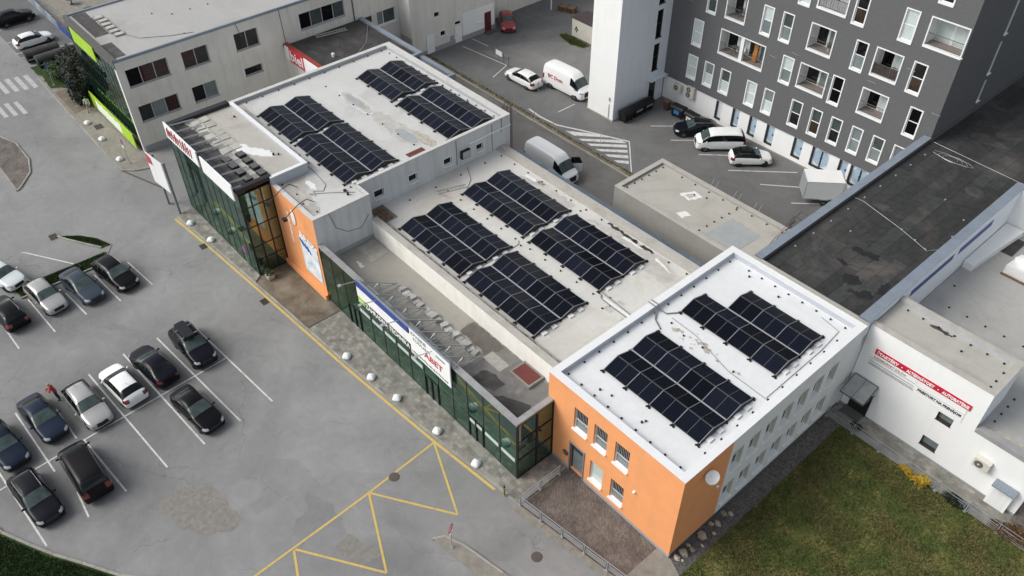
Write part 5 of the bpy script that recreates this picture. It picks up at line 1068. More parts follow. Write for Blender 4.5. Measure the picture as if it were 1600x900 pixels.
Wn = [(-46.85, -45.66, 11.2, 14.05), (-40.49, -39.34, 11.2, 14.05), (-48.03, -46.8, 7.35, 10.15), (-48.1, -46.84, 3.65, 6.3), (-45.95, -44.75, 3.65, 6.3), (-43.9, -42.65, 3.65, 6.3), (-40.68, -39.48, 3.65, 6.3), (-38.6, -37.42, 3.65, 6.3),
      (-37.25, -36.05, 15.2, 18.0), (-31.95, -30.72, 15.2, 18.0), (-38.4, -37.2, 11.3, 14.1), (-27.65, -26.4, 15.25, 18.05), (-25.45, -24.2, 19.15, 21.9), (-30.95, -29.75, 11.35, 14.1), (-25.65, -24.4, 11.35, 14.15), (-37.45, -36.2, 7.45, 10.2),
      (-32.15, -30.95, 7.5, 10.3), (-24.7, -23.5, 7.6, 10.35), (-35.5, -34.25, 3.65, 6.42), (-33.3, -32.12, 3.68, 6.44), (-31.2, -30.0, 3.75, 6.46), (-29.05, -27.9, 3.75, 6.46), (-26.95, -25.75, 3.78, 6.46), (-24.9, -23.7, 3.78, 6.46), (-43.3, -42.1, 15.2, 18.0), (-48.0, -46.8, 15.2, 18.0), (-41.0, -39.8, 19.1, 21.9), (-34.0, -32.8, 19.1, 21.9), (-47.5, -46.3, 19.1, 21.9)]
Lg = [(-44.6, -42.25, 11.38, 14.1, 1), (-44.7, -39.4, 7.65, 10.25, 2), (-35.4, -32.5, 15.45, 18.0, 0), (-35.45, -32.92, 11.52, 14.1, 3), (-29.05, -26.55, 11.55, 14.15, 4), (-35.55, -32.6, 7.7, 10.2, 5), (-29.2, -26.65, 7.78, 10.3, 6), (-25.5, -22.28, 15.52, 18.05, 7)]
ins = .1
wh = [(a + ins, b_ - ins, c_ + ins * 1.6, d_ - ins) for a, b_, c_, d_ in Wn]; lh = [(a + ins, b_ - ins, c_ + ins * 1.6, d_ - ins) for a, b_, c_, d_, _ in Lg]
MB().wall('y', AY, AX0, AX1, 2.75, 27, wh, .2).obj('facade', 'facade_dark', ap) if False else None
MB().wall('y', AY, AX0, AX1, 2.75, 27, wh + lh, .2, 0, 1).obj('facade', ['facade_dark', 'white_trim'], ap)
sl = [(73.6, 74.2, 8.9, 11.0), (73.45, 74.1, 11.6, 14.6), (73.5, 74.15, 15.25, 18.3)]
MB().wall('x', AX1, AY, 90, 2.75, 27, sl, .2).obj('side_wall', 'facade_dark', ap)
MB().face([(AX0, AY, 27), (AX1, AY, 27), (AX1, 90, 27), (AX0, 90, 27)]).face([(AX0, 90, 0), (AX0, 90, 27), (AX1, 90, 27), (AX1, 90, 0)]).face([(AX0, AY, 0), (AX0, AY, 27), (AX0, 90, 27), (AX0, 90, 0)]).obj('roof', 'facade_dark', ap)
for h in sl: window(ap, 'x', AX1, *h, frame='frame_white', panes=('glass_blind',), rec=.05, ft=.06, sill='white_trim', sillp=.1)
random.seed(44)
pale = ['glass_blind', 'glass_blind', 'glass_grey', 'glass_mid', 'glass_room', 'glass_dark', 'glass_warm']
fixed = {2: ('glass_blind', 'glass_blind'), 3: ('glass_blind', 'glass_blind'), 4: ('glass_blind', 'glass_grey'), 5: ('glass_blind', 'glass_mid'), 6: ('glass_blind', 'glass_blind'), 7: ('glass_blind', 'glass_grey'), 1: ('glass_grey', 'glass_blind'), 10: ('glass_grey', 'glass_mid'), 11: ('glass_blind', 'glass_blind'),
         13: ('glass_grey', 'glass_dark'), 14: ('glass_warm', 'glass_dark'), 15: ('glass_grey', 'glass_blind'), 16: ('glass_dark', 'glass_dark'), 17: ('glass_dark', 'glass_dark'), 18: ('glass_room', 'glass_mid'), 19: ('glass_warm', 'glass_mid'), 20: ('glass_room', 'glass_mid'), 21: ('glass_grey', 'glass_grey'), 22: ('glass_grey', 'glass_mid'), 9: ('glass_warm', 'glass_dark')}
for i, h in enumerate(wh): window(ap, 'y', AY, *h, frame='frame_white', panes=fixed.get(i, (random.choice(pale), random.choice(pale))), rows=2, rec=.1, ft=.07, sill=None, surround='white_trim', sw=.1)
def loggia(h, style):
    a, b_, z0, z1 = h; D = 1.35
    o = MB().face([(a, AY + .2, z0), (a, AY + D, z0), (a, AY + D, z1), (a, AY + .2, z1)]).face([(b_, AY + .2, z0), (b_, AY + .2, z1), (b_, AY + D, z1), (b_, AY + D, z0)]).face([(a, AY + D, z0), (b_, AY + D, z0), (b_, AY + D, z1), (a, AY + D, z1)]).face([(a, AY + .2, z1), (b_, AY + .2, z1), (b_, AY + D, z1), (a, AY + D, z1)]).obj('loggia', 'plaster_white', ap)
    MB().face([(a, AY + .2, z0 + .005), (b_, AY + .2, z0 + .005), (b_, AY + D, z0 + .005), (a, AY + D, z0 + .005)]).obj('loggia_floor', 'loggia_floor', o)
    s = MB(); sw = .1
    s.box(a - sw, AY - .035, z0, a, AY + .02, z1).box(b_, AY - .035, z0, b_ + sw, AY + .02, z1).box(a - sw, AY - .035, z1, b_ + sw, AY + .02, z1 + sw).box(a - sw, AY - .06, z0 - .2, b_ + sw, AY + .02, z0)
    if b_ - a > 4: s.box((a + b_) / 2 - .18, AY - .02, z0, (a + b_) / 2 + .18, AY + .25, z1)
    s.obj('surround', 'white_trim', o)
    n = 4 if b_ - a > 4 else 2
    f = MB(); pw = (b_ - a) / n
    for k in range(n):
        l = a + k * pw
        MB().box(l + .1, AY + D - .06, z0 + .12, l + pw - .1, AY + D - .03, z1 - .15).obj('pane', ['glass_dark', 'glass_blind', 'glass_room', 'glass_grey'][(k + style * 2) % 4] if style != 7 else 'glass_blind', o)
        f.box(l + .02, AY + D - .09, z0 + .02, l + .1, AY + D - .01, z1 - .05).box(l + pw - .1, AY + D - .09, z0 + .02, l + pw - .02, AY + D - .01, z1 - .05)
    f.obj('door_frame', 'frame_white', o)
    g = MB(); zt_ = z0 + 1.0
    if style in (0, 4):
        for k in range(int((b_ - a) / .22)): MB().box(a + .02 + .22 * k, AY + .1, z0 + .08, a + .2 + .22 * k, AY + .14, zt_).obj('balustrade_board', 'frame_brown' if style == 4 else 'tray_grey', o)
    g.bar((a, AY + .1, zt_), (b_, AY + .1, zt_), .04).bar((a, AY + .1, z0 + .1), (b_, AY + .1, z0 + .1), .03)
    k = a + .1
    while k < b_: g.bar((k, AY + .1, z0 + .1), (k, AY + .1, zt_), .016); k += .13
    g.obj('railing', 'base_dark', o)
for i, (h, L_) in enumerate(zip(lh, Lg)): loggia(h, L_[4])
# loggia contents
def balcony_item(kind, x, z, label, y=AY + .75):
    t_ = thing(kind, label, kind.replace('_', ' '), (x, y, z + .02))
    if kind == 'towel': MB().box(-.22, -.02, .3, .22, .02, 2.0).box(-.25, -.05, .05, .2, .1, .9).obj('cloth', 'towel_orange', t_, local=True); MB().bar((-.4, 0, 2.0), (.4, 0, 2.0), .03).obj('line', 'cable', t_, local=True)
    elif kind == 'garden_chair':
        MB().box(-.22, -.22, .4, .22, .22, .45).obj('seat', 'white_trim' if 'white' in label else 'black_plastic', t_, local=True); MB().box(-.22, .2, .45, .22, .25, .95).obj('backrest', 'white_trim' if 'white' in label else 'black_plastic', t_, local=True)
        for sx in (-.2, .17):
            for sy in (-.2, .17): MB().box(sx, sy, 0, sx + .03, sy + .03, .4).obj('leg', 'black_metal', t_, local=True)
    elif kind == 'garden_table':
        MB().cyl((0, 0, .68), .35, .04, 16).obj('table_top', 'base_dark', t_, local=True)
        for k in range(3): MB().bar((0, 0, .66), (.28 * math.cos(k * 2.1), .28 * math.sin(k * 2.1), 0), .03).obj('leg', 'black_metal', t_, local=True)
    elif kind == 'potted_plant':
        MB().cyl((0, 0, 0), .16, .3, 12, r2=.2).obj('pot', 'plant_pot', t_, local=True); leaves([(0, 0, .55)], [.32], 60, .1, 3).obj('foliage', 'leaf_green', t_, local=True)
    return t_
def leaves(cs, rs, n, size, seed, flat_=1.0, shell=.55):
    rnd = random.Random(seed); b = MB()
    for c_, r_ in zip(cs, rs):
        r3 = r_ if isinstance(r_, tuple) else (r_, r_, r_)
        for _ in range(n):
            v = Vector((rnd.gauss(0, 1), rnd.gauss(0, 1), rnd.gauss(0, 1))).normalized(); q = rnd.random() ** .33 * (1 - shell) + shell if rnd.random() < .75 else rnd.random()
            q *= rnd.uniform(.85, 1.12)
            p = Vector((c_[0] + v.x * r3[0] * q, c_[1] + v.y * r3[1] * q, c_[2] + v.z * r3[2] * q))
            a_ = Vector((rnd.uniform(-1, 1), rnd.uniform(-1, 1), rnd.uniform(-.7, .7))).normalized(); bb = a_.cross(v if abs(v.dot(a_)) < .95 else Vector((0, 0, 1))).normalized(); s = size * rnd.uniform(.6, 1.3)
            b.face([p - a_ * s, p + bb * s * .5, p + a_ * s, p - bb * s * .5])
    return b
balcony_item('towel', -40.9, 7.81, 'orange towels hanging in the right half of the double loggia')
balcony_item('garden_chair', -42.4, 7.81, 'white garden chair in the left half of the double loggia')
balcony_item('garden_table', -43.3, 7.81, 'dark round table in the left half of the double loggia')
balcony_item('garden_chair', -43.6, 11.54, 'black garden chair in the loggia above the double one')
balcony_item('potted_plant', -27.4, 11.71, 'potted plant in the loggia with brown balustrade boards')
balcony_item('potted_plant', -33.6, 11.68, 'potted plant in the cluttered square loggia')
MB().box(AX1 - .9, AY - .01, 15.55, AX1 + .03, AY + .03, 15.68).obj('corner_trim', 'white_trim', ap)
# white ground floor with shop windows
sw_ = [(-43.85, -43.05, .55, 2.6), (-41.75, -40.9, .55, 2.65), (-39.65, -38.75, .55, 2.65), (-37.55, -36.6, .55, 2.65), (-34.35, -33.3, .55, 2.65), (-32.25, -30.35, .55, 2.65), (-29.3, -28.4, .55, 2.65), (-28.1, -26.2, .55, 2.65), (-25.6, -24.4, .55, 2.65)]
MB().wall('y', AY + .12, AX0, AX1, 0, 2.75, sw_, .22).obj('ground_floor_wall', 'plaster_white', ap)
MB().face([(AX0, AY, 2.75), (AX0, AY + .12, 2.75), (AX1, AY + .12, 2.75), (AX1, AY, 2.75)]).obj('soffit', 'white_trim', ap)
for i, (a, b_, z0, z1) in enumerate(sw_):
    f = MB().box(a, AY + .1, z0, a + .16, AY + .3, z1).box(a + .16, AY + .08, z0, b_, AY + .3, z0 + .16).obj('shop_window', 'frame_dark', ap)
    MB().box(a + .16, AY + .28, z0 + .16, b_, AY + .3, z1).obj('pane', 'glass_frost', f)
    if i:
        wide = b_ - a > 1.5; cxm = (a + b_) / 2 + .1 if wide else b_ - .12; zc_ = (z0 + z1) / 2 + .08; r_ = .86
        pts = [(min(max(cxm + r_ * math.cos(2 * math.pi * k / 40), a + .18), b_ - .01), AY + .265, min(zc_ + r_ * math.sin(2 * math.pi * k / 40), z1 - .02)) for k in range(40)]
        MB().face(pts).face([(p_[0], p_[1] + .008, p_[2]) for p_ in pts]).obj('disc_print', 'glass_disc', f)
        MB().cyl((min(cxm, b_ - .15), AY + .25, zc_), .13, .012, 16, axis='y').obj('disc_centre', 'sign_blue', f)
        if wide: MB().box(cxm - .07, AY + .235, z0 + .16, cxm + .07, AY + .245, z1 - .2).obj('centre_bar', 'text_black', f)
MB().box(AX0, AY + .02, 0, AX1, AY + .11, .12).obj('plinth', 'kerb_concrete', ap)
b = MB()
for (x, z) in [(-49.3, 11.7), (-48.6, 12.1), (-38.9, 9.6), (-36.7, 10.7), (-33.0, 9.9), (-29.0, 11.0), (-26.1, 13.3), (-22.9, 10.5)]: b.bar((x, AY - .02, z), (x + .8, AY - .02, z - .02), .03)
b.obj('crack_repair', 'tray_grey', ap)

def ac_unit(x, y, z, label, tall=False, w_=1.0):
    t_ = thing('air_conditioner', label, 'air conditioner', (x, y, z)); h_ = 1.25 if tall else .75
    MB().box(0, -.42, 0, w_, -.06, h_).obj('casing', 'ac_beige', t_, local=True)
    for k in range(2 if tall else 1):
        o = MB().cyl((w_ * .36, -.45, .36 + .58 * k), .27, .03, 24, axis='y').obj('fan_grille', 'ac_grille', t_, local=True); MB().cyl((w_ * .36, -.47, .36 + .58 * k), .07, .02, 12, axis='y').obj('hub', 'ac_beige', o, local=True)
    MB().bar((.1, -.4, -.03), (.1, 0, -.03), .04).bar((w_ - .1, -.4, -.03), (w_ - .1, 0, -.03), .04).obj('bracket', 'galvanised', t_, local=True)
ac_unit(-49.3, AY + .1, 1.75, 'single fan beige air conditioner on the white wall nearest the tower')
ac_unit(-47.6, AY + .1, 1.6, 'tall two fan beige air conditioner on the white wall under the dark facade', True)

# ---- concrete garage
gg = thing('garage_building', 'grey concrete flat roofed garage behind the hall', 'building', (-38.9, 45.65, 0))
MB().wall('y', 45.65, -38.9, -22.8, 0, 4.25, [], .1).obj('front_wall', 'wall_concrete', gg)
MB().face([(-38.9, 45.65, 0), (-38.9, 51.9, 0), (-38.9, 51.9, 4.25), (-38.9, 45.65, 4.25)][::-1]).face([(-38.9, 51.9, 0), (-22.8, 51.9, 0), (-22.8, 51.9, 4.25), (-38.9, 51.9, 4.25)][::-1]).obj('rear_wall', 'wall_concrete', gg)
roof_slab(gg, -38.9, -22.8, 45.65, 51.9, 4.32, 4.08, .42, 'membrane_beige', 'parapet_beige', 'wall_concrete', sides='nws')
blocks_row(gg, [(x, y, 4.08) for x, y in lerp2((-38.2, 46.5), (-38.1, 51.1), 6) + lerp2((-36, 51.2), (-24, 51.3), 9) + lerp2((-30.2, 46.5), (-29.9, 51), 6) + [(-33.6, 50), (-32.6, 50.4)]])
for i, (q, m_) in enumerate([([(-34.6, 49.2), (-33.4, 49.0), (-32.9, 50.2), (-34.0, 50.5)], 'stain_white'), ([(-34.1, 49.4), (-33.5, 49.3), (-33.3, 50.0), (-33.9, 50.1)], 'stain_grey'), ([(-33.0, 46.9), (-32.2, 46.7), (-31.9, 47.6), (-32.7, 47.7)], 'stain_white'), ([(-29.6, 46.6), (-26.6, 46.5), (-26.4, 49.6), (-29.4, 49.9)], 'puddle')]): flat(gg, q, 4.085 + .003 * i, m_, 'roof_patch', 120 + i, .1)
MB().cyl((-25.8, 45.9, 4.08), .5, .35, 16).cyl((-25.8, 45.9, 4.43), .38, .02, 16, 1).obj('skylight', ['plant_pot', 'black_plastic'], gg)
for i, (x, y) in enumerate([(-33.4, 52.0), (-31.0, 52.0), (-28.9, 52.0)]): MB().bar((x, y, 4.3), (x + .1, y + .2, 4.9), .03).bar((x + .5, y, 4.3), (x + .6, y + .2, 4.9), .03).obj('antenna', 'tray_grey', gg)
sl_ = thing('roof_step_ladder', 'short brown step ladder between the garage roof and the blue grey parapet', 'ladder', (-23.9, 47.5, 4.1))
for dy in (0, .8): MB().tube([(-.5, dy, 0), (-.5, dy, 1.5), (.9, dy, 5.1), (1.5, dy, 5.1)], .03).obj('handrail', 'frame_brown', sl_, local=True)
for k in range(7): MB().bar((-.45 + .19 * k, .02, .5 + .6 * k), (-.45 + .19 * k, .78, .5 + .6 * k), .1, .03).obj('tread', 'frame_brown', sl_, local=True)

# ---- dark roofed hall
dh = thing('dark_roof_hall', 'long hall with dark bitumen roof and blue grey parapets', 'building', (-22.75, 42.62, 0))
dx0, dx1, dy0, dy1, dt, dz = -22.75, -13.7, 42.62, 110, 8.42, 8.02
MB().face([(dx0, dy0, dz), (dx1, dy0, dz), (dx1, 64.6, dz), (8, 64.6, dz), (8, dy1, dz), (dx0, dy1, dz)]).obj('roof', 'bitumen_gap', dh)
MB().wall('x', dx1, dy0, 64.6, 0, dt - .03, [(42.75, 43.1, 6.1, 7.0)], .2).obj('side_wall', 'plaster_white_shaded', dh)
window(dh, 'x', dx1, 42.75, 43.1, 6.1, 7.0, frame='frame_dark', panes=('glass_dark',), rec=.1, ft=.03, sill=None)
MB().wall('y', 64.6, dx1, 8, 0, dt - .03, [], .2).obj('return_wall', 'plaster_white', dh)
MB().face([(dx0, dy0, 0), (dx0, 66.1, 0), (dx0, 66.1, dt - .03), (dx0, dy0, dt - .03)][::-1]).face([(dx0, dy0, 0), (dx1, dy0, 0), (dx1, dy0, dt), (dx0, dy0, dt)]).obj('yard_wall', 'wall_concrete', dh)
MB().box(dx0 - .03, dy0, dt - .05, dx0 + .62, 66.15, dt, 0).box(dx0 + .01, dy0 + .01, dz - .1, dx0 + .6, 66.14, dt - .05, 1).box(-22.19, 66.16, dz - .1, -22.05, dy1, dt - .15, 1).box(dx1 - .72, dy0, dt - .05, dx1 + .03, 64.6, dt, 0).box(dx1 - .7, dy0 + .01, dz - .1, dx1 - .01, 64.59, dt - .05, 1).box(dx1 - .72, 64.57, dt - .05, 8, 65.3, dt + .002, 0).box(dx1 - .7, 64.62, dz - .1, 8, 65.28, dt - .052, 1).obj('parapet', ['parapet_blue', 'base_dark'], dh)
random.seed(17)
strip = {}
for sx in (0,): 
    w_ = 1.06
    for i in range(8):
        x = dx0 + .66 + w_ * i * .955
        y = dy0 + .2 - random.uniform(0, 4.0)
        while y < 97:
            l_ = random.choice((6.0, 7.5, 7.5, 5.0)); ya = max(y, dy0 + .05); yb = min(y + l_, 98)
            key = round(yb - ya, 2)
            if key not in strip: strip[key] = MB().box(0, 0, 0, w_ * .955 - .022, key - .02, .008).mesh('roofing_sheet', ['bitumen_sheet'])
            inst('roofing_sheet', strip[key], dh, Vector((x, ya, dz + .002 + random.uniform(0, .006))) - Vector(dh.location), (0, 0, random.uniform(-.002, .002)))
            y += l_
for i in range(16):
    x = dx1 - .5 + 1.1 * i; strip.setdefault('r', MB().box(0, 0, 0, 1.06, 7.4, .008).mesh('roofing_sheet', ['bitumen_sheet']))
    for j in range(4): inst('roofing_sheet', strip['r'], dh, Vector((x, 65.4 + 7.45 * j + random.uniform(0, .4) * 0, dz + .002 + random.uniform(0, .006))) - Vector(dh.location))
for i, (cx_, cy_, a_, b_) in enumerate([(-18.2, 49.0, .7, .3), (-17.3, 49.2, .5, .35), (-16.9, 45.9, .7, .6), (-15.4, 45.3, .5, .4), (-18.3, 47.1, .5, .2), (-14.9, 46.6, .25, .8), (-15.8, 44.8, .7, .2), (-20.0, 55.0, .8, .4), (-16.2, 62, .8, .7), (-19.0, 70, 1.5, .8)]): flat(dh, oval(cx_, cy_, a_, b_), dz + .018 + .001 * i, 'bitumen_gap' if i < 7 else 'bitumen_dark', 'tar_patch', 130 + i, .16)
cable(dh, [(-22.0, 54.4, 8.08), (-21.3, 54.5, 8.06), (-17.5, 53.5, 8.06), (-15.0, 52.6, 8.06), (-13.9, 53.6, 8.45)], .016, 'tray_grey'); cable(dh, [(-21.9, 66.3, 8.08), (-18, 66.1, 8.06), (-14.5, 65.9, 8.06), (-10, 66.5, 8.06)], .016, 'tray_grey')
cable(dh, [(-19.6 + .5 * math.cos(k * .7) * (1 + .1 * k % 3), 64.9 + .45 * math.sin(k * .7), 8.07 + .004 * k) for k in range(30)], .014, 'tray_grey', 'cable_coil')
b = MB()
for (x, y) in lerp2((-21.6, 46), (-21.4, 64), 9) + [(-17.2, 59.4), (-15.0, 58), (-14.6, 55.5), (-19.9, 50.5), (-17.5, 53.5), (-16.2, 53.1), (-15.2, 52.7)]: b.cyl((x, y, dz + .01), .07, .07, 8)
b.obj('conductor_block', 'tray_grey', dh, kind='stuff')
MB().box(dx1 + .005, 48.5, 7.0, dx1 + .02, 54.5, 7.55).box(dx1 + .005, 55.3, 7.0, dx1 + .02, 60.5, 7.6).obj('blue_wall_stripe', 'sign_blue', dh)

# ---- white building at right
wb = thing('white_service_building', 'white service building with red lettered strip and grey roofs at right', 'building', (-13.68, 43.15, 0))
WX0, WX1 = -13.66, -5.4
MB().wall('y', 43.15, WX0, WX1, 0, 7.96, [(-7.69, -6.68, 3.68, 4.42), (-7.86, -6.76, .9, 1.8)], .3, 0, 1).wall('y', 43.15, WX1, -1.1, 0, 4.85, [], .3).obj('front_wall', ['plaster_white', 'frame_brown'], wb)
for h in [(-7.69, -6.68, 3.68, 4.42), (-7.86, -6.76, .9, 1.8)]: window(wb, 'y', 43.15, *h, frame='frame_dark', panes=('glass_grey',), rec=.24, ft=.05, sill='frame_brown', sillp=.02)
MB().wall('x', WX1, 43.15, 47.1, 4.5, 7.96, [], .2).wall('x', -1.1, 43.15, 45.5, 0, 4.85, [], .2).obj('side_wall', 'plaster_white_shaded', wb)
MB().face([(WX0, 47.1, 4.5), (WX1, 47.1, 4.5), (WX1, 47.1, 7.96), (WX0, 47.1, 7.96)][::-1]).obj('rear_wall', 'plaster_white', wb)
roof_slab(wb, WX0, WX1, 43.15, 47.1, 8.0, 7.72, .42, 'membrane_beige', 'parapet_beige', 'upstand_grey', sides='nse', name='upper_roof')
MB().face([(WX1, 43.6, 4.6), (-1.1, 43.6, 4.6), (-1.1, 47.1, 4.6), (WX1, 47.1, 4.6)]).face([(-13.66, 47.1, 4.6), (-1.1, 47.1, 4.6), (-1.1, 64.55, 4.6), (-13.66, 64.55, 4.6)]).face([(-1.1, 45.5, 4.6), (12, 45.5, 4.6), (12, 64.55, 4.6), (-1.1, 64.55, 4.6)]).obj('lower_roof', 'membrane_grey', wb)
MB().box(WX1 + .02, 43.12, 4.55, -1.1, 43.7, 4.9).obj('lower_coping', 'parapet_grey', wb); MB().box(WX1 + .1, 43.75, 4.605, -1.1, 44.3, 4.62).obj('brown_felt', 'stain_brown', wb)
MB().wall('y', 45.5, -1.1, 12, 0, 4.6, [], .2).obj('wing_wall', 'plaster_white', wb)
MB().box(-12.0, 43.11, 0, WX1 + .02, 43.149, .2).box(WX1 + .02, 43.11, 0, -1.1, 43.149, .2).obj('plinth', 'base_grey', wb)
blocks_row(wb, [(x, y, 7.72) for x, y in lerp2((-12.8, 46.3), (-6.3, 46.4), 7) + [(-5.95, 45.6), (-5.95, 44.6), (-5.95, 43.9), (-8.6, 45.4)]] + [(x, y, 4.6) for x, y in lerp2((-4.9, 43.9), (-4.9, 47.5), 5) + lerp2((-12, 52.5), (0, 52.8), 10) + [(-12.9, 50), (-12.9, 55), (-3, 45.0), (-10.8, 46.3)]])
flat(wb, oval(-10.4, 46.2, .8, .15), 7.73, 'bitumen_dark', 'debris', 141, .1)
MB().prism([(-13.64, 57.5), (-12.9, 57.5), (-12.2, 64.5), (-13.64, 64.5)], 4.6, 5.2).obj('roof_ridge', 'plaster_white', wb)
MB().box(-13.5, 61.5, 4.62, -11.6, 64.0, 4.66).obj('dark_roof_patch', 'bitumen_dark', wb)
tp = thing('covered_pallet', 'bulky stack under a white sheet on the lower roof at the right edge', 'covered stack', (-11.2, 59.0, 4.62))
b = MB(); b.prism([(0, 0), (4.6, .6), (4.4, 2.4), (2.6, 3.2), (.2, 2.0)], 0, .9); b.blob((1.1, 1.2, .9), 1.0, .9, .45, 12, 6, jit=.08, half=True); b.blob((3.0, 1.6, .9), 1.4, 1.0, .6, 12, 6, jit=.08, half=True); b.obj('sheet_cover', 'stain_white', tp, local=True); MB().box(-.1, -.1, 0, 4.0, .0, .15).obj('pallet_board', 'wood', tp, local=True)
ss = thing('red_strip_sign', 'red strip sign lettered ŠTARTÉRY ALTERNÁTORY AUTOBATÉRIE across the white wall', 'sign', (-12.75, 43.14, 5.85))
MB().box(0, -.05, 0, 6.6, 0, .46).obj('strip', 'sign_red', ss, local=True)
lettering('ŠTARTÉRY', ss, 'y', 43.08, -12.6, 5.95, .33, 'sign_white', 1.55, .012); lettering('•', ss, 'y', 43.08, -10.86, 5.95, .33, 'sign_white'); lettering('ALTERNÁTORY', ss, 'y', 43.08, -10.5, 5.95, .33, 'sign_white', 1.95, .012); lettering('•', ss, 'y', 43.08, -8.35, 5.95, .33, 'sign_white'); lettering('AUTOBATÉRIE', ss, 'y', 43.08, -8.05, 5.95, .33, 'sign_white', 1.8, .012)
s3 = thing('wall_banner', 'white banner lines and grey rules below the red strip, lettered PRIESTORY NA PRENÁJOM', 'banner', (-12.9, 43.14, 4.6))
MB().box(3.3, -.03, 0.0, 6.6, 0, 1.2).box(0, -.025, .8, 3.25, 0, 1.2).obj('banner_cloth', 'sign_white', s3, local=True)
b = MB()
for z, l_ in ((.78, 3.2), (.5, 3.2), (.3, 3.2), (.18, 3.3)): b.box(0, -.04, z, l_, 0, z + .03)
b.box(3.3, -.04, .72, 6.6, -.031, .74).box(3.3, -.04, .36, 6.6, -.031, .37).obj('rules', 'text_grey', s3, local=True)
lettering('KADERNÍCKY SALÓN', s3, 'y', 43.1, -12.7, 5.5, .24, 'text_brown', 2.3); lettering('PRIESTORY NA PRENÁJOM', s3, 'y', 43.09, -9.4, 5.02, .28, 'text_black', 2.95, .006)
ac_unit(-4.55, 43.15, 2.35, 'white air conditioner on the white service building wall right of the two small windows', w_=1.0)
COL.objects[-1]
cp = thing('entrance_canopy', 'dark framed glass canopy over the recessed entrance in the shaded corner of the white building', 'canopy', (-13.4, 43.12, 2.35))
MB().bar((0, -.05, 1.0), (1.75, -.05, 1.0), .07).bar((0, -1.65, .35), (1.75, -1.65, .35), .07).bar((0, -.05, 1.0), (0, -1.65, .35), .07).bar((1.75, -.05, 1.0), (1.75, -1.65, .35), .07).bar((.87, -.05, 1.0), (.87, -1.65, .35), .05).bar((0, -1.65, .35), (0, -.05, .1), .05).bar((1.75, -1.65, .35), (1.75, -.05, .1), .05).obj('frame', 'base_dark', cp, local=True)
MB().hexa([(.03, -1.6, .39), (.85, -1.6, .39), (.85, -.08, 1.0), (.03, -.08, 1.0), (.03, -1.6, .41), (.85, -1.6, .41), (.85, -.08, 1.02), (.03, -.08, 1.02)]).obj('pane', 'awning_grey', cp, local=True); MB().hexa([(.89, -1.6, .39), (1.72, -1.6, .39), (1.72, -.08, 1.0), (.89, -.08, 1.0), (.89, -1.6, .41), (1.72, -1.6, .41), (1.72, -.08, 1.02), (.89, -.08, 1.02)]).obj('pane', 'awning_grey', cp, local=True)
MB().box(-13.1, 43.06, .1, -11.7, 43.14, 2.25).obj('entrance_door', 'bitumen_gap', wb); MB().box(-13.2, 42.3, .08, -11.8, 43.1, .2).obj('door_mat', 'base_dark', wb)
pc = thing('door_porch', 'white box porch with a grey tiled canopy at the right end of the white building', 'porch', (-2.9, 43.1, 0))
MB().box(0, -.35, 0, 1.3, 0, 2.05).obj('porch_box', 'plaster_white', pc, local=True)
for k in range(6): MB().box(-.05 + .235 * k, -.75, 2.1 + .01 * (k % 2), .175 + .235 * k, -.02, 2.2 + .01 * (k % 2)).obj('roof_tile', 'parapet_blue', pc, local=True)
MB().box(.15, -.37, .1, 1.1, -.35, 1.95).obj('door_leaf', 'plaster_grey_white', pc, local=True)

# ================================================================== SOLAR ARRAYS
PW, PD, RISE = 1.875, 1.225, .37
def panel_mesh():
    b = MB(); a = math.atan2(RISE, PD); L_ = math.hypot(PD, RISE)
    b.box(0, 0, -.035, PW, L_, 0, 2); f = .014
    b.box(0, 0, 0, PW, f, .004, 1).box(0, L_ - f, 0, PW, L_, .004, 1).box(0, f, 0, f, L_ - f, .004, 1).box(PW - f, f, 0, PW, L_ - f, .004, 1).box(PW / 2 - .009, f, 0.0005, PW / 2 + .009, L_ - f, .0035, 1)
    b.face([(f, f, .002), (PW / 2 - .012, f, .002), (PW / 2 - .012, L_ - f, .002), (f, L_ - f, .002)], 0).face([(PW / 2 + .012, f, .002), (PW - f, f, .002), (PW - f, L_ - f, .002), (PW / 2 + .012, L_ - f, .002)], 0)
    return b.mesh('solar_panel', ['pv_cells', 'aluminium_frame', 'panel_back'])
PM = panel_mesh(); PA = math.atan2(RISE, PD)
RL = MB().bar((0, 0, .02), (0, PD + .02, RISE + .02), .032, .02).bar((0, PD + .02, RISE + .02), (0, 2 * PD + .04, .02), .032, .02).mesh('cover_rail', ['aluminium'])
FT = MB().box(-.09, -.14, -.13, .09, .02, -.06).box(-.16, -.17, -.16, -.04, -.07, -.1).box(.04, -.17, -.16, .16, -.07, -.1).mesh('support_foot', ['black_plastic'])
BL = MB().box(0, 0, 0, .3, .42, .09).mesh('ballast_stone', ['parapet_white'])
ED = MB().face([(0, .05, -.02), (0, PD, RISE - .03), (0, 2 * PD, -.02)]).bar((0.02, .0, -.1), (0.02, 2 * PD, -.1), .04).mesh('wind_deflector', ['panel_back'])
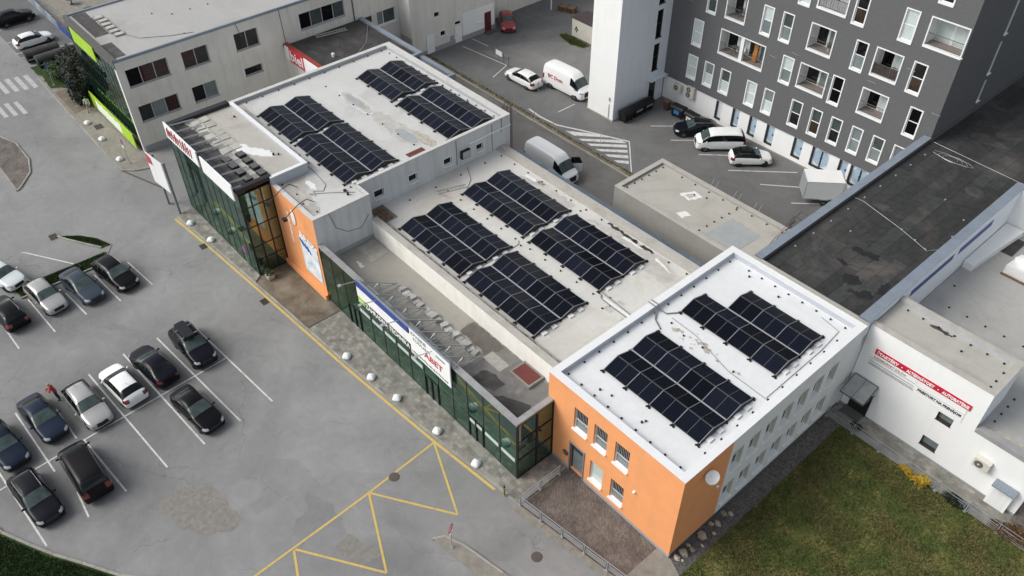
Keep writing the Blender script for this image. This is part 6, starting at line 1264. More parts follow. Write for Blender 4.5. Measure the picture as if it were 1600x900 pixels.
def solar(label, x, y, z, tents):
    """tents: list of (x offset, count of panels along the ridge)"""
    t = thing('solar_array', label, 'solar array', (x, y, z), 0, 'solar arrays on the flat roofs')
    pitch = 1.905; yy = 0
    for ti, (ox, n) in enumerate(tents):
        for i in range(n):
            px = ox + pitch * i + .015
            inst('solar_panel', PM, t, (px, yy, 0), (PA, 0, 0)); inst('solar_panel', PM, t, (px + PW, yy + 2 * PD + .05, 0), (PA, 0, R(180)))
        for i in range(n + 1):
            inst('cover_rail', RL, t, (ox + pitch * i, yy, 0.012)); 
            inst('support_foot', FT, t, (ox + pitch * i, yy, 0))
            if ti == len(tents) - 1 or i == 0: inst('support_foot', FT, t, (ox + pitch * i, yy + 2 * PD + .2, 0), (0, 0, 0))
        if ti == 0 and len(tents) > 1:
            MB().box(max(ox, tents[1][0] if tents[1][0] else ox), yy + 2 * PD + .03, -.02, ox + pitch * n, yy + 2 * PD + .13, .03).obj('valley_tray', 'tray_grey', t, local=True)
        inst('wind_deflector', ED, t, (ox - .02, yy, 0)); inst('wind_deflector', ED, t, (ox + pitch * n + .02, yy, 0))
        for dy in (.55, 1.5): inst('ballast_stone', BL, t, (ox + pitch * n + .06, yy + dy, -.12))
        for i in range(n): MB().bar((ox + pitch * i + .1, yy + PD, RISE - .09), (ox + pitch * (i + 1) - .1, yy + PD, RISE - .09), .03).obj('ridge_beam', 'aluminium', t, local=True)
        yy += 2 * PD + .13
    return t
zh, zu, zo = 5.3 + .15, 7.94 + .15, 7.62 + .15
solar('front left solar array on the hall roof, beside the corner pallet', -45.3, 27.5, zh, [(0, 4), (0, 4)])
solar('front right solar array on the hall roof, nearest the orange office block', -36.95, 27.42, zh, [(0, 4), (0, 4)])
solar('back left solar array on the hall roof, behind the switch cabinet wall', -45.6, 34.15, zh, [(0, 4), (0, 4)])
solar('back right solar array on the hall roof, beside the concrete garage', -37.2, 34.1, zh, [(0, 4), (0, 4)])
solar('short front left solar array on the upper block roof, next to the glass corner block', -63.95, 25.7, zu, [(0, 3), (0, 3)])
solar('long front right solar array on the upper block roof, next to the billboard wing roof', -57.6, 25.75, zu, [(0, 4), (0, 4)])
solar('short back left solar array on the upper block roof, next to the dark annex roof', -63.8, 36.05, zu, [(0, 3), (0, 3)])
solar('long back right solar array on the upper block roof, next to the service alley', -57.2, 35.95, zu, [(0, 4), (0, 4)])
solar('rectangular solar array on the white office roof nearest the orange wall', -22.65, 27.2, zo, [(0, 4), (0, 4)])
solar('stepped solar array on the white office roof nearest the dark bitumen roof', -22.85, 34.85, zo, [(0, 4), (1.905, 3)])

# ================================================================== RAILINGS
def railing(label, pts, z0, seg, h=1.0, rails=4, m='rail_grey', zb=.28, name='metal_railing', bar=.045):
    t = thing(name, label, 'railing', (*pts[0], z0))
    for p, q in zip(pts, pts[1:]):
        p = Vector(p); q = Vector(q); n = max(1, round((q - p).length / seg)); o0 = Vector(pts[0])
        for i in range(0 if p == o0 else 1, n + 1):
            c_ = p.lerp(q, i / n) - o0; MB().box(c_.x - .035, c_.y - .035, 0, c_.x + .035, c_.y + .035, h).box(c_.x - .1, c_.y - .1, 0, c_.x + .1, c_.y + .1, .04).obj('post', m, t, local=True)
        for i in range(n):
            a_ = p.lerp(q, i / n) - o0; b_ = p.lerp(q, (i + 1) / n) - o0; d_ = (b_ - a_).normalized() * .14
            for k in range(rails):
                z = zb + (h - .04 - zb) * k / (rails - 1) * (.86 if k < rails - 1 else 1)
                dd_ = d_ if k < rails - 1 else d_ * 0
                MB().bar((*(a_ + dd_), z), (*(b_ - dd_), z), bar, bar * .9).obj('rail', m, t, local=True)
            MB().bar((*(a_ + d_ * .9), zb - .02), (*(a_ + d_ * .9), h - .16), .035).obj('panel_end', m, t, local=True); MB().bar((*(b_ - d_ * .9), zb - .02), (*(b_ - d_ * .9), h - .16), .035).obj('panel_end', m, t, local=True)
    return t
railing('grey metal railing around the brown paved yard in front of the orange wall', [(-22.5, 23.6), (-22.5, 20.05), (-15.6, 20.95), (-10, 21.7)], .09, 1.85)
railing('long grey metal railing between the lawn and the footpath of the white building', [(-13.55, 41.2), (.8, 41.1)], .05, 2.05, h=1.0, rails=5, bar=.032, zb=.12)
railing('dark railing at the far right corner beyond the white building', [(1.2, 41.1), (8.0, 41.1)], .05, 2.0, h=1.0)

# ================================================================== VEHICLES
def smooth_cage(rows, levels=2):
    """rows: list of (x, [ (y,z,matzone) x7 ]) half sections; returns evaluated subdivided mesh data"""
    n = len(rows); V = []; F = []; Mi = []
    K = 7
    for (x, pts) in rows:
        for (y, z) in pts: V.append((x, y, z))
        for (y, z) in pts[-2::-1]: V.append((x, -y, z))
    W_ = 2 * K - 1
    return V, W_
def car_body(spec):
    rows = spec['rows']; V = []; F = []; MI = []; K = 7; W_ = 13
    for r in rows:
        x, wl, zlo, wb, zb, wt, zt = r
        pts = [(wl * .93, zlo), (wl * .99, zlo + .2), (wl, (zlo + zb) / 2 + .05), (wb, zb), (wt, zt - .05 if zt - zb > .25 else zt - .015), (wt * .62, zt), (0, zt + .025)]
        for (y, z) in pts: V.append((x, y, z))
        for (y, z) in pts[-2::-1]: V.append((x, -y, z))
    n = len(rows)
    for i in range(n - 1):
        zone = spec['zones'][i]      # 'h' hood, 'w' windshield, 'c' cabin, 'r' rear glass, 't' tail, 'p' plain cabin without glass
        for k in range(W_ - 1):
            kk = k if k < 6 else 11 - k
            mi = 0
            if zone == 'w': mi = 1 if kk in (4, 5) else (2 if kk == 3 else 0)
            if zone == 'c': mi = 2 if kk == 3 else 0
            if zone == 'r': mi = 3 if kk in (4, 5) else (2 if kk == 3 and spec.get('rearside', True) else 0)
            if zone == 'g': mi = 4 if kk in (4, 5) else (2 if kk == 3 else 0)
            F.append((i * W_ + k, (i + 1) * W_ + k, (i + 1) * W_ + k + 1, i * W_ + k + 1)); MI.append(mi)
    F.append(tuple(range(W_))); MI.append(0); F.append(tuple((n - 1) * W_ + k for k in range(W_ - 1, -1, -1))); MI.append(0)
    me = bpy.data.meshes.new('cage'); me.from_pydata(V, [], F); me.polygons.foreach_set('material_index', MI)
    for _ in range(5): me.materials.append(MATS['rubber'])
    me.update()
    o = bpy.data.objects.new('cage', me); COL.objects.link(o); s = o.modifiers.new('s', 'SUBSURF'); s.levels = 3; s.render_levels = 3
    ev = o.evaluated_get(bpy.context.evaluated_depsgraph_get()); em = ev.to_mesh()
    out = {k: ([], []) for k in range(9)}; mp = {k: {} for k in range(9)}; XF = max(v[0] for v in V); W2 = spec['W'] / 2; hz, tz = spec['lz']
    pil = spec.get('pillars', [])
    for p in em.polygons:
        mi = p.material_index; c_ = p.center
        if mi == 2 and any(abs(c_.x - q) < .05 for q in pil): mi = 7
        if mi == 2 and c_.z < spec['belt'] + .03: mi = 7
        if mi == 0:
            ay = abs(c_.y)
            if c_.x > spec['L'] / 2 - .34 and ay > W2 * .56 and hz - .05 < c_.z < hz + .06 + (ay - W2 * .5) * .15 and c_.x < spec['L'] / 2 + .1 - (W2 - ay) * 0: mi = 5
            elif c_.x < -spec['L'] / 2 + .34 and ay > W2 * .58 and tz[0] < c_.z < tz[1]: mi = 6
            elif c_.x > spec['L'] / 2 - .12 and ay < W2 * .45 and .45 < c_.z < hz + .03: mi = 8
            elif c_.z < .33: mi = 8
        vs, fs = out[mi]; idx = []
        for vi in p.vertices:
            if vi not in mp[mi]: mp[mi][vi] = len(vs); co = em.vertices[vi].co; vs.append((co.x, co.y, co.z))
            idx.append(mp[mi][vi])
        fs.append(tuple(idx))
    ev.to_mesh_clear(); bpy.data.objects.remove(o); bpy.data.meshes.remove(me)
    return out
SP = {}
#            x     wlow  zlo  wbelt zbelt wtop ztop
SP['sedan'] = dict(lz=(.66, (.72, .93)), belt=.93, L=4.65, W=1.82, H=1.45, wheel=(1.42, -1.36), rows=[(2.40, .62, .30, .55, .56, .45, .60), (2.28, .86, .22, .78, .70, .66, .75), (1.7, .93, .2, .87, .82, .74, .90), (1.0, .95, .2, .90, .91, .80, 1.0), (.15, .95, .2, .90, .95, .64, 1.45), (-.5, .95, .2, .90, .97, .64, 1.50), (-1.05, .95, .2, .90, .98, .62, 1.44), (-1.75, .94, .2, .88, 1.0, .72, 1.10), (-2.2, .88, .24, .80, .98, .70, 1.05), (-2.38, .70, .34, .66, .80, .55, .88)], zones='hhhwccrtt', pillars=[-.45])
SP['hatch'] = dict(lz=(.68, (.72, 1.0)), belt=.94, L=4.35, W=1.82, H=1.5, wheel=(1.33, -1.3), rows=[(2.25, .62, .30, .55, .56, .45, .62), (2.12, .86, .22, .78, .72, .66, .78), (1.6, .93, .2, .87, .84, .74, .93), (1.0, .95, .2, .90, .92, .80, 1.02), (.2, .95, .2, .90, .96, .64, 1.49), (-.5, .95, .2, .90, .98, .66, 1.55), (-1.5, .95, .2, .90, 1.02, .64, 1.50), (-2.0, .93, .22, .87, 1.03, .70, 1.10), (-2.17, .88, .26, .82, .92, .70, .98), (-2.26, .80, .34, .74, .70, .62, .78)], zones='hhhwccrtt', pillars=[-.4])
SP['wagon'] = dict(lz=(.68, (.72, 1.02)), belt=.94, L=4.75, W=1.84, H=1.52, wheel=(1.45, -1.38), rows=[(2.45, .62, .30, .55, .56, .45, .60), (2.32, .86, .22, .78, .72, .66, .77), (1.75, .94, .2, .88, .84, .76, .92), (1.05, .96, .2, .91, .92, .80, 1.01), (.25, .96, .2, .91, .96, .66, 1.49), (-.5, .96, .2, .91, .98, .66, 1.55), (-1.6, .96, .2, .91, 1.01, .64, 1.51), (-2.15, .93, .2, .87, 1.03, .66, 1.12), (-2.36, .86, .26, .80, .95, .62, 1.0), (-2.45, .72, .34, .66, .75, .55, .8)], zones='hhhwccrtt', pillars=[-.35, -1.15])
SP['suv'] = dict(lz=(.82, (.85, 1.12)), belt=1.08, L=4.75, W=1.92, H=1.72, wheel=(1.42, -1.38), rows=[(2.42, .66, .36, .6, .70, .5, .76), (2.30, .90, .28, .82, .86, .70, .92), (1.75, .98, .26, .92, .98, .80, 1.06), (1.1, 1.0, .26, .95, 1.06, .84, 1.16), (.35, 1.0, .26, .95, 1.10, .70, 1.68), (-.5, 1.0, .26, .95, 1.12, .70, 1.76), (-1.6, 1.0, .26, .95, 1.14, .68, 1.70), (-2.15, .98, .26, .92, 1.14, .72, 1.22), (-2.36, .9, .32, .84, 1.0, .66, 1.06), (-2.44, .76, .4, .7, .8, .58, .85)], zones='hhhwccrtt', pillars=[-.35, -1.2])
SP['minibus'] = dict(lz=(.92, (.85, 1.35)), belt=1.12, L=4.95, W=1.92, H=1.95, wheel=(1.55, -1.45), rows=[(2.5, .7, .34, .64, .78, .55, .86), (2.38, .92, .28, .86, .96, .74, 1.02), (2.0, .99, .26, .94, 1.06, .84, 1.16), (1.25, 1.0, .26, .96, 1.12, .80, 1.90), (.3, 1.0, .26, .96, 1.14, .80, 1.99), (-1.0, 1.0, .26, .96, 1.14, .80, 1.99), (-2.1, 1.0, .26, .96, 1.14, .80, 1.96), (-2.44, .97, .28, .92, 1.12, .78, 1.30), (-2.52, .90, .34, .86, .9, .7, .95)], zones='hhwcccrt', pillars=[1.0, -.15, -1.4])
SP['boxvan'] = dict(lz=(1.02, (.9, 1.5)), belt=1.4, L=6.0, W=2.02, H=2.6, wheel=(1.95, -1.75), rows=[(3.0, .72, .36, .66, .9, .55, 1.0), (2.88, .96, .30, .90, 1.08, .78, 1.16), (2.45, 1.03, .28, .98, 1.2, .88, 1.32), (1.7, 1.04, .28, 1.0, 1.3, .82, 2.35), (1.2, 1.04, .28, 1.02, 1.5, .86, 2.65), (.7, 1.04, .28, 1.02, 1.5, .86, 2.72), (-1.2, 1.04, .28, 1.02, 1.6, .86, 2.72), (-2.7, 1.04, .28, 1.02, 1.6, .86, 2.70), (-2.98, 1.0, .32, .98, 1.5, .8, 2.5), (-3.02, .9, .4, .88, 1.3, .7, 2.3)], zones='hhwcppppt', pillars=[1.5])
_cb = {}
TY = MB().cyl((0, -.1, 0), .33, .2, 24, axis='y'); TYM = TY.mesh('wheel', ['rubber'])
def rim_mesh(m):
    b = MB().cyl((0, -.108, 0), .23, .216, 20, axis='y')
    for k in range(5):
        a_ = k * 2 * math.pi / 5
        b.bar((0, -.112, 0), (.22 * math.cos(a_), -.112, .22 * math.sin(a_)), .05, .02, 1).bar((0, .112, 0), (.22 * math.cos(a_), .112, .22 * math.sin(a_)), .05, .02, 1)
    return b.mesh('rim', ['rubber', m])
RIMS = {m: rim_mesh(m) for m in ('rim_silver', 'rim_dark')}
def car(kind, paint, x, y, deg, label, name='parked_car', cat='car', group='cars in the car park', rear=False, rim='rim_silver', rails=False, box=False, glass='car_glass_tint', plate=True, scale=1.0, roofm=None, sc3=None, z=.012):
    S = SP[kind]
    if kind not in _cb: _cb[kind] = car_body(S)
    out = _cb[kind]; t = thing(name, label, cat, (x, y, z), R(deg), group)
    if sc3: t.scale = sc3
    def part(nm, mi, m, smooth=True):
        vs, fs = out[mi]
        if not fs: return None
        me = bpy.data.meshes.new(nm); me.from_pydata(vs, [], fs); me.materials.append(MATS[m]); me.polygons.foreach_set('use_smooth', [smooth] * len(fs)); me.update()
        return inst(nm, me, t)
    body = part('body', 0, paint); part('windshield', 1, glass); part('side_windows', 2, 'car_glass'); part('rear_window', 3, 'car_glass'); part('headlights', 5, 'lamp_clear'); part('taillights', 6, 'lamp_red'); part('window_trim', 7, 'black_plastic'); part('grille', 8, 'black_plastic')
    L2 = S['L'] / 2; W2 = S['W'] / 2; H = S['H']; wr = 1.12 if kind in ('suv', 'minibus', 'boxvan') else 1.0
    for wx in S['wheel']:
        MB().cyl((wx, -W2 - .004, .35), .40 * wr, .06, 22, axis='y').cyl((wx, W2 - .056, .35), .40 * wr, .06, 22, axis='y').obj('wheel_arch', 'rubber', t, local=True)
        for s_ in (-1, 1):
            o = inst('wheel', TYM, t, (wx, s_ * (W2 - .085), .33 * wr)); o.scale = (wr, 1, wr); inst('rim', RIMS[rim], o)
    big = kind in ('boxvan', 'minibus'); fz = .62 if not big else .82
    if kind == 'suv': fz = .78
    for s_ in (-1, 1):
        mxx = {'boxvan': 1.95, 'minibus': 1.55}.get(kind, .78); mz = {'boxvan': 1.35, 'minibus': 1.2, 'suv': 1.14}.get(kind, 1.0)
        MB().blob((mxx, s_ * (W2 + .09), mz), .07, .12, .085, 8, 5).bar((mxx, s_ * (W2 - .08), mz - .04), (mxx, s_ * (W2 + .05), mz - .02), .04).obj('mirror', paint if paint != 'paint_silver' else 'paint_silver', t, local=True, smooth=True)
    if plate: MB().box(L2 + .015, -.26, .40, L2 + .03, .26, .51).box(-L2 - .02, -.26, .62 if not big else .75, -L2 + .02, .26, .73 if not big else .86).obj('number_plate', 'plate_white', t, local=True)
    MB().box(1.02 if not big else 1.95, -.05, .99 if not big else 1.3, 1.04 if not big else 1.97, .6, 1.02 if not big else 1.33).obj('wiper', 'black_plastic', t, local=True)
    if kind in ('hatch', 'wagon', 'suv'): MB().cyl((-1.2, 0, H + .02), .012, .16, 6).obj('aerial', 'black_plastic', t, local=True)
    if rails:
        for s_ in (-1, 1): MB().tube([(.35, s_ * .60, H - .05), (.2, s_ * .62, H + .04), (-1.3, s_ * .62, H + .03), (-1.5, s_ * .60, H - .06)], .022).obj('roof_rail', 'chrome' if rails == 'c' else 'black_plastic', t, local=True)
    if box:
        rb_ = MB().prism([(.55, -.2), (.35, -.36), (-1.3, -.40), (-1.4, -.3), (-1.4, .3), (-1.3, .40), (.35, .36), (.55, .2)], H + .12, H + .40).obj('roof_box', 'paint_slate_dark', t, local=True)
        rb_.location.y = -.1
        for xx in (.1, -.95): MB().bar((xx, -.68, H + .08), (xx, .68, H + .08), .06, .04).obj('roof_bar', 'chrome', t, local=True)
    if roofm:
        vs, fs = out[0]; up = [f for f in fs if min(vs[i][2] for i in f) > H - .28 and abs(sum(vs[i][1] for i in f) / len(f)) < .7]
        b = MB(); 
        for f in up: b.face([(vs[i][0], vs[i][1], vs[i][2] + .006) for i in f])
        b.obj('roof_panel', roofm, t, local=True, smooth=True)
    return t
def cxy(px, py, deg, d): return (px - d * math.cos(R(deg)), py - d * math.sin(R(deg)))
A = 5.5
car('hatch', 'paint_white_grey', *cxy(-65.5, 2.7, 18, 2.2), 18, 'white car cut off by the left edge of the photo, front towards the grass median', rim='rim_dark')
car('hatch', 'paint_silver', *cxy(-60.35, 4.15, 8, 2.2), 8, 'silver hatchback left of the slate grey sedan by the grass median')
car('sedan', 'paint_slate', *cxy(-59.5, 6.85, 8, 2.35), 8, 'slate grey sedan between the silver hatchback and the black wagon with roof rails')
car('wagon', 'paint_black', *cxy(-59.1, 9.6, 9, 2.4), 9, 'black wagon with chrome roof rails parked at the tip of the grass island', rails='c')
car('hatch', 'paint_black', *cxy(-60.45, 1.1, 8, -2.2) if False else (-62.65, .85), 188, 'black hatchback showing its red tail lights, parked nose to the grass median', rails='c')
car('suv', 'paint_ink', *cxy(-46.95, 10.45, 1.5, 2.4), 1.5, 'black SUV with a dark roof box on silver bars', box=True)
car('sedan', 'paint_ink', -49.4, 7.25, 187, 'dark blue black sedan parked nose in between the SUV and the white hatchback')
car('hatch', 'paint_white', -49.15, 4.75, 186, 'bright white hatchback parked nose in', rim='rim_dark')
car('wagon', 'paint_silver', *cxy(-46.55, 2.3, 4.5, 2.4), 4.5, 'silver wagon with black roof rails facing the bay line', rails='k')
car('sedan', 'paint_blue', *cxy(-47.5, -.45, 6.5, 2.35), 6.5, 'dark blue sedan with a person leaning on its rear door')
car('sedan', 'paint_navy', *cxy(-46.9, -3.25, 7, 2.35), 7, 'navy car cut off by the left edge, right behind the black wagon with roof rails')
car('wagon', 'paint_night', *cxy(-41.1, -3.05, 6, 2.4), 6, 'black wagon with chrome roof rails nearest the bottom left lawn', rails='c')
car('minibus', 'paint_plum', -43.35, -.15, 181, 'tall black van with ribbed roof parked tail towards the road')
for k in range(7): MB().bar((-1.9, -.42 + .14 * k, 2.005), (1.0, -.42 + .14 * k, 2.005), .025, .02).obj('roof_rib', 'paint_plum', [o for o in COL.objects if o.get('label', '').startswith('tall black van')][0], local=True)
car('sedan', 'paint_black', *cxy(-41.0, 8.1, 7, 2.35), 7, 'black fastback with a low roof parked alone in the front row', rim='rim_silver')
G2 = 'vehicles in the rear yard'
car('wagon', 'paint_night', -43.72, 63.2, 229, 'dark wagon beside the bins and the white minibus', group=G2, sc3=(.92, .97, 1), rails='c')
car('minibus', 'paint_white', -40.45, 63.0, 228, 'white minibus with dark side windows in front of the shop windows', name='minibus', cat='van', group=G2)
car('hatch', 'paint_white', -36.7, 63.05, 48, 'small white hatchback with black roof parked beside the white minibus', group=G2, rim='rim_dark', roofm='paint_black', sc3=(.92, .96, 1.02))
car('wagon', 'paint_white', -63.5, 57.0, 181, 'white wagon parked alone in front of the delivery van', group=G2)
dv = car('boxvan', 'paint_white', -58.8, 59.4, 2, 'white delivery van lettered in red, half hidden by the white tower', name='delivery_van', cat='van', group=G2)
for s_, yy in ((1, -1.03),):
    me = text_mesh('BC Dom', .62, .005, .01); me.materials.clear(); me.materials.append(MATS['sign_red_text']); inst('lettering', me, dv, (-2.1, -1.052, 1.35), (R(90), 0, 0))
car('hatch', 'paint_red', -75.5, 65.0, -35, 'dark red car parked against the beige wing by the red door', group=G2)
car('boxvan', 'paint_white', -48.45, 47.2, 0, 'white high roof van with an open door in the alley behind the hall', name='delivery_van', cat='van', group=G2)
hv = [o for o in COL.objects if o.get('label', '').startswith('white high roof van')][0]
MB().hexa([(1.6, 1.04, .4), (2.3, 1.9, .4), (2.28, 1.94, .4), (1.58, 1.08, .4), (1.6, 1.04, 1.4), (2.3, 1.9, 1.4), (2.28, 1.94, 1.4), (1.58, 1.08, 1.4)]).obj('open_door', 'paint_white_grey', hv, local=True)
MB().hexa([(1.6, 1.04, 1.42), (2.3, 1.9, 1.42), (2.28, 1.94, 1.42), (1.58, 1.08, 1.42), (1.6, 1.04, 2.1), (2.1, 1.65, 2.1), (2.08, 1.69, 2.1), (1.58, 1.08, 2.1)]).obj('door_window', 'car_glass', hv, local=True)
car('minibus', 'paint_white', -41.6, 44.6, 0, 'low white van whose roof shows between the hall ledge and the garage', name='minibus', cat='van', group=G2)
car('hatch', 'paint_white', -110.5, 18.7, 93, 'white hatchback parked by the blue barrier at the top left corner', group='cars at the top left corner')
car('suv', 'paint_black', -118.3, 18.9, 95, 'black SUV at the very top left corner', group='cars at the top left corner', sc3=(1.0, 1.0, 1.0))
# trailer
tr = thing('box_trailer', 'white box trailer parked by the round shop windows at the end of the yard', 'trailer', (-28.65, 63.0, 0), R(44))
b = MB(); b.box(-1.75, -1.0, .75, 1.55, 1.0, 2.55).obj('box_body', 'paint_white_grey', tr, local=True)
MB().hexa([(1.55, -1.0, .75), (2.0, -.7, .8), (2.0, .7, .8), (1.55, 1.0, .75), (1.55, -1.0, 2.55), (1.9, -.7, 2.2), (1.9, .7, 2.2), (1.55, 1.0, 2.55)]).obj('front_fairing', 'paint_white', tr, local=True)
MB().box(-1.78, -1.03, 2.55, 1.58, 1.03, 2.6).obj('roof', 'paint_white', tr, local=True); MB().box(-1.8, -1.04, .65, 1.5, -.98, .75).box(-1.8, .98, .65, 1.5, 1.04, .75).box(-1.82, -1.0, .7, -1.76, 1.0, 2.5).obj('trim', 'galvanised', tr, local=True)
for s_ in (-1, 1):
    o = inst('wheel', TYM, tr, (.1, s_ * 1.0, .33)); inst('rim', RIMS['rim_silver'], o); MB().box(-.3, s_ * 1.0 - .13, .66, .5, s_ * 1.0 + .13, .72).obj('mudguard', 'tray_grey', tr, local=True)
MB().bar((1.5, -.5, .5), (3.0, 0, .5), .08).bar((1.5, .5, .5), (3.0, 0, .5), .08).obj('drawbar', 'galvanised', tr, local=True); MB().cyl((2.8, .12, 0), .03, .6, 8).obj('jockey_wheel', 'base_dark', tr, local=True)

# ================================================================== STREET FURNITURE
def bollard(x, y, label, z=.115):
    t = thing('concrete_bollard', label, 'bollard', (x, y, z), random.uniform(0, 1), 'white cushion shaped bollards along the kerb')
    MB().cyl((0, 0, 0), .29, .06, 20).obj('foot', 'kerb_concrete', t, local=True); b = MB(); prev = None
    for rr, zz in ((.30, .05), (.31, .12), (.28, .22), (.20, .31), (.08, .37)):
        ring = [(rr * (abs(math.cos(q)) ** .55) * math.copysign(1, math.cos(q)), rr * (abs(math.sin(q)) ** .55) * math.copysign(1, math.sin(q)), zz) for q in [2 * math.pi * (k + .5) / 20 for k in range(20)]]
        if prev:
            for k in range(20): b.face([prev[k], prev[(k + 1) % 20], ring[(k + 1) % 20], ring[k]])
        prev = ring
    b.face(prev); b.obj('dome', 'parapet_white', t, local=True)
names = ['white bollard nearest the person in front of the green banner', 'white bollard midway along the green banner', 'white bollard below the round purple sign by the green banner', 'white bollard just right of the tall post sign, in front of the glass corner block', 'white bollard second to the right of the tall post sign',
         'white bollard nearest the kerb step at the worn forecourt', 'second white bollard from the worn forecourt, in front of the showroom', 'white bollard midway along the showroom front', 'white bollard at the corner where the yellow zigzag meets the kerb', 'white bollard nearest the striped post at the showroom corner']
for (x, y), l_ in zip([(-87.6, 16.55), (-83.45, 16.5), (-78.6, 16.4), (-64.2, 17.1), (-60.75, 17.4), (-40.9, 18.75), (-37.9, 18.95), (-35.0, 19.22), (-30.7, 19.6), (-26.8, 19.9)], names): bollard(x, y, l_)
yb = thing('striped_post', 'short black and yellow striped post at the kerb end near the railing corner', 'post', (-23.7, 19.75, .1))
for k in range(8): MB().cyl((0, 0, .13 * k), .07, .128, 12).obj('band', 'black_plastic' if k % 2 else 'pole_yellow', yb, local=True)
ts = thing('tall_post_sign', 'tall two legged post sign with a pale panel beside the glass corner block', 'sign', (-66.4, 17.1, 0.02))
MB().box(-.1, -.1, 0, .1, .1, 5.6).obj('post', 'door_frame_grey', ts, local=True); MB().box(-2.25, -.2, 0, -2.07, -.02, 5.5).obj('post', 'door_frame_grey', ts, local=True)
MB().hexa([(-3.0, -.42, 2.3), (-.12, -.16, 2.3), (-.12, -.1, 2.3), (-3.0, -.36, 2.3), (-3.0, -.42, 5.5), (-.12, -.16, 5.5), (-.12, -.1, 5.5), (-3.0, -.36, 5.5)]).obj('panel', 'plaster_grey_white', ts, local=True)
MB().hexa([(-2.9, -.45, 4.4), (-2.1, -.38, 4.5), (-2.1, -.36, 4.5), (-2.9, -.43, 4.4), (-2.9, -.45, 5.4), (-2.1, -.38, 5.2), (-2.1, -.36, 5.2), (-2.9, -.43, 5.4)]).obj('panel_emblem', 'sign_red_text', ts, local=True)
def road_sign(name, x, y, z, h, disc, label, face=220, mini=None, cross=False):
    t = thing(name, label, 'road sign', (x, y, z), R(face))
    MB().cyl((0, 0, 0), .035, h + .2, 10).obj('pole', 'galvanised', t, local=True); MB().cyl((0, 0, 0), .14, .06, 12).obj('base', 'kerb_concrete', t, local=True)
    if name == 'square_sign': o = MB().box(-.33, -.05, h - .35, .33, -.02, h + .3).obj('plate', disc, t, local=True); MB().box(-.05, -.06, h - .2, .05, -.05, h + .2).box(-.15, -.06, h + .1, .15, -.05, h + .16).obj('arrow', 'sign_white', o, local=True)
    else:
        o = MB().cyl((0, -.05, h), .33, .025, 26, axis='y').obj('plate', 'sign_red' if not cross else 'sign_red', t, local=True); MB().cyl((0, -.065, h), .27, .02, 26, axis='y').obj('inner_disc', disc, o, local=True)
        if cross: MB().bar((-.18, -.075, h - .18), (.18, -.075, h + .18), .07, .01).obj('slash', 'sign_red', o, local=True)
    if mini: MB().box(-.2, -.05, h - .65, .2, -.02, h - .4).obj('small_plate', mini, t, local=True)
    return t
road_sign('round_sign', -77.4, 16.9, .1, 2.5, 'sign_purple', 'round purple no stopping sign with a white plate by the green banner', 0, 'sign_white')
road_sign('round_sign', -55.0, 18.15, .1, 2.2, 'sign_purple', 'round purple and red no stopping sign at the corner of the glass block', 0)
road_sign('round_sign', -23.0, 14.85, .1, 2.2, 'sign_white', 'round red rimmed sign on the kerb island at the bottom', 120, 'sign_white', True)
road_sign('square_sign', -91.9, 17.0, .1, 2.5, 'sign_sky', 'blue square sign nearest the dark bush at the street corner', 330)
road_sign('square_sign', -98.4, 16.8, .1, 2.5, 'sign_sky', 'blue square pedestrian sign in front of the dumpsters', 330)
# dumpsters and bins
def dumpster(x, y, rz, label, m='bin_black', w_=1.4, d_=1.0, z=.01, sticker=None, group=None):
    t = thing('waste_container', label, 'waste container', (x, y, z), R(rz), group)
    h_ = w_ / 2; q = d_ / 2
    MB().hexa([(-h_ * .9, -q * .8, .18), (h_ * .9, -q * .8, .18), (h_ * .9, q * .8, .18), (-h_ * .9, q * .8, .18), (-h_, -q, 1.05), (h_, -q, 1.05), (h_, q, 1.05), (-h_, q, 1.05)]).obj('tub', m, t, local=True)
    b = MB(); n = 8
    for k in range(n):
        a0 = math.pi * k / n; a1 = math.pi * (k + 1) / n
        p = [(-math.cos(a0) * (q + .04), 1.07 + math.sin(a0) * .3), (-math.cos(a1) * (q + .04), 1.07 + math.sin(a1) * .3)]
        b.face([(-h_ - .05, p[0][0], p[0][1]), (h_ + .05, p[0][0], p[0][1]), (h_ + .05, p[1][0], p[1][1]), (-h_ - .05, p[1][0], p[1][1])][::-1])
    for s_ in (-1, 1): b.face([(s_ * (h_ + .05), -math.cos(math.pi * k / n) * (q + .04), 1.07 + math.sin(math.pi * k / n) * .3) for k in range(n + 1)])
    b.obj('lid', m, t, local=True)
    for sx in (-1, 1):
        for sy in (-1, 1): MB().cyl((sx * h_ * .75 - .03, sy * q * .6, .09), .09, .06, 12, axis='x').obj('castor', 'rubber', t, local=True)
    if sticker: MB().box(-h_ * .5, -q - .005, .5, h_ * .5, -q + .04, .95).obj('sticker', sticker, t, local=True)
    return t
GB = 'black waste containers by the tower'
dumpster(-50.2, 59.7, 90, 'black waste container against the tower, nearest the tower corner', group=GB); dumpster(-50.2, 61.25, 90, 'middle black waste container against the tower side wall', group=GB, sticker=None); dumpster(-50.2, 62.8, 90, 'black waste container against the tower nearest the tower door', group=GB)
for nme in ('middle black', 'black waste container against the tower nearest the tower door'):
    o = [q for q in COL.objects if q.get('label', '').startswith(nme)][0]; MB().box(-.5, -.53, .72, .5, -.46, .88).obj('sticker', 'tray_grey', o, local=True)
dumpster(-47.0, 64.4, 3, 'black container with a blue and white sticker under the air conditioners', sticker='sign_sky', w_=1.4, group=GB); dumpster(-45.2, 64.3, -3, 'black container with a cream sticker beside the dark wagon', sticker='ac_beige', w_=1.3, group=GB)
wb2 = thing('wheelie_bin', 'small brown wheelie bin between the tower door and the black containers', 'bin', (-48.8, 64.6, .01))
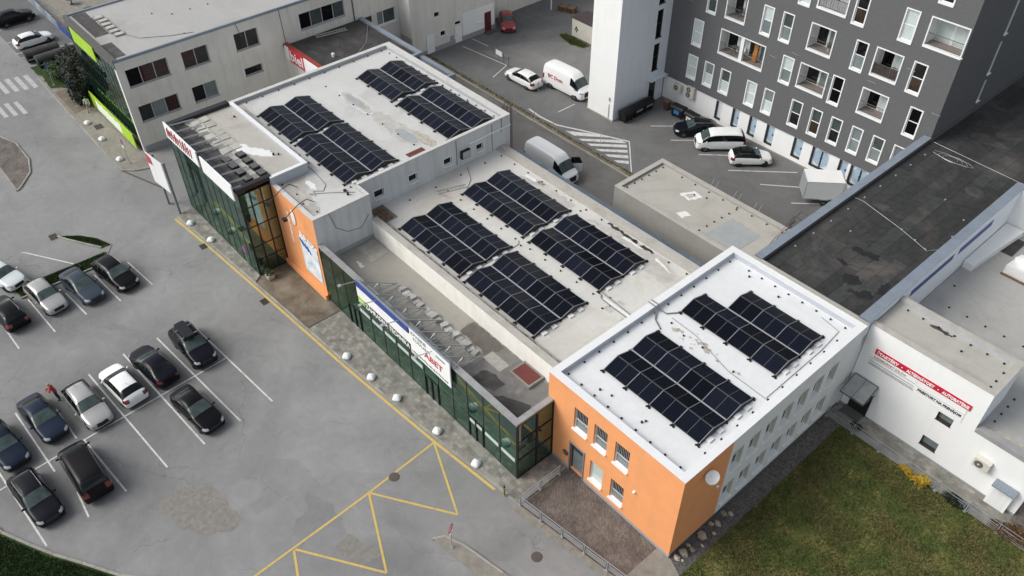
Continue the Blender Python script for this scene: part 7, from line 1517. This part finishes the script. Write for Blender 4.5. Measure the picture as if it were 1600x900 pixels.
MB().hexa([(-.24, -.24, .05), (.24, -.24, .05), (.24, .26, .05), (-.24, .26, .05), (-.3, -.32, 1.0), (.3, -.32, 1.0), (.3, .34, 1.0), (-.3, .34, 1.0)]).obj('tub', 'bin_brown', wb2, local=True); MB().box(-.32, -.35, 1.0, .32, .38, 1.07).obj('lid', 'wood', wb2, local=True)
for s_ in (-1, 1): MB().cyl((s_ * .26 - .03, .3, .1), .1, .05, 12, axis='x').obj('wheel', 'rubber', wb2, local=True)
def semi(x, y, rz, label):
    t = thing('glass_recycling_container', label, 'waste container', (x, y, .01), R(rz), 'rounded recycling containers at the street corner'); b = MB(); n = 10
    MB().box(-1.9, -.62, .15, 1.9, .62, .95).obj('tub', 'bin_black', t, local=True)
    for k in range(n):
        a0 = math.pi * k / n; a1 = math.pi * (k + 1) / n; b.face([(-1.95, -math.cos(a0) * .68, .96 + math.sin(a0) * .55), (1.95, -math.cos(a0) * .68, .96 + math.sin(a0) * .55), (1.95, -math.cos(a1) * .68, .96 + math.sin(a1) * .55), (-1.95, -math.cos(a1) * .68, .96 + math.sin(a1) * .55)][::-1])
    for s_ in (-1, 1): b.face([(s_ * 1.95, -math.cos(math.pi * k / n) * .68, .96 + math.sin(math.pi * k / n) * .55) for k in range(n + 1)])
    b.obj('lid', 'bitumen_dark', t, local=True); MB().box(-1.8, -.7, .5, 1.8, -.63, .62).obj('front_rail', 'tray_grey', t, local=True)
semi(-106.0, 18.3, 88, 'rounded dark recycling container nearest the white hatchback'); semi(-103.9, 18.9, 92, 'rounded dark recycling container nearest the low green hedge')
# caged ladder
cl = thing('caged_ladder', 'rusty red caged access ladder behind the far corner of the upper block', 'ladder', (-50.3, 42.9, 0))
for s_ in (-.22, .22): MB().bar((s_, 0, 0), (s_, 0, 8.2), .05).obj('stile', 'ladder_rust', cl, local=True)
b = MB()
for k in range(26): b.bar((-.2, 0, .3 + .3 * k), (.2, 0, .3 + .3 * k), .03)
b.obj('rungs', 'ladder_rust', cl, local=True)
b = MB()
for k in range(7): b.tube([(.4 * math.cos(a_ * math.pi / 5), .35 + .4 * math.sin(a_ * math.pi / 5 - .0), 2.6 + .95 * k) for a_ in range(-1, 12)], .022, 4)
for a_ in range(0, 6): b.bar((.4 * math.cos(a_ * math.pi / 5), .35 + .4 * math.sin(a_ * math.pi / 5), 2.6), (.4 * math.cos(a_ * math.pi / 5), .35 + .4 * math.sin(a_ * math.pi / 5), 8.3), .03)
b.obj('safety_cage', 'ladder_rust', cl, local=True)
# poles and small things in the rear yard
for i, (x, y, h_) in enumerate([(-66.3, 52.6, 1.3), (-63.4, 52.6, 1.1), (-60.1, 52.6, 1.3), (-56.8, 52.6, 1.2), (-53.9, 52.6, 1.2)]):
    t = thing('marker_post', ['first', 'second', 'third', 'fourth', 'fifth'][i] + ' thin yellowish marker post from the left along the yard divider', 'post', (x, y, .08), 0, 'marker posts on the yard divider'); MB().cyl((0, 0, 0), .035, h_, 8).obj('pole', 'pole_yellow', t, local=True); MB().cyl((0, 0, 0), .1, .08, 8).obj('foot', 'kerb_concrete', t, local=True)
for i, (x, y) in enumerate([(-49.0, 54.6), (-61.0, 57.0)]):
    t = thing('marker_post', ['thin post standing on the white hatched island', 'thin post beside the white delivery van'][i], 'post', (x, y, .01)); MB().cyl((0, 0, 0), .03, 1.1, 8).obj('pole', 'galvanised', t, local=True); MB().box(-.12, -.12, 0, .12, .12, .05).obj('foot', 'kerb_concrete', t, local=True)
pg = thing('pallet_stack', 'stack of weathered wooden pallets at the top edge of the yard', 'pallets', (-74.6, 72.8, 0), R(20))
for k in range(4): MB().box(0, 0, .18 * k, 2.4, 1.0, .18 * k + .05).box(0, 0, .18 * k + .05, .2, 1.0, .18 * k + .14).box(2.2, 0, .18 * k + .05, 2.4, 1.0, .18 * k + .14).box(1.1, 0, .18 * k + .05, 1.3, 1.0, .18 * k + .14).obj('pallet_layer', 'wood', pg, local=True)
sp_ = thing('lamp_post', 'pale lamp post among the pallets at the top edge of the yard', 'post', (-75.3, 72.4, 0)); MB().cyl((0, 0, 0), .09, 5.5, 12, r2=.06).obj('pole', 'parapet_white', sp_, local=True); MB().box(-.1, -.7, 5.4, .1, .1, 5.5).obj('lamp_head', 'galvanised', sp_, local=True)
gt_ = thing('yard_gate', 'small white sign board hung on a low wire fence in the rear yard', 'fence', (-70.6, 58.6, 0))
for k in range(4): MB().cyl((1.05 * k, -.12 * k, 0), .03, 1.3, 8).obj('post', 'base_dark', gt_, local=True)
b = MB()
for z in (.2, .6, 1.0, 1.2): b.bar((0, 0, z), (3.15, -.36, z), .012)
b.obj('wire', 'galvanised', gt_, local=True); MB().box(.6, -.16, .55, 1.7, -.12, 1.15).obj('notice_board', 'sign_white', gt_, local=True)
fl = thing('flower_planter', 'flower planter with green shoots by the glass entrance of the corner block', 'planter', (-52.9, 18.9, .03))
MB().hexa([(-.25, -.25, 0), (.25, -.25, 0), (.25, .25, 0), (-.25, .25, 0), (-.32, -.32, .4), (.32, -.32, .4), (.32, .32, .4), (-.32, .32, .4)]).obj('pot', 'plant_pot', fl, local=True); leaves([(0, 0, .65)], [.38], 120, .12, 5).obj('foliage', 'leaf_green', fl, local=True)
MB().box(-.28, -.28, .34, .28, .28, .38).obj('soil', 'court_ground', fl, local=True)
# barrier and terrace clutter at the top left
br = thing('blue_barrier', 'long teal and blue barrier boards along the terrace at the top left', 'barrier', (-124.5, 22.3, 0))
for k in range(9): MB().box(.02 + 2.0 * k, 0, .15, 1.95 + 2.0 * k, .08, 1.1).obj('board', 'sign_blue' if k > 5 else ('parapet_blue' if k % 2 else 'glass_disc'), br, local=True)
for k in range(10): MB().box(-.04 + 2.0 * k, .08, 0, .04 + 2.0 * k, .18, 1.15).obj('post', 'tray_grey', br, local=True)
for i, (x, y) in enumerate([(-106.5, 25.5), (-111, 26.2), (-114.5, 27), (-119, 26.3), (-104, 28)]):
    t = thing('round_table', ['dark round terrace table beside the glass canopy legs', 'dark round terrace table second from the canopy', 'dark round terrace table in the middle behind the barrier', 'dark round terrace table farthest left', 'dark round terrace table under the glass canopy'][i], 'table', (x, y, .02), i * .7, 'terrace tables behind the barrier')
    MB().cyl((0, 0, .7), .6, .05, 18).obj('table_top', 'base_dark', t, local=True); MB().cyl((0, 0, 0), .07, .7, 8).obj('leg', 'black_metal', t, local=True); MB().cyl((0, 0, 0), .32, .04, 14).obj('foot', 'black_metal', t, local=True)
gc_ = thing('glass_canopy', 'white framed glass canopy behind the roof corner of the cream block', 'canopy', (-103, 24, 0))
for k in range(7): MB().tube([(1.6 * k, 0, 0), (1.6 * k, 0, 3.4), (1.6 * k + .5, 8, 5.0)], .08, 6).obj('frame_pipe', 'parapet_white', gc_, local=True)
for k in range(6): MB().hexa([(1.6 * k + .1, 0, 3.35), (1.6 * k + 1.5, 0, 3.35), (1.6 * k + 2.0, 8, 4.95), (1.6 * k + .6, 8, 4.95), (1.6 * k + .1, 0, 3.38), (1.6 * k + 1.5, 0, 3.38), (1.6 * k + 2.0, 8, 4.98), (1.6 * k + .6, 8, 4.98)]).obj('pane', 'facade_glass_side', gc_, local=True)
tl = thing('terrace_building', 'dark glazed building part behind the glass canopy at the top left', 'building', (-112, 32.2, 0)); MB().box(0, 0, 0, 20, 12, 4.8).obj('wall', 'base_grey', tl, local=True)
for k in range(12): MB().box(.2 + 1.6 * k, -.05, .3, 1.6 + 1.6 * k, -.01, 4.2).obj('pane', 'glass_dark', tl, local=True)
MB().box(-.2, -.2, 4.8, 20.2, 12, 5.0).obj('roof', 'parapet_blue', tl, local=True)

# ================================================================== PLANTS, STONES
def shrub(name, x, y, z, r3, n, leaf, m, label, cat='shrub', group=None, seed=1, clumps=7, stems=5):
    t = thing(name, label, cat, (x, y, z), 0, group); rnd = random.Random(seed); cs = []; rs = []
    for k in range(clumps):
        cs.append((rnd.uniform(-.5, .5) * r3[0], rnd.uniform(-.5, .5) * r3[1], r3[2] * rnd.uniform(.45, 1.35))); q = rnd.uniform(.4, .62); rs.append((r3[0] * q, r3[1] * q, r3[2] * q))
    leaves(cs, rs, n // clumps, leaf, seed).obj('foliage', m, t, local=True)
    b = MB()
    for k in range(stems): c_ = cs[k % len(cs)]; b.tube([(c_[0] * .1, c_[1] * .1, 0), (c_[0] * .5, c_[1] * .5, c_[2] * .5), c_], .05 * r3[2] / 1.5 + .01, 5)
    b.obj('stem', 'bark', t, local=True)
    return t
shrub('evergreen_bush', -96.3, 19.6, .1, (3.4, 1.8, 2.7), 15000, .17, 'leaf_dark', 'large dark evergreen bush left of the green banner front, upper one', seed=2, clumps=12)
shrub('evergreen_bush', -93.0, 18.4, .1, (2.9, 1.5, 2.3), 12000, .16, 'leaf_dark', 'large dark evergreen bush nearest the green banner front, lower one', seed=3, clumps=10)
shrub('low_hedge', -100.4, 18.0, .1, (2.4, 1.2, .7), 4000, .1, 'leaf_green', 'low green shrub between the dumpsters and the dark bush', seed=4, clumps=9)
shrub('yellow_shrub', -6.35, 41.0, .05, (.75, .55, .4), 1500, .07, 'leaf_yellow', 'yellow flowering shrub under the lawn railing, left of the two', group='yellow shrubs at the lawn railing', seed=5)
shrub('yellow_shrub', -7.35, 40.95, .05, (.55, .4, .32), 1000, .06, 'leaf_yellow', 'smaller yellow shrub under the lawn railing, right beside the first', group='yellow shrubs at the lawn railing', seed=6)
COL.objects
shrub('rust_shrub', -.4, 41.6, .05, (1.7, .8, .5), 2600, .08, 'leaf_rust', 'rusty brown shrub behind the lawn railing at the right edge', seed=7)
shrub('dark_shrub', -3.9, 41.25, .05, (1.0, .5, .35), 1400, .08, 'leaf_dark', 'dark low shrub under the middle of the lawn railing', seed=8)
shrub('dark_shrub', -11.5, 41.75, .05, (.5, .35, .3), 900, .07, 'leaf_dark', 'dark green shrub on the footpath left end by the entrance canopy', seed=9)
STN = [q + ' rough stone in the gravel at the foot of the shaded orange wall' for q in ('pale corner', 'large pale second', 'small third', 'small reddish', 'largest cream middle', 'grey sixth', 'brownish seventh', 'cream upper', 'topmost greyish', 'tiny flat outer', 'tiny round outer', 'tiny pebble')]
random.seed(77)
for i, (x, y, s) in enumerate([(-13.25, 24.75, .3), (-13.2, 25.3, .42), (-12.95, 25.9, .26), (-13.35, 25.95, .22), (-13.2, 27.1, .46), (-13.35, 28.2, .26), (-13.1, 28.5, .3), (-13.3, 29.4, .3), (-13.0, 29.7, .24), (-12.8, 27.8, .18), (-12.75, 26.6, .16), (-12.9, 24.9, .14)]):
    b = MB(); s *= .82; x -= .08; b.blob((x, y, .05 + s * .35), s, s * .75, s * .55, 7, 5, jit=.22); b.obj('garden_stone', 'stone_light', base=(x, y, .05), label=STN[i], cat='stone', group='rough stones along the gravel strip')
# grass
def grass(name, poly_fn, n, m, hgt, label, z=.05, seed=1):
    rnd = random.Random(seed); V = []; F = []
    for _ in range(n):
        x, y = poly_fn(rnd); a_ = rnd.uniform(0, 6.28); s = rnd.uniform(.03, .09); h_ = hgt * rnd.uniform(.5, 1.4); i = len(V); dx, dy = math.cos(a_) * s, math.sin(a_) * s
        V += [(x - dx, y - dy, z), (x + dx, y + dy, z), (x + rnd.uniform(-.06, .06), y + rnd.uniform(-.06, .06), z + h_)]; F.append((i, i + 1, i + 2))
    me = bpy.data.meshes.new(name); me.from_pydata(V, [], F); me.materials.append(MATS[m]); o = bpy.data.objects.new(name, me); COL.objects.link(o); tag(o, label, 'grass', None, 'stuff'); return o
def clumped(x0, x1, y0, y1, thr, sc=.45):
    def f(rnd):
        while True:
            x, y = rnd.uniform(x0, x1), rnd.uniform(y0, y1)
            if noise.noise(Vector((x * sc, y * sc, 3.3))) > thr + rnd.uniform(-.2, .2): return x, y
    return f
grass('lawn_grass', clumped(-12.4, 6, 20, 41.2, -.6), 60000, 'grass_blade', .08, 'short olive green grass of the lawn by the white building', seed=1)
grass('dry_grass', clumped(-12.4, 6, 20, 41.2, .08), 42000, 'grass_dry', .07, 'dry yellowish grass tufts in the lawn by the white building', seed=2)
def inpoly(poly):
    xs = [p[0] for p in poly]; ys = [p[1] for p in poly]
    def f(rnd):
        while True:
            x, y = rnd.uniform(min(xs), max(xs)), rnd.uniform(min(ys), max(ys)); c_ = False
            for i in range(len(poly)):
                (x1_, y1_), (x2_, y2_) = poly[i], poly[i - 1]
                if (y1_ > y) != (y2_ > y) and x < (x2_ - x1_) * (y - y1_) / (y2_ - y1_) + x1_: c_ = not c_
            if c_: return x, y
    return f
grass('verge_grass', inpoly([(-50, -9.5), (-45, -6.8), (-42.7, -6.1), (-40.6, -5.05), (-39.0, -4.2), (-37.2, -3.05), (-34.8, -1.6), (-33, -3), (-38, -9)]), 26000, 'leaf_green', .09, 'dark green grass of the verge at the bottom left', .08, 3)
grass('median_grass', inpoly([(-65.8, 2.3), (-64.45, 2.4), (-64.4, 5.6), (-64.3, 9.4), (-65.5, 9.6), (-65.6, 6.5)]), 5000, 'leaf_green', .09, 'green grass strip between the two rows of bays at left', .09, 4)
grass('island_grass', inpoly([(-70.3, 7.6), (-69.4, 8.15), (-66.6, 9.85), (-66.5, 10.3), (-67.9, 9.8), (-69.3, 8.8)]), 2500, 'leaf_green', .08, 'green grass on the small curved island', .10, 5)
grass('divider_weeds', inpoly([(-78, 52.6), (-43, 52.6), (-43, 52.9), (-78, 52.95)]), 1100, 'grass_blade', .10, 'dark weeds growing along the yard divider', .10, 6)
grass('yard_weeds', inpoly([(-69.3, 68.1), (-66.5, 67.4), (-64.8, 68), (-64.8, 68.8), (-69, 69)]), 1500, 'grass_blade', .2, 'green weeds in front of the beige hut', .02, 7)

# ================================================================== PEOPLE
def person(label, x, y, z, rz, pose, shirt, trousers, hair):
    t = thing('person', label, 'person', (x, y, z), R(rz)); V = []; E_ = []; Rr = []
    def node(p, r, par=None):
        V.append(p); Rr.append(r); 
        if par is not None: E_.append((par, len(V) - 1))
        return len(V) - 1
    lean = pose['lean']; fx = math.sin(lean)
    def up(h_, s=0, f=0): return (f + fx * max(0, h_ - .95), s, .95 + (h_ - .95) * math.cos(lean) if h_ > .95 else h_)
    pel = node(up(.95), .13); chest = node(up(1.25), .14, pel); sh_ = node(up(1.42), .12, chest); nk = node(up(1.52), .055, sh_); hd = node(up(1.62), .085, nk); ht = node(up(1.72), .08, hd)
    for s in (-1, 1):
        hip = node(up(.9, s * .09), .095, pel); kn = node((pose['knee'][0 if s < 0 else 1], s * .11, .48), .062, hip); an = node((pose['foot'][0 if s < 0 else 1], s * .12, .08), .042, kn); node((pose['foot'][0 if s < 0 else 1] + .2, s * .13, .04), .035, an)
        so = node(up(1.40, s * .2), .062, sh_); e = pose['elbow'][0 if s < 0 else 1]; el = node((up(1.1)[0] + e[0], s * (.25 + e[1]), e[2]), .042, so); hnd = pose['hand'][0 if s < 0 else 1]; wr_ = node((hnd[0], s * hnd[1], hnd[2]), .03, el)
        d = (Vector(V[wr_]) - Vector(V[el])).normalized(); pm_ = node(tuple(Vector(V[wr_]) + d * .06), .032, wr_)
        for k in range(4):
            lat = Vector((0, 1, 0)).cross(d).normalized() * (.022 * (k - 1.5)); f1 = node(tuple(Vector(V[pm_]) + d * (.045 + .006 * (k % 3)) + lat), .009, pm_); node(tuple(Vector(V[f1]) + d * .035 + Vector((0, -s * .01, -.008)) + lat * .3), .008, f1)
        th1 = node(tuple(Vector(V[wr_]) + d * .035 + Vector((0, 1, 0)).cross(d).normalized() * .04), .010, wr_); node(tuple(Vector(V[th1]) + d * .03), .009, th1)
    me = bpy.data.meshes.new('skeleton'); me.from_pydata(V, E_, []); o = bpy.data.objects.new('skeleton', me); COL.objects.link(o)
    md = o.modifiers.new('skin', 'SKIN'); md.use_smooth_shade = True
    for i, r_ in enumerate(Rr): me.skin_vertices[0].data[i].radius = (r_, r_)
    me.skin_vertices[0].data[0].use_root = True
    sb = o.modifiers.new('s', 'SUBSURF'); sb.levels = 1
    ev = o.evaluated_get(bpy.context.evaluated_depsgraph_get()); em = bpy.data.meshes.new_from_object(ev); bpy.data.objects.remove(o)
    em.materials.clear(); em.materials.append(MATS['skin'])
    body = inst('body', em, t)
    def cloth(nm, m, cond, off):
        b = MB()
        for p in em.polygons:
            if cond(p.center): b.face([tuple(em.vertices[i].co + em.vertices[i].normal * off) for i in p.vertices])
        if b.f: b.obj(nm, m, t, local=True)
    zc = .95 + .55 * math.cos(lean)
    cloth('shirt', shirt, lambda c_: .93 < c_.z < zc and abs(c_.y) < (.5 if pose.get('sleeves') else .3), .014); cloth('trousers', trousers, lambda c_: (.09 if not pose.get('shorts') else .45) < c_.z <= .96 and abs(c_.y) < .2, .012); cloth('shoes', 'black_plastic', lambda c_: c_.z <= .09, .012)
    h_ = Vector(up(1.68)); MB().blob((h_.x - .015, h_.y, h_.z + .02), .105, .1, .11, 12, 8).obj('hair', hair, t, local=True, smooth=True)
    MB().blob((h_.x + .10, 0, h_.z - .06), .02, .015, .02, 6, 4).obj('nose', 'skin', t, local=True); MB().box(h_.x + .085, -.05, h_.z - .03, h_.x + .1, -.025, h_.z - .01).box(h_.x + .085, .025, h_.z - .03, h_.x + .1, .05, h_.z - .01).obj('eyes', 'text_black', t, local=True)
person('person in a red top and dark trousers leaning on a dark blue sedan', -51.4, .78, .01, -120, dict(lean=.3, knee=(.06, -.02), foot=(-.05, -.12), elbow=((.15, .06, 1.1), (.15, .06, 1.12)), hand=((.45, .12, 1.12), (.42, .14, 1.2)), sleeves=True), 'cloth_red', 'cloth_navy', 'hair_blond')
person('person in a pale mint shirt and beige shorts walking below the green banner', -90.0, 17.7, .12, -20, dict(lean=.05, knee=(.16, -.06), foot=(.22, -.24), elbow=((-.06, .02, 1.14), (.08, .02, 1.14)), hand=((.1, .3, .92), (.26, .28, .95)), shorts=True), 'cloth_mint', 'cloth_beige', 'hair_dark')
